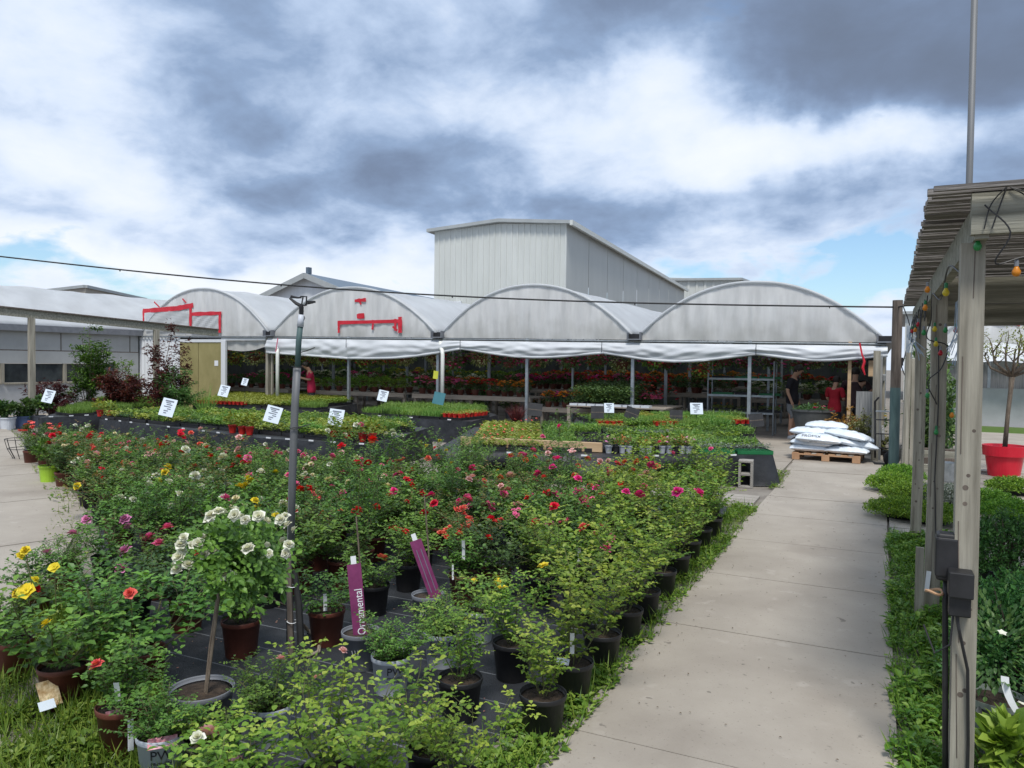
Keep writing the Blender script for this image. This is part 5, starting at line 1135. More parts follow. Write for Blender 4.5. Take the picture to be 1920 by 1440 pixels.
near(118, 1322, 'mid', 'dark', 'rose with large yellow blooms in a dark brown pot at the lower left corner', bl('double', 'yellow', 1, .6), sc=1.15, at=[(50, 1108, 'single', 'yellow', .95), (102, 1064, 'single', 'yellow', .6), (48, 1032, 'double', 'yellow', .6)])
near(20, 1270, 'mid', 'brown', 'rose with yellow and red buds at the left edge of the photo', bl('double', 'yellow', 2, .7)+bl('double', 'red', 1, .7), sc=.9)
near(232, 1408, 'mid', 'brown', 'rose in a tall brown pot with a white hanging tag, one coral pink bloom', bl('double', 'coral', 1, .6), sc=.75, tagw=True)
near(270, 1290, 'mid', 'dark', 'tall leafy rose with one coral pink bloom right of the yellow rose', (), sc=1.2, at=[(244, 1113, 'double', 'coral', .8)])
near(306, 1458, 'small', 'pw', 'low rose in a printed white pot at the bottom edge', (), sc=.9)
near(398, 1470, 'low', 'black', 'low yellowish rose in a black pot with a pink oval tag at the bottom', bl('double', 'blush', 1), sc=.6)
near(505, 1398, 'small', 'pw', 'bushy rose in a printed white pot left of the bottom centre', bl('double', 'blush', 2, .6), sc=.95)
near(452, 1228, 'mid', 'brown', 'dark leafy rose in a wide brown pot left of the sprinkler pole', (), sc=.85)
near(612, 1206, 'mid', 'brown', 'leafy rose in a brown pot right of the sprinkler pole', (), sc=.75, tagw=True)
near(733, 1296, 'small', 'pw', 'compact rose in a printed white pot below the upright purple tag', (), sc=1.0)
near(828, 1246, 'small', 'pw', 'compact rose in a printed white pot between two others of its kind', bl('double', 'yellow', 1, .5), sc=1.0)
near(897, 1200, 'mid', 'pw', 'rose with small yellow blooms in the rearmost printed white pot', bl('single', 'yellow', 3, .6), sc=.7)
near(1017, 1378, 'yellow', 'black', 'yellow-green rose in the black pot nearest the camera along the path', (), sc=.62)
near(1072, 1310, 'yellow', 'black', 'bare-caned yellow-green rose with a white label in its black pot beside the path', (), sc=.95, tagw=True)
near(1128, 1250, 'yellow', 'black', 'yellow-green rose in the third black pot along the path', (), sc=.8)
near(1172, 1200, 'yellow', 'black', 'yellow-green rose in the fourth black pot along the path', (), sc=.95)
near(1207, 1160, 'yellow', 'black', 'yellow-green rose in the fifth black pot along the path', (), sc=.9, tagw=True)
near(1240, 1118, 'yellow', 'black', 'yellow-green rose in the sixth black pot along the path', bl('double', 'magenta', 1), sc=.9)
near(1268, 1085, 'yellow', 'black', 'yellow-green rose in the seventh black pot along the path', bl('double', 'magenta', 2), sc=.9)
near(1290, 1055, 'yellow', 'black', 'yellow-green rose in the eighth black pot along the path', (), sc=.95)
near(1312, 1030, 'yellow', 'black', 'yellow-green rose in the ninth black pot along the path', (), sc=1.0)
near(1333, 1008, 'yellow', 'black', 'yellow-green rose in the tenth black pot along the path', (), sc=1.0)
near(862, 1345, 'yellow', 'black', 'yellow-green rose in a black pot left of the nearest path-side pot', (), sc=.62)
near(960, 1270, 'yellow', 'black', 'yellow rose behind the two nearest path-side pots', bl('single', 'yellow', 2, .6), sc=.75)
near(850, 1560, 'yellow', 'black', 'sparse yellow-green rose in a wide black pot at the bottom centre', (), sc=.6)
near(705, 1590, 'yellow', 'black', 'spreading yellow-green rose at the bottom centre, left of the wide black pot', (), sc=.78)
near(612, 1545, 'yellow', 'black', 'low spreading yellow-green rose before the grey tree pot', bl('double', 'blush', 1, .6), sc=.72)
near(812, 1490, 'low', 'black', 'low yellow-green rose in front of the compact rose in the white pot', (), sc=.5)
near(440, 1560, 'low', 'black', 'low green rose at the bottom edge between the two printed white pots', bl('double', 'white', 1, .7), sc=.9)
near(350, 1180, 'dark', 'brown', 'dark green rose in a brown pot beneath the white standard rose', bl('double', 'red', 1), sc=1.0)
near(180, 1215, 'mid', 'brown', 'tall dark-leaved rose behind the yellow-flowered one', (), sc=1.0)
near(60, 1165, 'mid', 'dark', 'leafy rose with yellow buds at the left edge behind the yellow rose', bl('double', 'yellow', 1, .6), sc=.75)
near(870, 1130, 'mid', 'brown', 'rose with a white paper strip in a brown pot behind the printed pots', bl('double', 'coral', 2), sc=.8, tagw=True)
near(700, 1150, 'mid', 'black', 'rose with one orange bloom right behind the upright purple tag', bl('single', 'coral', 1, 1.1), sc=.75)
near(1010, 1130, 'yellow', 'black', 'yellow-green rose with coral blooms in the third line from the path', bl('double', 'red', 2), sc=.9)
near(1085, 1170, 'yellow', 'black', 'tall yellow-green rose one place in from the fourth path-side pot', bl('double', 'coral', 1), sc=1.05)
near(1150, 1085, 'yellow', 'black', 'tall yellow-green rose one place in from the sixth path-side pot', bl('double', 'magenta', 2), sc=1.05)
near(1190, 1045, 'yellow', 'black', 'tall yellow-green rose one place in from the seventh path-side pot', bl('double', 'magenta', 1), sc=1.05)
for i, (px, py) in enumerate([(500, 1135), (560, 1110), (640, 1100), (765, 1105), (420, 1120), (930, 1120), (790, 1060), (860, 1050), (700, 1050), (250, 1180), (290, 1120), (120, 1110), (200, 1090)]):
    near(px, py, ['mid', 'dark', 'mid', 'small'][i % 4] if i > 3 else 'mid', 'brown' if i % 3 else 'black', ['deep green rose left of the sprinkler pole foot, behind the wide brown pot', 'deep green rose just behind the sprinkler pole foot', 'leafy rose behind the upright purple tag on its left', 'rose with red blooms behind the leaning purple tag', 'green rose below the white standard crown', 'green rose with red blooms in the third line from the path', 'rose with bright red blooms just above the leaning purple tag', 'rose with coral red blooms above the paper-strip rose', 'rose with crimson blooms above the upright purple tag', 'dark rose with mauve blooms left of the white standard', 'rose with pink blooms just behind the white standard on its left', 'rose by the left walkway with mauve blooms', 'rose with large pink blooms near the left walkway'][i],
         [(), (), (), bl('spray', 'red', 2), (), bl('double', 'red', 2), bl('double', 'red', 4), bl('spray', 'coral', 3), bl('double', 'red', 4), bl('double', 'mauve', 2), bl('double', 'pink', 3), bl('double', 'mauve', 2), bl('double', 'mauve', 4)][i], sc=random.uniform(.85, 1.1))
# the rest of the bed, row after row
bed = [(-1.62, 4.5), (-1.62, 8.9), (-4.2, 8.7), (-7.0, 8.15), (-10.5, 8.3), (-13.3, 9.0), (-14.2, 8.9), (-12.6, 7.75), (-8.15, 5.7), (-5.4, 3.9), (-4.0, 4.2)]
y = 4.55; row = 0; cnt = 0
def blooms_for(px, py, x, y):
    r_ = random.random(); n = random.choice([0, 1, 2, 2, 3, 4])
    if px < 520 and py < 880: return bl(random.choice(['double', 'double', 'spray']), random.choice(['red', 'coral', 'blush', 'white', 'blush', 'red', 'pink', 'cream']), random.choice([1, 2, 3, 4]), .95)
    if px < 560 and py < 960: return bl('double', random.choice(['white', 'white', 'yellow', 'cream', 'pink']), n)
    if px < 560: return bl('double', random.choice(['mauve', 'pink', 'yellow', 'mauve']), n+1)
    if px < 760 and py < 930: return bl('double', random.choice(['blush', 'pink', 'white', 'magenta', 'pink', 'cream']), n+1, .95)
    if px < 800: return bl(random.choice(['double', 'spray']), random.choice(['red', 'magenta', 'red', 'coral']), n+1)
    if px < 1000 and py < 900: return bl('double', random.choice(['coral', 'yellow', 'magenta']), n if r_ < .4 else 0, .8)
    if px < 1230: return bl(random.choice(['double', 'spray', 'double']), random.choice(['magenta', 'red', 'magenta', 'coral', 'pink', 'blush']), n+1)
    return bl('double', random.choice(['magenta', 'white', 'pink']), 1 if r_ < .3 else 0)
while y < 11.2:
    x = -1.66-(row % 2)*.17; c = 0
    while x > -17.2:
        xx, yy = x+random.uniform(-.07, .07), y+random.uniform(-.07, .07)
        if inpoly(xx, yy, bed) and all((xx-a)**2+(yy-b)**2 > .33**2 for a, b in placed):
            px, py = proj((xx, yy, .5))
            if px > 1120: kind = 'yellow' if random.random() < .8 else 'mid'
            elif 800 < px < 1010 and py < 900: kind = random.choice(['tall', 'tall', 'flush', 'mid'])
            elif px < 560 and py < 870: kind = random.choice(['flush', 'mid', 'mid', 'dark'])
            else: kind = random.choice(['mid', 'mid', 'dark', 'mid', 'flush', 'tall'])
            bs = blooms_for(px, py, xx, yy); cols = sorted(set(b[1] for b in bs)); potk = 'black' if px > 950 else random.choice(['brown', 'brown', 'black', 'dark'])
            look = {'yellow': 'yellow-green', 'mid': 'green', 'dark': 'dark green', 'flush': 'red-tinged', 'tall': 'tall green'}[kind]
            lb = f'{look} rose {"with "+cols[0]+" blooms" if cols else "without blooms"}, {NUM[min(c, 35)]} from the path in {NUM[row]} cross row'
            rose(xx, yy, kind, potk, lb, bs, sc=random.uniform(.72, 1.25)*(.86 if kind == 'tall' else 1)*(.82 if y > 7.4 and kind != 'tall' and px < 1000 else 1), tagw=random.random() < .16); cnt += 1
        c += 1; x -= .40 if y < 7.2 else .43
    y += .39 if y < 7 else .41; row += 1
print('grid roses', cnt)
# white standard rose with its stake in a grey-blue pot
p = G(378, 1372, .009); t = thing('standard_rose', 'standard rose with a leafy crown of creamy white blooms on a bare stem', 'rose', (p.x, p.y, .009)); pot_obj('blue', t)
c0 = D(432, 1040, (p.xy.dot(FWD.xy)))-p; c0.z = D(432, 1040, (p.xy.dot(FWD.xy))).z-.009
m = MB(); m.tube([(.02, 0, .15), (c0.x*.3, c0.y*.3, .4), (c0.x*.55, c0.y*.55, c0.z-.2), (c0.x, c0.y, c0.z-.05)], [.009, .008, .007, .006], 7); m.tube([(.035, -.01, .15), (c0.x*.5+.03, c0.y*.5-.01, c0.z-.18)], .007, 6); m.build('stem', 'bark', t)
m = MB(); P_, D_ = [], []
for i in range(5):
    st, fo, tips = rose_mesh(.24, .5, 7, .044, .036, 3, .02, 1.4, seed=900+i)
    a = i*1.26; rot = Euler((math.sin(a)*.9*(i > 0), math.cos(a)*.9*(i > 0), a)).to_matrix(); o0 = len(m.v); m.v += [tuple(rot @ Vector(v)+c0+Vector((0, 0, -.06))) for v in fo.v]; m.f += [tuple(j+o0 for j in f) for f in fo.f]; m.m += fo.m; m.r += fo.r
    P_ += [rot @ Vector(q)+c0+Vector((0, 0, -.06)) for q in tips[:8]]
m.build('crown', 'leaf_seedling' if False else 'leaf_rose', t)
for (px, py, s_) in [(340, 1022, 1), (336, 1045, 1.1), (352, 1060, 1), (331, 1070, .9), (372, 1020, 1.1), (345, 1008, .8), (421, 1078, 1.2), (412, 1084, 1), (397, 968, 1.1), (440, 966, 1), (485, 968, 1), (466, 1030, 1.1), (527, 975, 1), (540, 985, .8), (541, 1022, .9), (536, 1038, .8), (410, 960, .9), (460, 975, .8), (505, 1038, .7), (384, 1040, .9)]:
    q = D(px, py, p.xy.dot(FWD.xy)-.16)-Vector((p.x, p.y, .009)); o = obj_of(bloom_mesh('double', 'white'), 'bloom', t, q); s_ *= .72; o.scale = (s_,)*3; o.rotation_euler = (random.uniform(.2, 1.1), random.uniform(-.6, .6), random.uniform(-.5, .5)+YAW)
    o2 = obj_of(bloom_mesh('double', 'white'), 'bloom', t, q+Vector((random.uniform(-.05, .05), .02, random.uniform(-.04, .04)))); o2.scale = (s_*.8,)*3; o2.rotation_euler = (random.uniform(.2, 1), random.uniform(-.6, .6), random.uniform(0, 6))
# print on the white pots
def facing(p): return math.atan2(-p.x, p.y)          # turn so that local -y looks at the camera's side
for o in [o for o in bpy.data.objects if o.get('label', '').find('printed white pot') >= 0 or o.get('label', '').find('in the rearmost printed') >= 0 or o.get('label', '').find('printed white pot between') >= 0]:
    if not o.name.startswith('rose_bush'): continue
    o.rotation_euler.z = math.atan2(-o.location.x, o.location.y); tw = random.uniform(-.35, .35)
    for da in (tw-.55, tw+.55) if 'between' in o['label'] else (tw*.6,):
        r, h = .104, .198; slope = math.atan(.177*r/(h*.87))
        for (s_, sz, zz, xs) in (('PW', .057, .138, 1.0), ('PROVEN', .0185, .103, 1.15), ('WINNERS', .0185, .084, 1.15)):
            rr = r*(.78+.175*zz/(h*.87))+.0022; M4 = Matrix.Rotation(da, 4, 'Z') @ Matrix.Translation((0, -rr, zz)) @ Matrix.Rotation(PI/2+slope, 4, 'X')
            text('lettering', s_, sz, 'ink', o, M4, bend=(rr, ), xs=xs)
        m = MB(); vs = [(math.cos(a)*.014-.018, math.sin(a)*.03+.01) for a in np.linspace(0, 2*PI, 14)[:-1]]
# grey tree pots with purple tags
def tree_pot(px, py, label, tilt, tag_h=.42, txt=True, hide=.03, lx=0):
    p = G(px, py, .009); t = thing('tree_pot', label, 'pot', (p.x, p.y, .009), math.atan2(-p.x, p.y)); pot_obj('grey', t); placed.append((p.x, p.y))
    m = MB(); m.tube([(0.01, .02, .2), (.0, .04, .5), (-.03, .05, .85)], [.008, .006, .004], 6); m.build('stem', 'bark', t)
    m = MB(); m.box((0, 0, tag_h/2), (.078, .003, tag_h)); g = m.build('purple_tag', 'purple_tag', t, loc=(lx, -.03, .17)); g.rotation_euler = (-.12, tilt, 0)
    m = MB(); m.box((0, 0, tag_h+.02), (.03, .002, .05)); m.build('tag_neck', 'white_tag', g)
    if txt: text('lettering', 'Ornamental', .062, 'white_tag', g, Matrix.Translation((.012, -.003, tag_h*.36)) @ Matrix.Rotation(PI/2, 4, 'X') @ Matrix.Rotation(PI/2, 4, 'Z'), xs=.86)
    else:
        for k in range(2): m = MB(); m.box((-.015+.03*k, -.003, tag_h*.5), (.004, .002, tag_h*.7)); m.build('printed_line', 'grey_ink', g)
    for k in range(3):
        m = MB(); m.tube([(-.05+.016*k, -.093, .09), (-.044+.016*k, -.0965, .11), (-.048+.016*k, -.098, .13)], .0016, 4); m.build('printed_script', 'white_tag', t)
    return t
tree_pot(676, 1250, 'grey nursery pot with an upright purple tag reading Ornamental', -.10)
tree_pot(802, 1172, 'grey nursery pot with a purple tag leaning to the left', -.36, txt=False, lx=.06)
# loose printed tags and a blue-grey rim pot
def card(px, py, z, w, h, mt, label, rx=-.6, rz=0, nm='plant_label'):
    p = G(px, py, z); m = MB(); m.box((0, 0, 0), (w, .002, h)); o = m.build(nm, mt, loc=tuple(p)); o.rotation_euler = (rx, 0, math.atan2(-p.x, p.y)+rz); return tag(o, label, 'label')
card(92, 1300, .13, .09, .13, 'photo_print', 'glossy photo label stuck in the brown pot at the lower left', -.7, .35)
card(88, 1322, .12, .07, .045, 'paper', 'pale blue foot of the glossy photo label on the brown pot', -.7, .35)
card(213, 1345, .19, .06, .06, 'pink_print', 'coral pink label in the tall brown pot beside its white tag', -.3, .2)
card(305, 1392, .20, .11, .05, 'pink_print', 'pink printed label on the rim of the printed white pot', -1.0)
card(432, 1428, .19, .085, .05, 'pink_print', 'pink oval label on the black pot at the bottom', -.8, -.5)
card(1055, 1240, .215, .07, .035, 'white_tag', 'white folded label on the rim of the second path-side black pot', -.8, -.3)
card(245, 1378, .17, .022, .13, 'white_tag', 'narrow white hanging tag on the tall brown pot', -.05, .1)
card(849, 1072, .28, .012, .11, 'white_tag', 'thin white paper strip hanging before the paper-strip rose', -.1, .3)
card(776, 1010, .40, .025, .04, 'white_tag', 'small white tag above the leaning purple tag', -.1, .1)
# ------------------------------------------------------------------ sprinkler pole
d_ = 4.42; b1, b2 = G(547, 1232), G(566, 1243); t = thing('sprinkler', 'impact sprinkler on a tall grey pipe tied to stakes in the rose bed', 'sprinkler', (b1.x, b1.y, 0))
q = [D(x, y, d_) for x, y in ((545, 1180), (545, 1060), (549, 900), (554, 760), (558, 690), (560, 640), (563, 612), (565, 590))]
m = MB(); m.tube([q[1], q[2], q[3], q[4]], .019, 12); m.tube([v+Vector((-.028, .012, 0)) for v in (q[0]+Vector((0, 0, -.1)), q[1], q[2], q[3], q[4])], .012, 10); wp(m, 'pipe', 'steel_dark', t, smooth=True)
m = MB(); m.tube([(b1.x, b1.y, 0), q[0], q[1]+Vector((.004, -.02, .06))], [.02, .018, .016], 6); wp(m, 'stake', 'dark_wood', t)
m = MB(); m.tube([(b2.x, b2.y, 0), D(560, 1130, d_-.02), D(552, 1070, d_)], [.022, .02, .014], 6); wp(m, 'stake', 'rubber', t)
m = MB(); m.tube([q[4], q[5], q[6]], .0165, 10); wp(m, 'riser', 'green_paint', t, smooth=True)
m = MB(); m.tube([q[6]-Vector((0, 0, .002)), q[7]-Vector((0, 0, .0))], [.020, .015], 12); wp(m, 'coupling', 'white_plastic', t, smooth=True)
h0 = q[7]; m = MB(); m.tube([h0, h0+Vector((0, 0, .06))], [.012, .012], 10)
for k in range(5): m.tube([h0+Vector((0, 0, .008+.008*k)), h0+Vector((0, 0, .012+.008*k))], .0155, 10)
Rv = Vector((math.cos(YAW), math.sin(YAW), 0))
m.tube([h0+Vector((0, 0, .05)), h0-Rv*.03+Vector((0, 0, .065)), h0-Rv*.068+Vector((0, 0, .095))], [.011, .010, .006], 8)
m.tube([h0+Vector((0, 0, .10)), h0-Rv*.02+Vector((0, 0, .098)), h0-Rv*.062+Vector((0, 0, .105))], [.005, .005, .008], 6)
m.tube([h0+Vector((0, 0, .05)), h0+Rv*.01+Vector((0, 0, .105))], .004, 6); m.tube([h0-Rv*.006+Vector((0, 0, .105)), h0+Rv*.03+Vector((0, 0, .105)), h0+Rv*.028+Vector((0, 0, .055)), h0+Vector((0, 0, .05))], .005, 6)
m.box(tuple(h0+Rv*.055+Vector((0, 0, .075))), (.05, .02, .012), 0, (0, 0, YAW)); m.tube([h0+Rv*.02+Vector((0, 0, .06)), h0+Rv*.07+Vector((0, 0, .07))], .004, 6)
m.tube([h0+Rv*.01, h0+Rv*.02+Vector((0, 0, -.02)), h0+Rv*.012+Vector((0, 0, -.035))], .003, 5); wp(m, 'sprinkler_head', 'black_plastic', t, smooth=False)
m = MB(); a = D(563, 661, d_-.02); m.tube([a, a+Rv*.04+Vector((0, 0, .012)), a+Rv*.085+Vector((0, 0, .03))], .003, 5); a = D(548, 802, d_-.03); m.tube([a, a+Rv*.05+Vector((0, 0, .006)), a+Rv*.1+Vector((0, 0, .02))], .003, 5); wp(m, 'cable_tie', 'black_plastic', t)
for (x, y) in ((548, 1098), (548, 1165), (552, 803), (557, 688)):
    c = D(x, y, d_); m = MB(); m.tube([c+Vector((.03*math.cos(k), .03*math.sin(k), .003*math.sin(2*k))) for k in np.linspace(0, 2*PI, 15)], .0025, 4); wp(m, 'tie', 'white_tag' if y > 1000 else 'black_plastic', t)
m = MB(); m.tube([G(566, 1170, .12), G(578, 1182, .02), G(600, 1203, .02), G(597, 1222, .02), G(575, 1232, .02), G(560, 1222, .015)], .012, 8); tag(m.build('garden_hose', 'hose', smooth=True), 'short brown hose looping at the foot of the sprinkler pole', 'hose')
m = MB(); m.tube([G(560, 1145, .12)+Vector((0, 0, 0)), G(480, 1112, .3), G(452, 1124, .3)], .006, 6); tag(m.build('bare_twig', 'bark', smooth=True), 'bare grey twig lying across the pot left of the sprinkler pole', 'twig')
# ------------------------------------------------------------------ weeds, grass and litter
def weeds(name, label, poly, n, size=.026, hh=.05, tall=.2, mt='leaf_weed'):
    x0, x1 = min(p[0] for p in poly), max(p[0] for p in poly); y0, y1 = min(p[1] for p in poly), max(p[1] for p in poly); X_ = rng.uniform(x0, x1, n*3); Y_ = rng.uniform(y0, y1, n*3)
    k = np.array([inpoly(a, b, poly) for a, b in zip(X_, Y_)]); X_, Y_ = X_[k][:n], Y_[k][:n]; n = len(X_)
    ns_ = np.sin(X_*13+3*np.sin(Y_*9))*np.sin(Y_*11+2*np.sin(X_*7)); kk = np.array([inpoly(a+c*.07, b+d*.05, poly) for a, b, c, d in zip(X_, Y_, ns_, ns_[::-1])]); X_, Y_ = X_[kk], Y_[kk]; n = len(X_)
    clm = .5+.5*np.sin(X_*9+2*np.sin(Y_*5))*np.sin(Y_*7+1.3*np.sin(X_*11)); keep = rng.random(n) < .12+1.1*clm; X_, Y_, clm = X_[keep], Y_[keep], clm[keep]; n = len(X_)
    m = MB(); a = rng.uniform(0, 2*PI, n); z = .01+rng.random(n)*hh*(.3+clm); m.leaves(np.stack([X_, Y_, z], 1), np.stack([np.cos(a), np.sin(a), rng.uniform(-.1, .8, n)], 1), np.tile([0, 0, 1.], (n, 1))+unit(n)*.3, rng.uniform(.4, 1, n)*(.7+.8*clm)*size*rng.choice([1, 1, 1, 1.7], n), .55, 0, 'round')
    g = int(n*tall); i = rng.integers(0, n, g); Dv = np.stack([rng.normal(0, .4, g), rng.normal(0, .4, g), np.ones(g)], 1); m.leaves(np.stack([X_[i], Y_[i], np.full(g, .01)], 1), Dv, unit(g), rng.uniform(.04, .17, g), .05, 0, 'blade', droop=.15)
    return tag(m.build(name, mt), label, 'weeds', None, 'stuff')
weeds('path_edge_weeds', 'strip of low green weeds between the rose pots and the path edge', [(-1.62, 1.6), (-1.22, 1.6), (-1.24, 6), (-1.27, 9.6), (-1.6, 9.6), (-1.56, 7), (-1.5, 5), (-1.55, 3)], 16000)
weeds('corner_weeds', 'patch of bright green weeds at the lower left corner by the walkway', [(-2.3, 1.6), (-3.0, 1.75), (-3.8, 2.15), (-5.0, 2.9), (-5.6, 3.6), (-4.6, 3.45), (-3.7, 2.95), (-3.1, 2.6), (-2.5, 2.3)], 26000, .024, .07, .5)
weeds('walkway_edge_weeds', 'thin line of weeds along the left walkway beside the roses', [(-5.0, 2.95), (-8.3, 5.4), (-12.5, 7.7), (-18.0, 10.7), (-17.4, 10.95), (-12.2, 8.05), (-8.0, 5.85), (-4.9, 3.3)], 9000, .03, .07, .3)
weeds('pergola_weeds', 'green weeds and seedlings growing under the pergola posts beside the path', [(.08, 2.2), (.10, 8.7), (.75, 8.7), (.95, 6.5), (.8, 5), (1.1, 2.2)], 42000, .030, .10, .25)
weeds('pavement_weeds', 'little weeds at the corner of the black bench cloth by the path', [(-1.42, 11.2), (-1.2, 11.2), (-1.25, 12.9), (-1.45, 12.9)], 900, .03, .06, .3)
n = 1400; X_ = rng.uniform(-6, -1.5, n); Y_ = rng.uniform(1.8, 8, n); k = np.array([inpoly(a, b, poly) for a, b in zip(X_, Y_)]) & (rng.random(n) < .4+.6*(np.sin(X_*5)*np.sin(Y_*4) > .1)); X_, Y_ = X_[k], Y_[k]; n = len(X_)
m = MB(); a = rng.uniform(0, 2*PI, n); m.leaves(np.stack([X_, Y_, np.full(n, .013)], 1), np.stack([np.cos(a), np.sin(a), np.full(n, .1)], 1), np.tile([0, 0, 1.], (n, 1)), rng.uniform(.006, .018, n), .6, 0, 'diamond'); tag(m.build('fallen_petals', 'petal_litter'), 'fallen petals and dry leaf litter scattered on the black ground fabric', 'litter', None, 'stuff')
# ================================================================== shrubs and trees at the sides
def tree_like(name, label, cat, px, base_d, ytop, ybot, wpx, lm, n, size, pot='black_plastic', shape='round', width=.5, stems=9, airy=.25, lean=0, pr=.16, phh=.26):
    """upright woody plant: x and distance, with its top and foot as surveyed"""
    top, bot = D(px, ytop, base_d), D(px, ybot, base_d); w = wpx*base_d/FPX; h = top.z-max(bot.z, 0)
    t = thing(name, label, cat, (bot.x, bot.y, 0)); z0 = max(bot.z, .05)
    if pot:
        m = MB(); hh = min(phh, max(.12, z0)); m.lathe([(pr*.78, 0), (pr*.95, hh*.9), (pr*1.04, hh*.9), (pr*1.04, hh), (pr*.92, hh*.9), (0, hh*.88)], (0, 0, 0), 18); m.build('pot', pot, t)
    m = MB(); ends = []
    for k in range(stems):
        a = random.uniform(0, 2*PI); r_ = random.random()**.6; e = Vector((math.cos(a)*w*.5*r_, math.sin(a)*w*.5*r_, z0+h*random.uniform(.35, 1)*(1-.35*r_))); mid = e*.4; mid.z = z0*.5+e.z*.5; q0 = Vector((0, 0, min(z0, .2)))
        m.tube([q0, mid, e], [.016, .009, .004], 5)
        for _ in range(5):
            f = random.uniform(.35, 1); q = q0.lerp(mid, f*2) if f < .5 else mid.lerp(e, f*2-1); e2 = q+Vector((random.uniform(-1, 1)*w*.28, random.uniform(-1, 1)*w*.28, random.uniform(-.02, .18)*h*.5)); m.tube([q, e2], [.005, .002], 4); ends.append((q, e2))
        ends.append((mid, e))
    m.build('branches', 'bark', t)
    m = MB(); idx = rng.integers(0, len(ends), n); f = rng.uniform(.15, 1.08, n)[:, None]; A = np.array([tuple(e[0]) for e in ends])[idx]; B_ = np.array([tuple(e[1]) for e in ends])[idx]; P_ = A+(B_-A)*f+rng.normal(0, airy*.12, (n, 3))*w
    Dv = (B_-A); Dv /= np.linalg.norm(Dv, axis=1, keepdims=True); Dv = Dv+unit(n)*1.1; Dv[:, 2] *= .45
    m.leaves(P_, Dv, np.tile([0, 0, 1.], (n, 1))+unit(n)*.35, rng.uniform(.6, 1.3, n)*size, width, 0, shape); m.build('foliage', lm, t); return t
tree_like('shrub', 'tall bright-dark green shrub rising in front of the left wall', 'shrub', 165, 20.5, 572, 782, 95, 'leaf_rose', 4200, .10, width=.36, stems=13)
tree_like('japanese_maple', 'dark red japanese maple, tallest one, before the yellow board door', 'tree', 296, 19.8, 572, 780, 100, 'leaf_maple', 2600, .12, shape='diamond', width=.26, stems=10, airy=.4)
tree_like('japanese_maple', 'weeping dark red japanese maple mound between the green shrub and tall maple', 'tree', 225, 20.0, 676, 782, 95, 'leaf_maple', 4200, .10, shape='diamond', width=.32, stems=18)
tree_like('japanese_maple', 'dull red japanese maple mound behind the left beam post', 'tree', 98, 20.2, 688, 785, 95, 'leaf_maple', 3400, .10, shape='diamond', width=.32, stems=16)
tree_like('shrub', 'lime green slender shrub between the red maples', 'shrub', 238, 21.2, 650, 775, 55, 'leaf_seedling', 900, .10, width=.25)
tree_like('shrub', 'dark green feathery shrub left of the yellow board door', 'shrub', 335, 19.6, 680, 775, 80, 'leaf_yew', 2400, .10, width=.22, stems=16)
clump('ornamental_grass', 'thin green ornamental grass in front of the yellow board door', 'plant', 385, 775, .7, .95, 'leaf_grassy', 160, .5, shape='blade', width=.012, base=D(385, 770, 19.4)*1, stems=2)
for i, (px, py, pm, lm) in enumerate([(14, 806, 'white_plastic', 'leaf_dark'), (42, 803, 'blue_plastic', 'leaf_dark'), (70, 801, 'grey_plastic', 'leaf_dark'), (-12, 806, 'light_grey_plastic', 'leaf_dark')]):
    clump('potted_plant', ['dark leafy plant in a white pot at the far left edge', 'dark leafy plant in a blue pot next to the left beam post', 'dark leafy plant in a grey pot right of the left beam post', 'dark leafy plant in a pale pot cut by the left edge'][i], 'potted plant', px, py, .62, .42, lm, 320, .11, pot=pm, pr=.18, phh=.3)
clump('potted_plant', 'rose in a lime green pot on the walkway side of the bed', 'rose', 92, 906, .5, .4, 'leaf_rose', 420, .05, pot='lime_plastic', pr=.13, phh=.25)
p = G(62, 872); t = clump('potted_plant', 'coral rose in a grey pot inside a wire basket by the walkway', 'rose', 66, 866, .6, .4, 'leaf_rose_red', 320, .045, pot='grey_plastic', pr=.15, phh=.27, fl='coral', fn=12, fsz=.05)
m = MB(); 
for k in range(12): a = k*PI/6; m.tube([(.16*math.cos(a), .16*math.sin(a), 0), (.26*math.cos(a), .26*math.sin(a), .2), (.3*math.cos(a), .3*math.sin(a), .36)], .005, 4)
for r_, z in ((.26, .2), (.3, .36), (.16, .01)): m.tube([(r_*math.cos(a), r_*math.sin(a), z) for a in np.linspace(0, 2*PI, 21)], .006, 4)
q = G(48, 862); tag(m.build('wire_basket', 'black_plastic', loc=tuple(q)), 'empty dark wire basket frame at the walkway corner of the rose bed', 'wire basket')
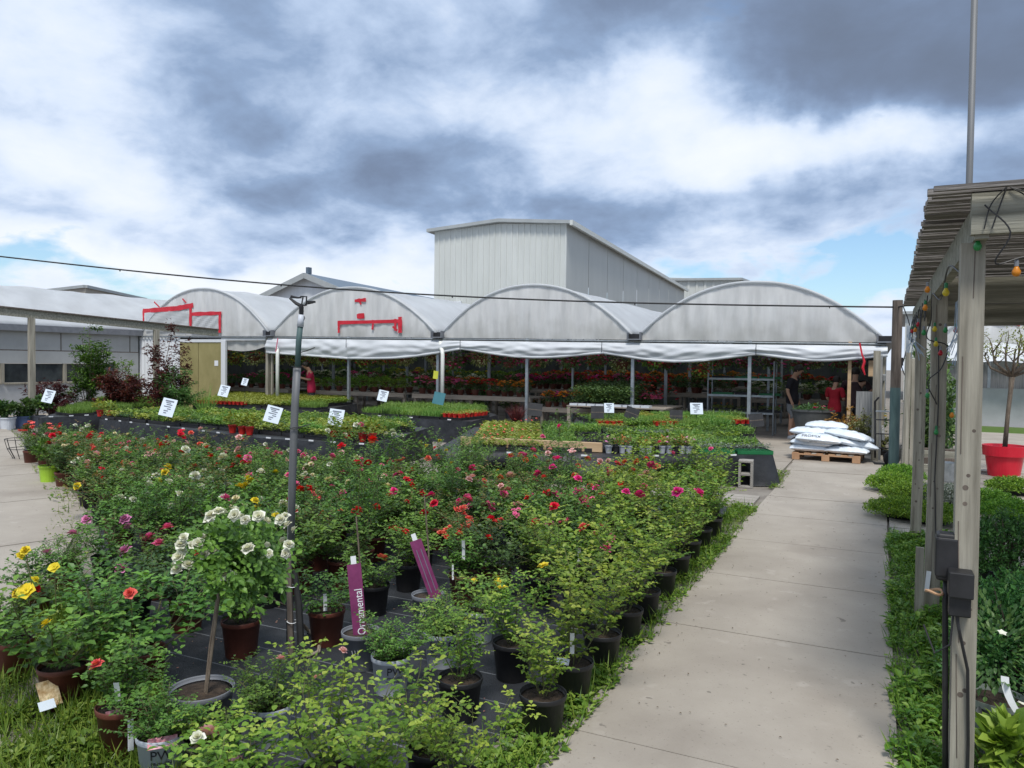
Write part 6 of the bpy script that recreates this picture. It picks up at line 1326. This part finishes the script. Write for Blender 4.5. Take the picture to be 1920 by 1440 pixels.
# right of the opening
tree_like('shrub', 'orange and gold leaved shrub behind the stacked white bags', 'shrub', 1580, 15.6, 734, 835, 68, 'leaf_bronze', 1100, .062, stems=12)
tree_like('shrub', 'cream variegated shrub between the white bags and hand truck', 'shrub', 1614, 15.2, 762, 872, 82, 'leaf_variegated', 3400, .048, stems=22)
tree_like('shrub', 'small variegated shrub just behind the hand truck', 'shrub', 1650, 14.9, 800, 872, 36, 'leaf_variegated', 700, .045, stems=8)
def juniper(label, px, py, w, h, lm, n, pot=None, size=.075, ph_=.22):
    p = G(px, py); t = thing('juniper' if 'juniper' in label else 'yew', label, 'shrub', (p.x, p.y, 0)); z0 = 0
    if pot: m = MB(); m.lathe([(.14, 0), (.18, ph_*.9), (.195, ph_*.9), (.195, ph_), (.17, ph_*.9), (0, ph_*.88)], (0, 0, 0), 20); m.build('pot', pot, t); z0 = ph_*.8
    m = MB(); 
    for k in range(18): a = random.uniform(0, 2*PI); r_ = random.uniform(.3, .95); m.tube([(0, 0, z0), (math.cos(a)*w*.25*r_, math.sin(a)*w*.25*r_, z0+h*.45), (math.cos(a)*w*.46*r_, math.sin(a)*w*.46*r_, z0+h*.8*random.uniform(.6, 1))], [.009, .006, .003], 4)
    m.build('branches', 'bark', t); m = MB(); nb = n//9; u = unit(nb); u[:, 2] = np.abs(u[:, 2]); c = u*(rng.uniform(.55, 1, nb)[:, None])*np.array([w/2, w/2, h]); c[:, 2] = c[:, 2]*.85+z0+.03
    for s_ in range(9): m.leaves(c+unit(nb)*.022, u*.5+unit(nb)*1.0+np.array([0, 0, .2]), unit(nb), rng.uniform(.5, 1.1, nb)*size*.8*(1-.05*s_), .5, 0, 'diamond')
    m.build('foliage', lm, t); return t
JN = [('low bright juniper in the front line between path and third pergola post', 1690, 975, .7, .27, 'leaf_juniper'), ('low bright juniper in the front line right of the third pergola post', 1745, 985, .7, .27, 'leaf_juniper'), ('low bright juniper cut across by the path edge near the green post', 1672, 925, .62, .36, 'leaf_juniper'), ('bright green juniper behind the third pergola post', 1708, 945, .62, .36, 'leaf_juniper'), ('bluish juniper between the pergola posts', 1765, 950, .62, .34, 'leaf_silver'),
      ('bright juniper left of the third pergola post, at the back', 1690, 905, .6, .3, 'leaf_juniper'), ('golden juniper right behind the nearest post', 1850, 960, .6, .4, 'leaf_juniper'), ('golden juniper cut by the right edge of the photo', 1905, 985, .7, .42, 'leaf_juniper'), ('green juniper farthest back on the right edge', 1900, 930, .6, .3, 'leaf_juniper')]
for lb, px, py, w, h, lm in JN: juniper(lb, px, py, w*1.15, min(h, .34)*(.62 if px > 1840 else .66), lm, 9000, 'black_plastic', .045, .09)
juniper('dark green yew bush below the golden juniper at right', 1885, 1120, .62, .55, 'leaf_yew', 5200, 'black_plastic', .06)
juniper('large dark green yew bush at right beside the outlet box', 1900, 1330, .66, .58, 'leaf_yew', 8200, 'black_plastic', .055)
juniper('dark green yew bush at the right edge of the photo', 1960, 1290, .6, .6, 'leaf_yew', 6000, 'black_plastic', .055)
# two pots in the lower right corner
def open_pot(px, py, r, h, mt, label, name='nursery_pot', fl=0):
    p = G(px, py); t = thing(name, label, 'pot', (p.x, p.y, 0), math.atan2(-p.x, p.y)); m = MB()
    m.lathe([(r*.78, 0), (r*.95, h*.88), (r*1.03, h*.885), (r*1.04, h), (r*1.0, h), (r*.94, h*.9)], (0, 0, 0), 28, 0); m.lathe([(r*.94, h*.9), (r*.5, h*.92), (0, h*.92)], (0, 0, 0), 28, 1); m.build('pot', [mt, 'soil'], t); return t
mat('grey_green_plastic', (.15, .18, .15), (.2, .23, .2), scale=6, rough=.5); mat('dark_grey_plastic', (.06, .065, .065), (.09, .095, .095), scale=6, rough=.5)
t = open_pot(1862, 1400, .13, .24, 'grey_green_plastic', 'grey-green printed nursery pot of dark leaves at the lower right'); text('lettering', 'HOME', .028, 'ink', t, Matrix.Translation((.0, -.128, .14)) @ Matrix.Rotation(PI/2+.15, 4, 'X'), bend=(.12, ))
m = MB(); n = 500; u = unit(n); P_ = u*rng.uniform(.3, 1, n)[:, None]*np.array([.24, .24, .28]); P_[:, 2] += .46; m.leaves(P_, u+[0, 0, .3], np.tile([0, 0, 1.], (n, 1))+unit(n)*.5, rng.uniform(.02, .045, n), .5); m.build('foliage', 'leaf_dark', t)
q = unit(5); m = MB(); dots(m, [(-.1, -.18, .42), (.02, -.22, .6), (.1, -.2, .3)], .022, 0, 5); m.build('flowers', PET['white'], t)
m = MB(); m.grid(lambda u, v: (.02+.03*u+.05*v*v, -.24-.02*v, .42-.14*v), 1, 5); m.build('plant_tag', 'white_tag', t)
open_pot(1900, 1440, .14, .22, 'dark_grey_plastic', 'dark grey nursery pot of bare soil at the lower right edge')
clump('leafy_weed', 'broad-leaved weed in the lower right corner by the post foot', 'plant', 1880, 1490, .5, .32, 'leaf_seedling', 160, .09, pot=None)
# big red pot with a bare-branched little tree
p = G(1882, 892); t = thing('potted_tree', 'small bare-branched tree in a big bright red pot at right', 'tree', (p.x, p.y, 0)); m = MB(); r, h = .29, .5
m.lathe([(r*.78, 0), (r*.93, h*.64), (r*.95, h*.66), (r*1.06, h*.67), (r*1.10, h), (r*1.04, h), (r*1.0, h*.9)], (0, 0, 0), 36, 0); m.lathe([(r*1.0, h*.9), (0, h*.9)], (0, 0, 0), 36, 1); m.build('pot', ['big_red_plastic', 'soil'], t)
m = MB(); m.box((-.2, -.225, .42), (.1, .004, .045), 0, (0, .15, -.75)); m.build('sticker', 'lime_plastic' if False else 'white_tag', t)
tp_ = Vector((.07, .0, 1.62)); m = MB(); m.tube([(0, 0, .4), (.03, 0, 1.0), (.06, 0, 1.4), tp_], [.038, .032, .034, .045], 8); m.build('trunk', 'bark', t, smooth=True); m = MB(); ends = []
for k in range(9):
    a = k*2*PI/9+random.uniform(-.3, .3); e = tp_+Vector((math.cos(a)*random.uniform(.3, .6), math.sin(a)*.3, random.uniform(.25, .65))); mid = tp_.lerp(e, .5)+Vector((math.cos(a)*.1, 0, -.04)); m.tube([tp_, mid, e], [.026, .017, .009], 6)
    for _ in range(4): q = mid.lerp(e, random.random()); e2 = q+Vector((random.uniform(-.22, .22), random.uniform(-.15, .15), random.uniform(.05, .32))); m.tube([q, q.lerp(e2, .5)+Vector((.02, 0, .02)), e2], [.010, .007, .004], 5); ends.append(e2)
m.build('branches', 'bark', t, smooth=True); m = MB(); n = 620; P_ = np.array([tuple(e) for e in ends])[rng.integers(0, len(ends), n)]+rng.normal(0, .06, (n, 3)); m.leaves(P_, unit(n), np.tile([0, 0, 1.], (n, 1)), rng.uniform(.03, .06, n), .5); m.build('crown', 'leaf_lime', t)
# dark hedge, timber and second greenhouse beyond the pergola
def hedge(x0, x1, y0, y1, z, n, label, lm='leaf_dark', size=.13):
    t = thing('hedge', label, 'hedge', ((x0+x1)/2, (y0+y1)/2, 0)); m = MB(); X_ = rng.uniform(x0, x1, n); Y_ = rng.uniform(y0, y1, n); Z_ = rng.random(n)*z*(.8+.2*np.sin(X_*3+Y_*2)); a = unit(n); m.leaves(np.stack([X_, Y_, Z_], 1), a+[0, -.3, .2], np.tile([0, 0, 1.], (n, 1))+unit(n)*.4, rng.uniform(.6, 1.4, n)*size, .35); wp(m, 'foliage', lm, t)
    for k in range(7): m = MB(); x = x0+(x1-x0)*(k+.5)/7; m.tube([(x, (y0+y1)/2, 0), (x+.05, (y0+y1)/2, z*.5), (x-.03, (y0+y1)/2, z*.85)], [.03, .02, .01], 5); wp(m, 'stem', 'bark', t)
    return t
hedge(.55, 1.25, 15.5, 18.5, 2.25, 3800, 'dark broad-leaved hedge seen between the pergola posts')
t = thing('timber_stack', 'low stack of weathered timber and stone edging beside the dark hedge', 'timber', (1.0, 14.6, 0))
for k in range(6): m = MB(); y = 14.5+.16*k; m.bx(.5+.04*(k % 2), 1.4-.03*k, y, y+.13, .0, .12+.1*(k % 3)); wp(m, 'board', 'dark_wood' if k % 2 else 'grey_wood_side', t)
f2 = thing('timber_post', 'weathered leaning fence post right of the dark green post', 'post', (.42, 14.3, 0)); m = MB(); m.tube([(0, 0, 0), (.02, 0, 2.0)], [.055, .05], 8); m.build('post', 'grey_wood', f2); m = MB(); m.bx(.07, .2, .0, .04, 0, 1.9); m.build('board', 'grey_wood', f2)
m = MB(); m.box((0, 0, 2.2), (.05, .05, .5)); m.build('extension', 'galvanised', f2)
t = thing('bucket', 'dented grey metal bucket behind the third pergola post', 'bucket', (.95, 13.4, 0)); m = MB(); m.lathe([(.12, 0), (.15, .3), (.155, .3), (.13, .02), (0, .02)], (0, 0, 0), 18); m.build('bucket', 'galvanised', t)
g2 = thing('far_greenhouse', 'farther plastic greenhouse with grey low wall seen through the pergola', 'greenhouse', (6, 27, 0)); X0, X1, Yg = 1.6, 9.6, 27
def a2(t): return X0+(X1-X0)*t, 2.75+1.4*(1-abs(2*t-1)**2.2)
m = MB(); m.grid(lambda u, v: (a2(u)[0], Yg+.02*math.sin(u*70), 2.5+(a2(u)[1]-2.5)*v), 60, 6); wp(m, 'end_film', 'film_end', g2); m = MB(); m.grid(lambda u, v: (a2(u)[0], Yg+14*v, a2(u)[1]+.02), 30, 12); wp(m, 'roof_film', 'film_roof', g2)
m = MB(); m.tube([(a2(k/30)[0], Yg-.05, a2(k/30)[1]) for k in range(31)], .04, 6); wp(m, 'arch_rim', 'film_roof', g2)
m = MB(); m.grid(lambda u, v: (X0+(X1-X0)*u, Yg-.1-.7*v, 2.5-.55*v+.03*math.sin(u*40)), 50, 5); wp(m, 'awning', 'film_curtain', g2)
m = MB(); m.bx(X0, X1-1.5, Yg, Yg+.15, 0, 1.15); wp(m, 'low_wall', 'block_wall', g2); m = MB(); m.bx(X0, X1, Yg+.6, Yg+.65, 0, 2.6); wp(m, 'back_wall', 'weathered_board', g2)
for k in range(6): m = MB(); x = X0+.1+k*1.3; m.bx(x-.04, x+.04, Yg-.02, Yg+.06, 0 if k > 4 else 1.16, 2.5); wp(m, 'post', 'galvanised', g2)
m = MB(); m.bx(7.0, 9.6, Yg-.3, Yg-.22, .3, 2.2); wp(m, 'board_panel', 'yellow_board', g2); m = MB(); m.bx(6.8, 6.98, Yg-.35, Yg-.2, 0, 2.3); wp(m, 'door_post', 'dark_wood', g2)
m = MB(); m.box((3.4, Yg-.03, 3.1), (.7, .02, .07), 0, (0, .12, 0)); wp(m, 'repair_tape', 'red_tape', g2); 
m = MB(); m.add([(1.5, 24.2, .01), (7.5, 24.2, .01), (7.5, 26.8, .01), (1.5, 26.8, .01)], [(0, 1, 2, 3)]); tag(m.build('lawn', 'leaf_weed'), '', '', kind='structure')
t = thing('far_shed', 'long pale metal building on the far right behind the pergola', 'building', (8, 46, 0)); m = MB(); ribbed(m, (1.2, 46), (30, 46), lambda u: 4.6, .9, .08); wp(m, 'wall', 'metal_siding', t); m = MB(); m.bx(1.0, 30.2, 45.7, 60, 4.6, 4.75); wp(m, 'roof', 'trim', t)
def chair(x, y, rz, label):
    t = thing('folding_chair', label, 'chair', (x, y, 0), rz)
    m = MB(); m.box((0, 0, .45), (.42, .4, .03)); m.build('seat', 'dark_grey_plastic' if 'dark' in label else 'light_grey_plastic', t); m = MB(); m.box((0, .2, .75), (.42, .025, .26), 0, (-.15, 0, 0)); m.build('backrest', 'light_grey_plastic', t)
    for a, b in (((-.2, -.2, 0), (-.2, .2, .85)), ((.2, -.2, 0), (.2, .2, .85)), ((-.2, .22, 0), (-.2, -.16, .45)), ((.2, .22, 0), (.2, -.16, .45))): m = MB(); m.tube([a, b], .012, 6); m.build('leg', 'black_plastic', t)
chair(3.75, 18.2, .6, 'pale folding chair standing on the gravel beyond the pergola'); chair(4.5, 18.0, -.4, 'dark folding chair beside the low table at the right edge')
t = thing('low_table', 'low dark table with pots beside the folding chairs at right', 'table', (4.1, 17.2, 0)); m = MB(); m.box((0, 0, .42), (1.3, .6, .035)); m.build('tabletop', 'dark_wood', t)
for sx in (-.55, .55):
    for sy in (-.22, .22): m = MB(); m.box((sx, sy, .2), (.05, .05, .4)); m.build('leg', 'dark_wood', t)

# ================================================================== pallet of soil bags
a_, b_ = G(1484, 864), G(1613, 873); u_ = (b_-a_); pl_w = u_.length; ang = math.atan2(u_.y, u_.x); pc = (a_+b_)/2+Vector((-u_.y, u_.x, 0)).normalized()*.5
pa = thing('pallet', 'raw wooden pallet under the white soil bags on the path', 'pallet', (pc.x, pc.y, .028), ang); pw = pl_w
for x in (-pw/2+.07, 0, pw/2-.07):
    for y in (-.45, 0, .45): m = MB(); m.box((x, y, .05), (.13, .1, .09)); m.build('block', 'pallet_wood', pa)
for y in (-.45, 0, .45): m = MB(); m.box((0, y, .105), (pw, .1, .018)); m.build('stringer', 'pallet_wood', pa)
for k in range(6): m = MB(); m.box((-pw/2+.06+k*(pw-.12)/5, 0, .124), (.11, 1.0, .018)); m.build('deck_board', 'pallet_wood', pa)
def bag(x, y, z, rz, tilt, label, w=.72, d=.42, h=.13, seed=0, mark=False, tx=0):
    c, s_ = math.cos(ang), math.sin(ang); t = thing('soil_bag', label, 'bag', (pc.x+x*c-y*s_, pc.y+x*s_+y*c, .028+z), ang+rz, 'white soil bags stacked on the pallet'); t.rotation_euler = (tx, tilt, ang+rz)
    rs = np.random.default_rng(seed); ph = rs.uniform(0, 6, 6); m = MB()
    def f(u, v, sgn):
        a, b = 2*u-1, 2*v-1; e = (1-abs(a)**3.2)*(1-abs(b)**2.6); wr = .013*abs(math.sin(a*7+ph[0]+b*3))+.011*abs(math.sin(b*9+ph[1]+a*6))+.007*math.sin(a*23+b*17+ph[2]); crimp = .012*math.sin(b*26+ph[3])*max(0, abs(a)-.8)*5
        return (a*w/2*(1-.05*abs(b)**3), b*d/2*(1-.10*(1-abs(a)**4)*0-.06*abs(a)**2), h/2+sgn*(h/2*e**.55)+wr*e+crimp)
    m.grid(lambda u, v: f(u, v, 1), 34, 22); k = len(m.v); m.grid(lambda u, v: f(1-u, v, -1), 34, 22); m.build('bag', 'bag_plastic', t, smooth=True)
    if mark: text('lettering', 'PROMIX', .075, 'ink', t, Matrix.Translation((-.12, -d*.415, h*.86)) @ Matrix.Rotation(PI/2-.7, 4, 'X'), xs=1.2); mm = MB(); mm.box((-.08, -d*.44, h*.32), (.13, .004, .02), 0, (-.3, 0, 0)); mm.build('printed_bar', 'ink', t)
    return t
BG = [(-.28, -.25, .135, .05, 0, 'white soil bag at the lower left, flat on the pallet', 0), (.34, -.28, .135, -.06, 0, 'white soil bag at the lower right, flat on the pallet', 0), (0, .28, .135, .03, 0, 'white soil bag at the back of the bottom layer', 0),
      (-.26, -.24, .235, -.12, .02, 'white soil bag lying dark-edged above the lower left one', 0), (-.14, -.34, .30, .04, .05, 'white soil bag with the large black lettering in the middle', 1), (.46, -.18, .25, .35, .18, 'white soil bag drooping over the right side of the pallet', 0), (.1, .26, .27, -.05, 0, 'white soil bag at the back of the middle layer', 0),
      (-.30, -.10, .43, -.08, 0, 'white soil bag poking out left, second from the top', 0), (.32, -.20, .41, -.18, .15, 'white soil bag sloping down to the right under the topmost', 0), (.38, .14, .36, .3, .2, 'white soil bag at the upper right edge of the stack', 0), (-.05, .02, .54, .02, .02, 'topmost white soil bag on the stack', 0)]
for i, (x, y, z, rz, ti, lb, mk) in enumerate(BG): bag(x, y, z, rz, ti, lb, seed=i, mark=bool(mk), h=.14 if i != 4 else .17, w=.74 if i != 4 else .80)
# hand truck
q = G(1662, 874); t = thing('hand_truck', 'black hand truck leaning on the board fence beside the green post', 'hand truck', (q.x-.03, q.y+.1, 0), .1)
for x in (-.15, .12): m = MB(); m.tube([(x, .05, .12), (x, .22, .8), (x, .32, 1.12), (x+(.04 if x > 0 else .05), .22, 1.2)], .017, 8); m.build('frame_rail', 'black_plastic', t, smooth=True)
for z in (.3, .55, .8): m = MB(); m.tube([(-.15, .05+.2*(z-.12), z), (.12, .05+.2*(z-.12), z)], .012, 6); m.build('cross_bar', 'black_plastic', t)
m = MB(); m.tube([(-.14, .2, .95), (.06, .1, .96), (.16, .08, .9)], .014, 6); m.build('strap', 'galvanised', t); m = MB(); m.box((0, -.06, .03), (.36, .24, .012)); m.build('toe_plate', 'black_plastic', t)
for x in (.10,):
    m = MB(); m.lathe([(.07, -.03), (.125, -.035), (.135, -.015), (.135, .015), (.125, .035), (.07, .03)], (0, 0, 0), 24); w_ = m.build('wheel', 'rubber', t, loc=(x, -.08, .135), smooth=True); w_.rotation_euler = (PI/2, 0, .15)
    m = MB(); m.lathe([(0, -.035), (.03, -.037), (.032, -.02), (.03, .03), (0, .03)], (0, 0, 0), 14)
    for k in range(5): a = k*2*PI/5; m.bar((0.02*math.cos(a), .02*math.sin(a), -.02), (.08*math.cos(a), .08*math.sin(a), -.02), .02, .012)
    m.tube([(.078*math.cos(a), .078*math.sin(a), -.02) for a in np.linspace(0, 2*PI, 19)], .008, 6); m.build('rim', 'light_grey_plastic', w_)
# planter tub on a cart with flowers
q = G(1520, 842); t = thing('planter_tub', 'dark grey tub of red and green plants at the feet of the people', 'planter', (q.x, q.y+.3, 0)); m = MB(); w_ = .36
m.lathe([(.27, .32), (.37, .78), (.39, .78), (.39, .82), (.36, .82), (.35, .76), (0, .75)], (0, 0, 0), 24, sx=1.15, sy=.8); m.build('tub', 'dark_grey_plastic', t); m = MB(); n = 420; u = unit(n); P_ = u*rng.uniform(.4, 1, n)[:, None]*[.42, .3, .16]; P_[:, 2] = np.abs(P_[:, 2])+.8; m.leaves(P_, u+[0, 0, .4], np.tile([0, 0, 1.], (n, 1)), rng.uniform(.03, .06, n), .5); m.build('foliage', 'leaf_dark', t)
m = MB(); dots(m, [(random.uniform(-.05, .42), -.25, random.uniform(.82, .93)) for _ in range(12)], .04, 0, 6); m.build('flowers', PET['magenta'], t)
for sx in (-.3, .3):
    m = MB(); m.bx(sx-.02, sx+.02, -.2, .2, .18, .32); m.build('cart_leg', 'black_plastic', t); m = MB(); m.tube([(sx, -.24, .12), (sx, -.2, .12)], .12, 16); m.build('wheel', 'rubber', t)
for (px, py, lb, lm) in [(1530, 815, 'dark leafy plant with a yellow bloom between the people', 'leaf_dark'), (1640, 800, 'dark trailing plant hanging by the board fence', 'leaf_dark')]:
    clump('potted_plant', lb, 'potted plant', px, py, .7, .6, lm, 420, .07, pot='dark_grey_plastic', base=onY(px, py, 19.6)*1, fl='yellow', fn=3, fsz=.06, z=0)
m = MB(); m.bx(-.16, .16, -.02, .02, 0, 1.22); q = onY(1620, 770, 18.1); ws = tag(m.build('weathered_sign_board', 'weathered_board', loc=(q.x, q.y, 0)), 'pale weathered upright board behind the variegated shrub', 'board')

# ================================================================== people
def skin(name, pts, edges, rad, material, parent, sub=2, roots=(0,)):
    me = bpy.data.meshes.new(name); me.from_pydata([tuple(p) for p in pts], edges, []); me.materials.append(MATS[material]); o = bpy.data.objects.new(name, me); COL.objects.link(o); o.parent = parent
    md = o.modifiers.new('skin', 'SKIN'); md.use_smooth_shade = True; md.branch_smoothing = .6; sv = me.skin_vertices[0].data
    for i, r_ in enumerate(rad): sv[i].radius = r_ if isinstance(r_, tuple) else (r_, r_)
    for r_ in roots: sv[r_].use_root = True
    o.modifiers.new('sub', 'SUBSURF').levels = sub; o.modifiers['sub'].render_levels = sub; return o
def person(label, x, y, rz, H, shirt, trousers, sex='m', head_tilt=.3, arms=None, bend=0.0, hair='hair', shoe='dark_cloth', build=1.0, sleeve=.62, shirt_len=0):
    """standing figure, local -y is forward; arms = two (elbow, wrist) pairs in body units of height"""
    t = thing('person', label, 'person', (x, y, 0), rz); h = H
    pel = Vector((0, 0, .53*h)); ch = Vector((0, -bend*.2*h, .70*h)); nk = Vector((0, -bend*.34*h, .835*h)); hb = nk+Vector((0, -.015*h-head_tilt*.02*h, .035*h)); hd = hb+Vector((0, -.012*h-head_tilt*.028*h, .045*h)); ht = hd+Vector((0, -head_tilt*.008*h, .040*h))
    P_ = [pel, (pel+ch)/2, ch, nk, hb, hd, ht]; E_ = [(0, 1), (1, 2), (2, 3), (3, 4), (4, 5), (5, 6)]; Rr = [(.085*h*build, .062*h), (.072*h*build, .055*h), (.088*h*build, .060*h), .034*h, .040*h, (.043*h, .052*h), (.036*h, .044*h)]
    arms = arms or [((.14, .0, .63), (.15, -.05, .49))]*2; aw = []
    for s_, (el, wr) in zip((-1, 1), arms):
        sh = Vector((s_*.105*h*build, nk.y*.8, .80*h)); e = Vector((s_*el[0]*h, el[1]*h, el[2]*h)); w = Vector((s_*wr[0]*h, wr[1]*h, wr[2]*h)); i = len(P_); hnd = w+(w-e).normalized()*.045*h
        P_ += [sh, (sh+e)/2, e, w, hnd]; E_ += [(2, i), (i, i+1), (i+1, i+2), (i+2, i+3), (i+3, i+4)]; Rr += [.036*h, .030*h, .024*h, .0165*h, (.024*h, .012*h)]; aw.append((sh, e, w, hnd))
    for s_ in (-1, 1):
        i = len(P_); P_ += [Vector((s_*.052*h, 0, .48*h)), Vector((s_*.056*h, -.012*h, .275*h)), Vector((s_*.058*h, .012*h, .05*h)), Vector((s_*.062*h, -.05*h, .018*h))]; E_ += [(0, i), (i, i+1), (i+1, i+2), (i+2, i+3)]; Rr += [.052*h, .034*h, .022*h, (.02*h, .016*h)]
    roots = [0]
    for (sh, e, w, hnd) in aw:                     # five fingers rooted in each palm
        d = (hnd-w).normalized(); sd_ = d.cross(Vector((0, 0, 1))) if abs(d.z) < .9 else Vector((1, 0, 0)); sd_.normalize()
        for k in range(5):
            i = len(P_); o_ = (k-1.5)*.0075*h if k < 4 else -.018*h; L_ = (.040, .045, .042, .033, .030)[k]*h; b0 = hnd+sd_*o_-d*(.002*h if k < 4 else .03*h); dd = (d+sd_*(0 if k < 4 else -.7)).normalized()
            P_ += [b0, b0+dd*L_*.5, b0+dd*L_*.8+Vector((0, 0, -.012*h))]; E_ += [(i, i+1), (i+1, i+2)]; Rr += [.0052*h, .0048*h, .004*h]; roots.append(i)
    # nose and ears grow from the head
    i = len(P_); P_ += [hd+Vector((0, -.040*h, -.002*h)), hd+Vector((0, -.060*h, -.012*h))]; E_ += [(i, i+1)]; Rr += [.010*h, .007*h]; roots.append(i)
    for s_ in (-1, 1): i = len(P_); P_ += [hd+Vector((s_*.040*h, .004*h, .004*h)), hd+Vector((s_*.049*h, .008*h, -.014*h))]; E_ += [(i, i+1)]; Rr += [.009*h, .007*h]; roots.append(i)
    skin('body', P_, E_, Rr, 'skin', t, 2, roots)
    for s_ in (-1, 1): m = MB(); m.lathe([(0, -.005*h), (.004*h, 0), (0, .005*h)], (0, 0, 0), 8); m.build('eye', 'hair', t, loc=hd+Vector((s_*.017*h, -.049*h, .008*h)))
    m = MB(); m.box((0, 0, 0), (.026*h, .006*h, .006*h)); m.build('mouth', 'dark_red_shirt', t, loc=hd+Vector((0, -.047*h, -.030*h)))
    # hair cap
    m = MB(); c = hd+Vector((0, .008*h, .018*h))
    def hf(u, v):
        a = 2*PI*u; b = PI*.5-v*PI*.70; r_ = 1+.05*math.sin(a*9+v*8); front = max(0, -math.sin(a)); z = math.sin(b)*(1 if b > 0 else (1-.75*front)*1.1); return c+Vector((math.cos(a)*math.cos(b)*.054*h*r_, math.sin(a)*math.cos(b)*.064*h*r_, z*.060*h*r_))
    m.grid(hf, 28, 12); m.build('hair', hair, t, smooth=True)
    # shirt with sleeves
    hem = .425*h-shirt_len*h; S_ = [Vector((0, 0, hem)), (pel+Vector((0, 0, .03*h))), (pel+ch)/2, ch, nk+Vector((0, 0, -.008*h))]; SE = [(0, 1), (1, 2), (2, 3), (3, 4)]; SR = [(.118*h*build, .092*h), (.106*h*build, .086*h), (.092*h*build, .076*h), (.100*h*build, .076*h), (.05*h, .045*h)]
    for (sh, e, w, hnd) in aw: i = len(S_); S_ += [sh, sh.lerp(e, .5), sh.lerp(e, sleeve/.62*.9)]; SE += [(3, i), (i, i+1), (i+1, i+2)]; SR += [.041*h, .040*h, .040*h]
    skin('shirt', S_, SE, SR, shirt, t, 2)
    T_ = [pel+Vector((0, 0, .06*h)), pel+Vector((0, 0, -.01*h))]; TE = [(0, 1)]; TR_ = [(.084*h*build, .068*h), (.098*h*build, .078*h)]
    low = .30*h if trousers == 'grey_cloth' else .045*h
    for s_ in (-1, 1): i = len(T_); T_ += [Vector((s_*.048*h, 0, .44*h)), Vector((s_*.054*h, -.010*h, .29*h)), Vector((s_*.058*h, .008*h, max(low, .06*h)))]; TE += [(1, i), (i, i+1)]+([(i+1, i+2)]); TR_ += [.068*h, .056*h, .046*h]
    skin('trousers', T_, TE, TR_, trousers, t, 2)
    for s_ in (-1, 1): m = MB(); m.lathe([(.034*h, 0), (.034*h, .02*h), (.026*h, .045*h), (.0, .05*h)], (0, 0, 0), 14, sx=.85, sy=1.75); m.build('shoe', shoe, t, loc=(s_*.06*h, -.025*h, .001))
    return t
q = onY(584, 740, 18.75); person('person in a loose red t-shirt looking down at something in both hands', q.x, q.y, YAW-1.15, 1.72, 'red_shirt', 'dark_cloth', head_tilt=1.0, arms=[((.13, -.05, .66), (.02, -.17, .70)), ((.13, -.05, .66), (.03, -.18, .69))], bend=.12, build=1.15, shirt_len=.06)
q = G(1484, 822); person('person in a black t-shirt and grey shorts beside the metal rack', q.x, q.y, YAW+.9, 1.80, 'black_shirt', 'grey_cloth', head_tilt=.8, arms=[((.15, .02, .64), (.15, -.04, .50)), ((.16, .02, .64), (.16, -.03, .49))], bend=.05, build=1.1, shoe='white_plastic')
q = G(1563, 828); person('shorter person in a red top behind the orange shrub', q.x, q.y, YAW+2.2, 1.55, 'dark_red_shirt', 'dark_cloth', head_tilt=.6, arms=[((.13, -.03, .64), (.08, -.15, .62)), ((.13, -.02, .64), (.1, -.13, .6))], build=1.05, shirt_len=.04)
q = G(1600, 830); person('person in a dark brown t-shirt seen from behind with one arm out', q.x, q.y, YAW+PI-.5, 1.76, 'brown_shirt', 'dark_cloth', head_tilt=.7, arms=[((.19, -.06, .68), (.27, -.16, .64)), ((.15, -.06, .66), (.13, -.17, .62))], bend=.1, build=1.2)
# soil crumbs, petals and dry leaves blown onto the slabs
n = 420; e_ = rng.random(n); X_ = np.where(rng.random(n) < .65, np.where(rng.random(n) < .6, -1.27+rng.exponential(.09, n), .09-rng.exponential(.09, n)), rng.uniform(-1.2, .05, n)); Y_ = rng.uniform(1.6, 14, n); a = rng.uniform(0, 2*PI, n)
m = MB(); k = (X_ > -1.28) & (X_ < .1); X_, Y_, a = X_[k], Y_[k], a[k]; n = len(X_); m.leaves(np.stack([X_, Y_, np.full(n, .036)], 1), np.stack([np.cos(a), np.sin(a), rng.uniform(0, .3, n)], 1), np.tile([0, 0, 1.], (n, 1)), rng.uniform(.004, .018, n), .6, 0, 'diamond')
mat('dry_litter', (.05, .035, .02), (.16, .11, .06), scale=40, rough=.9); tag(m.build('path_litter', 'dry_litter'), 'soil crumbs and dry leaf bits scattered over the concrete path', 'litter', None, 'stuff')
# prototypes never placed
for o in [o for o in bpy.data.objects if o.get('label') == 'x']:
    for c in list(o.children_recursive): bpy.data.objects.remove(c)
    bpy.data.objects.remove(o)
print('objects', len(bpy.data.objects))
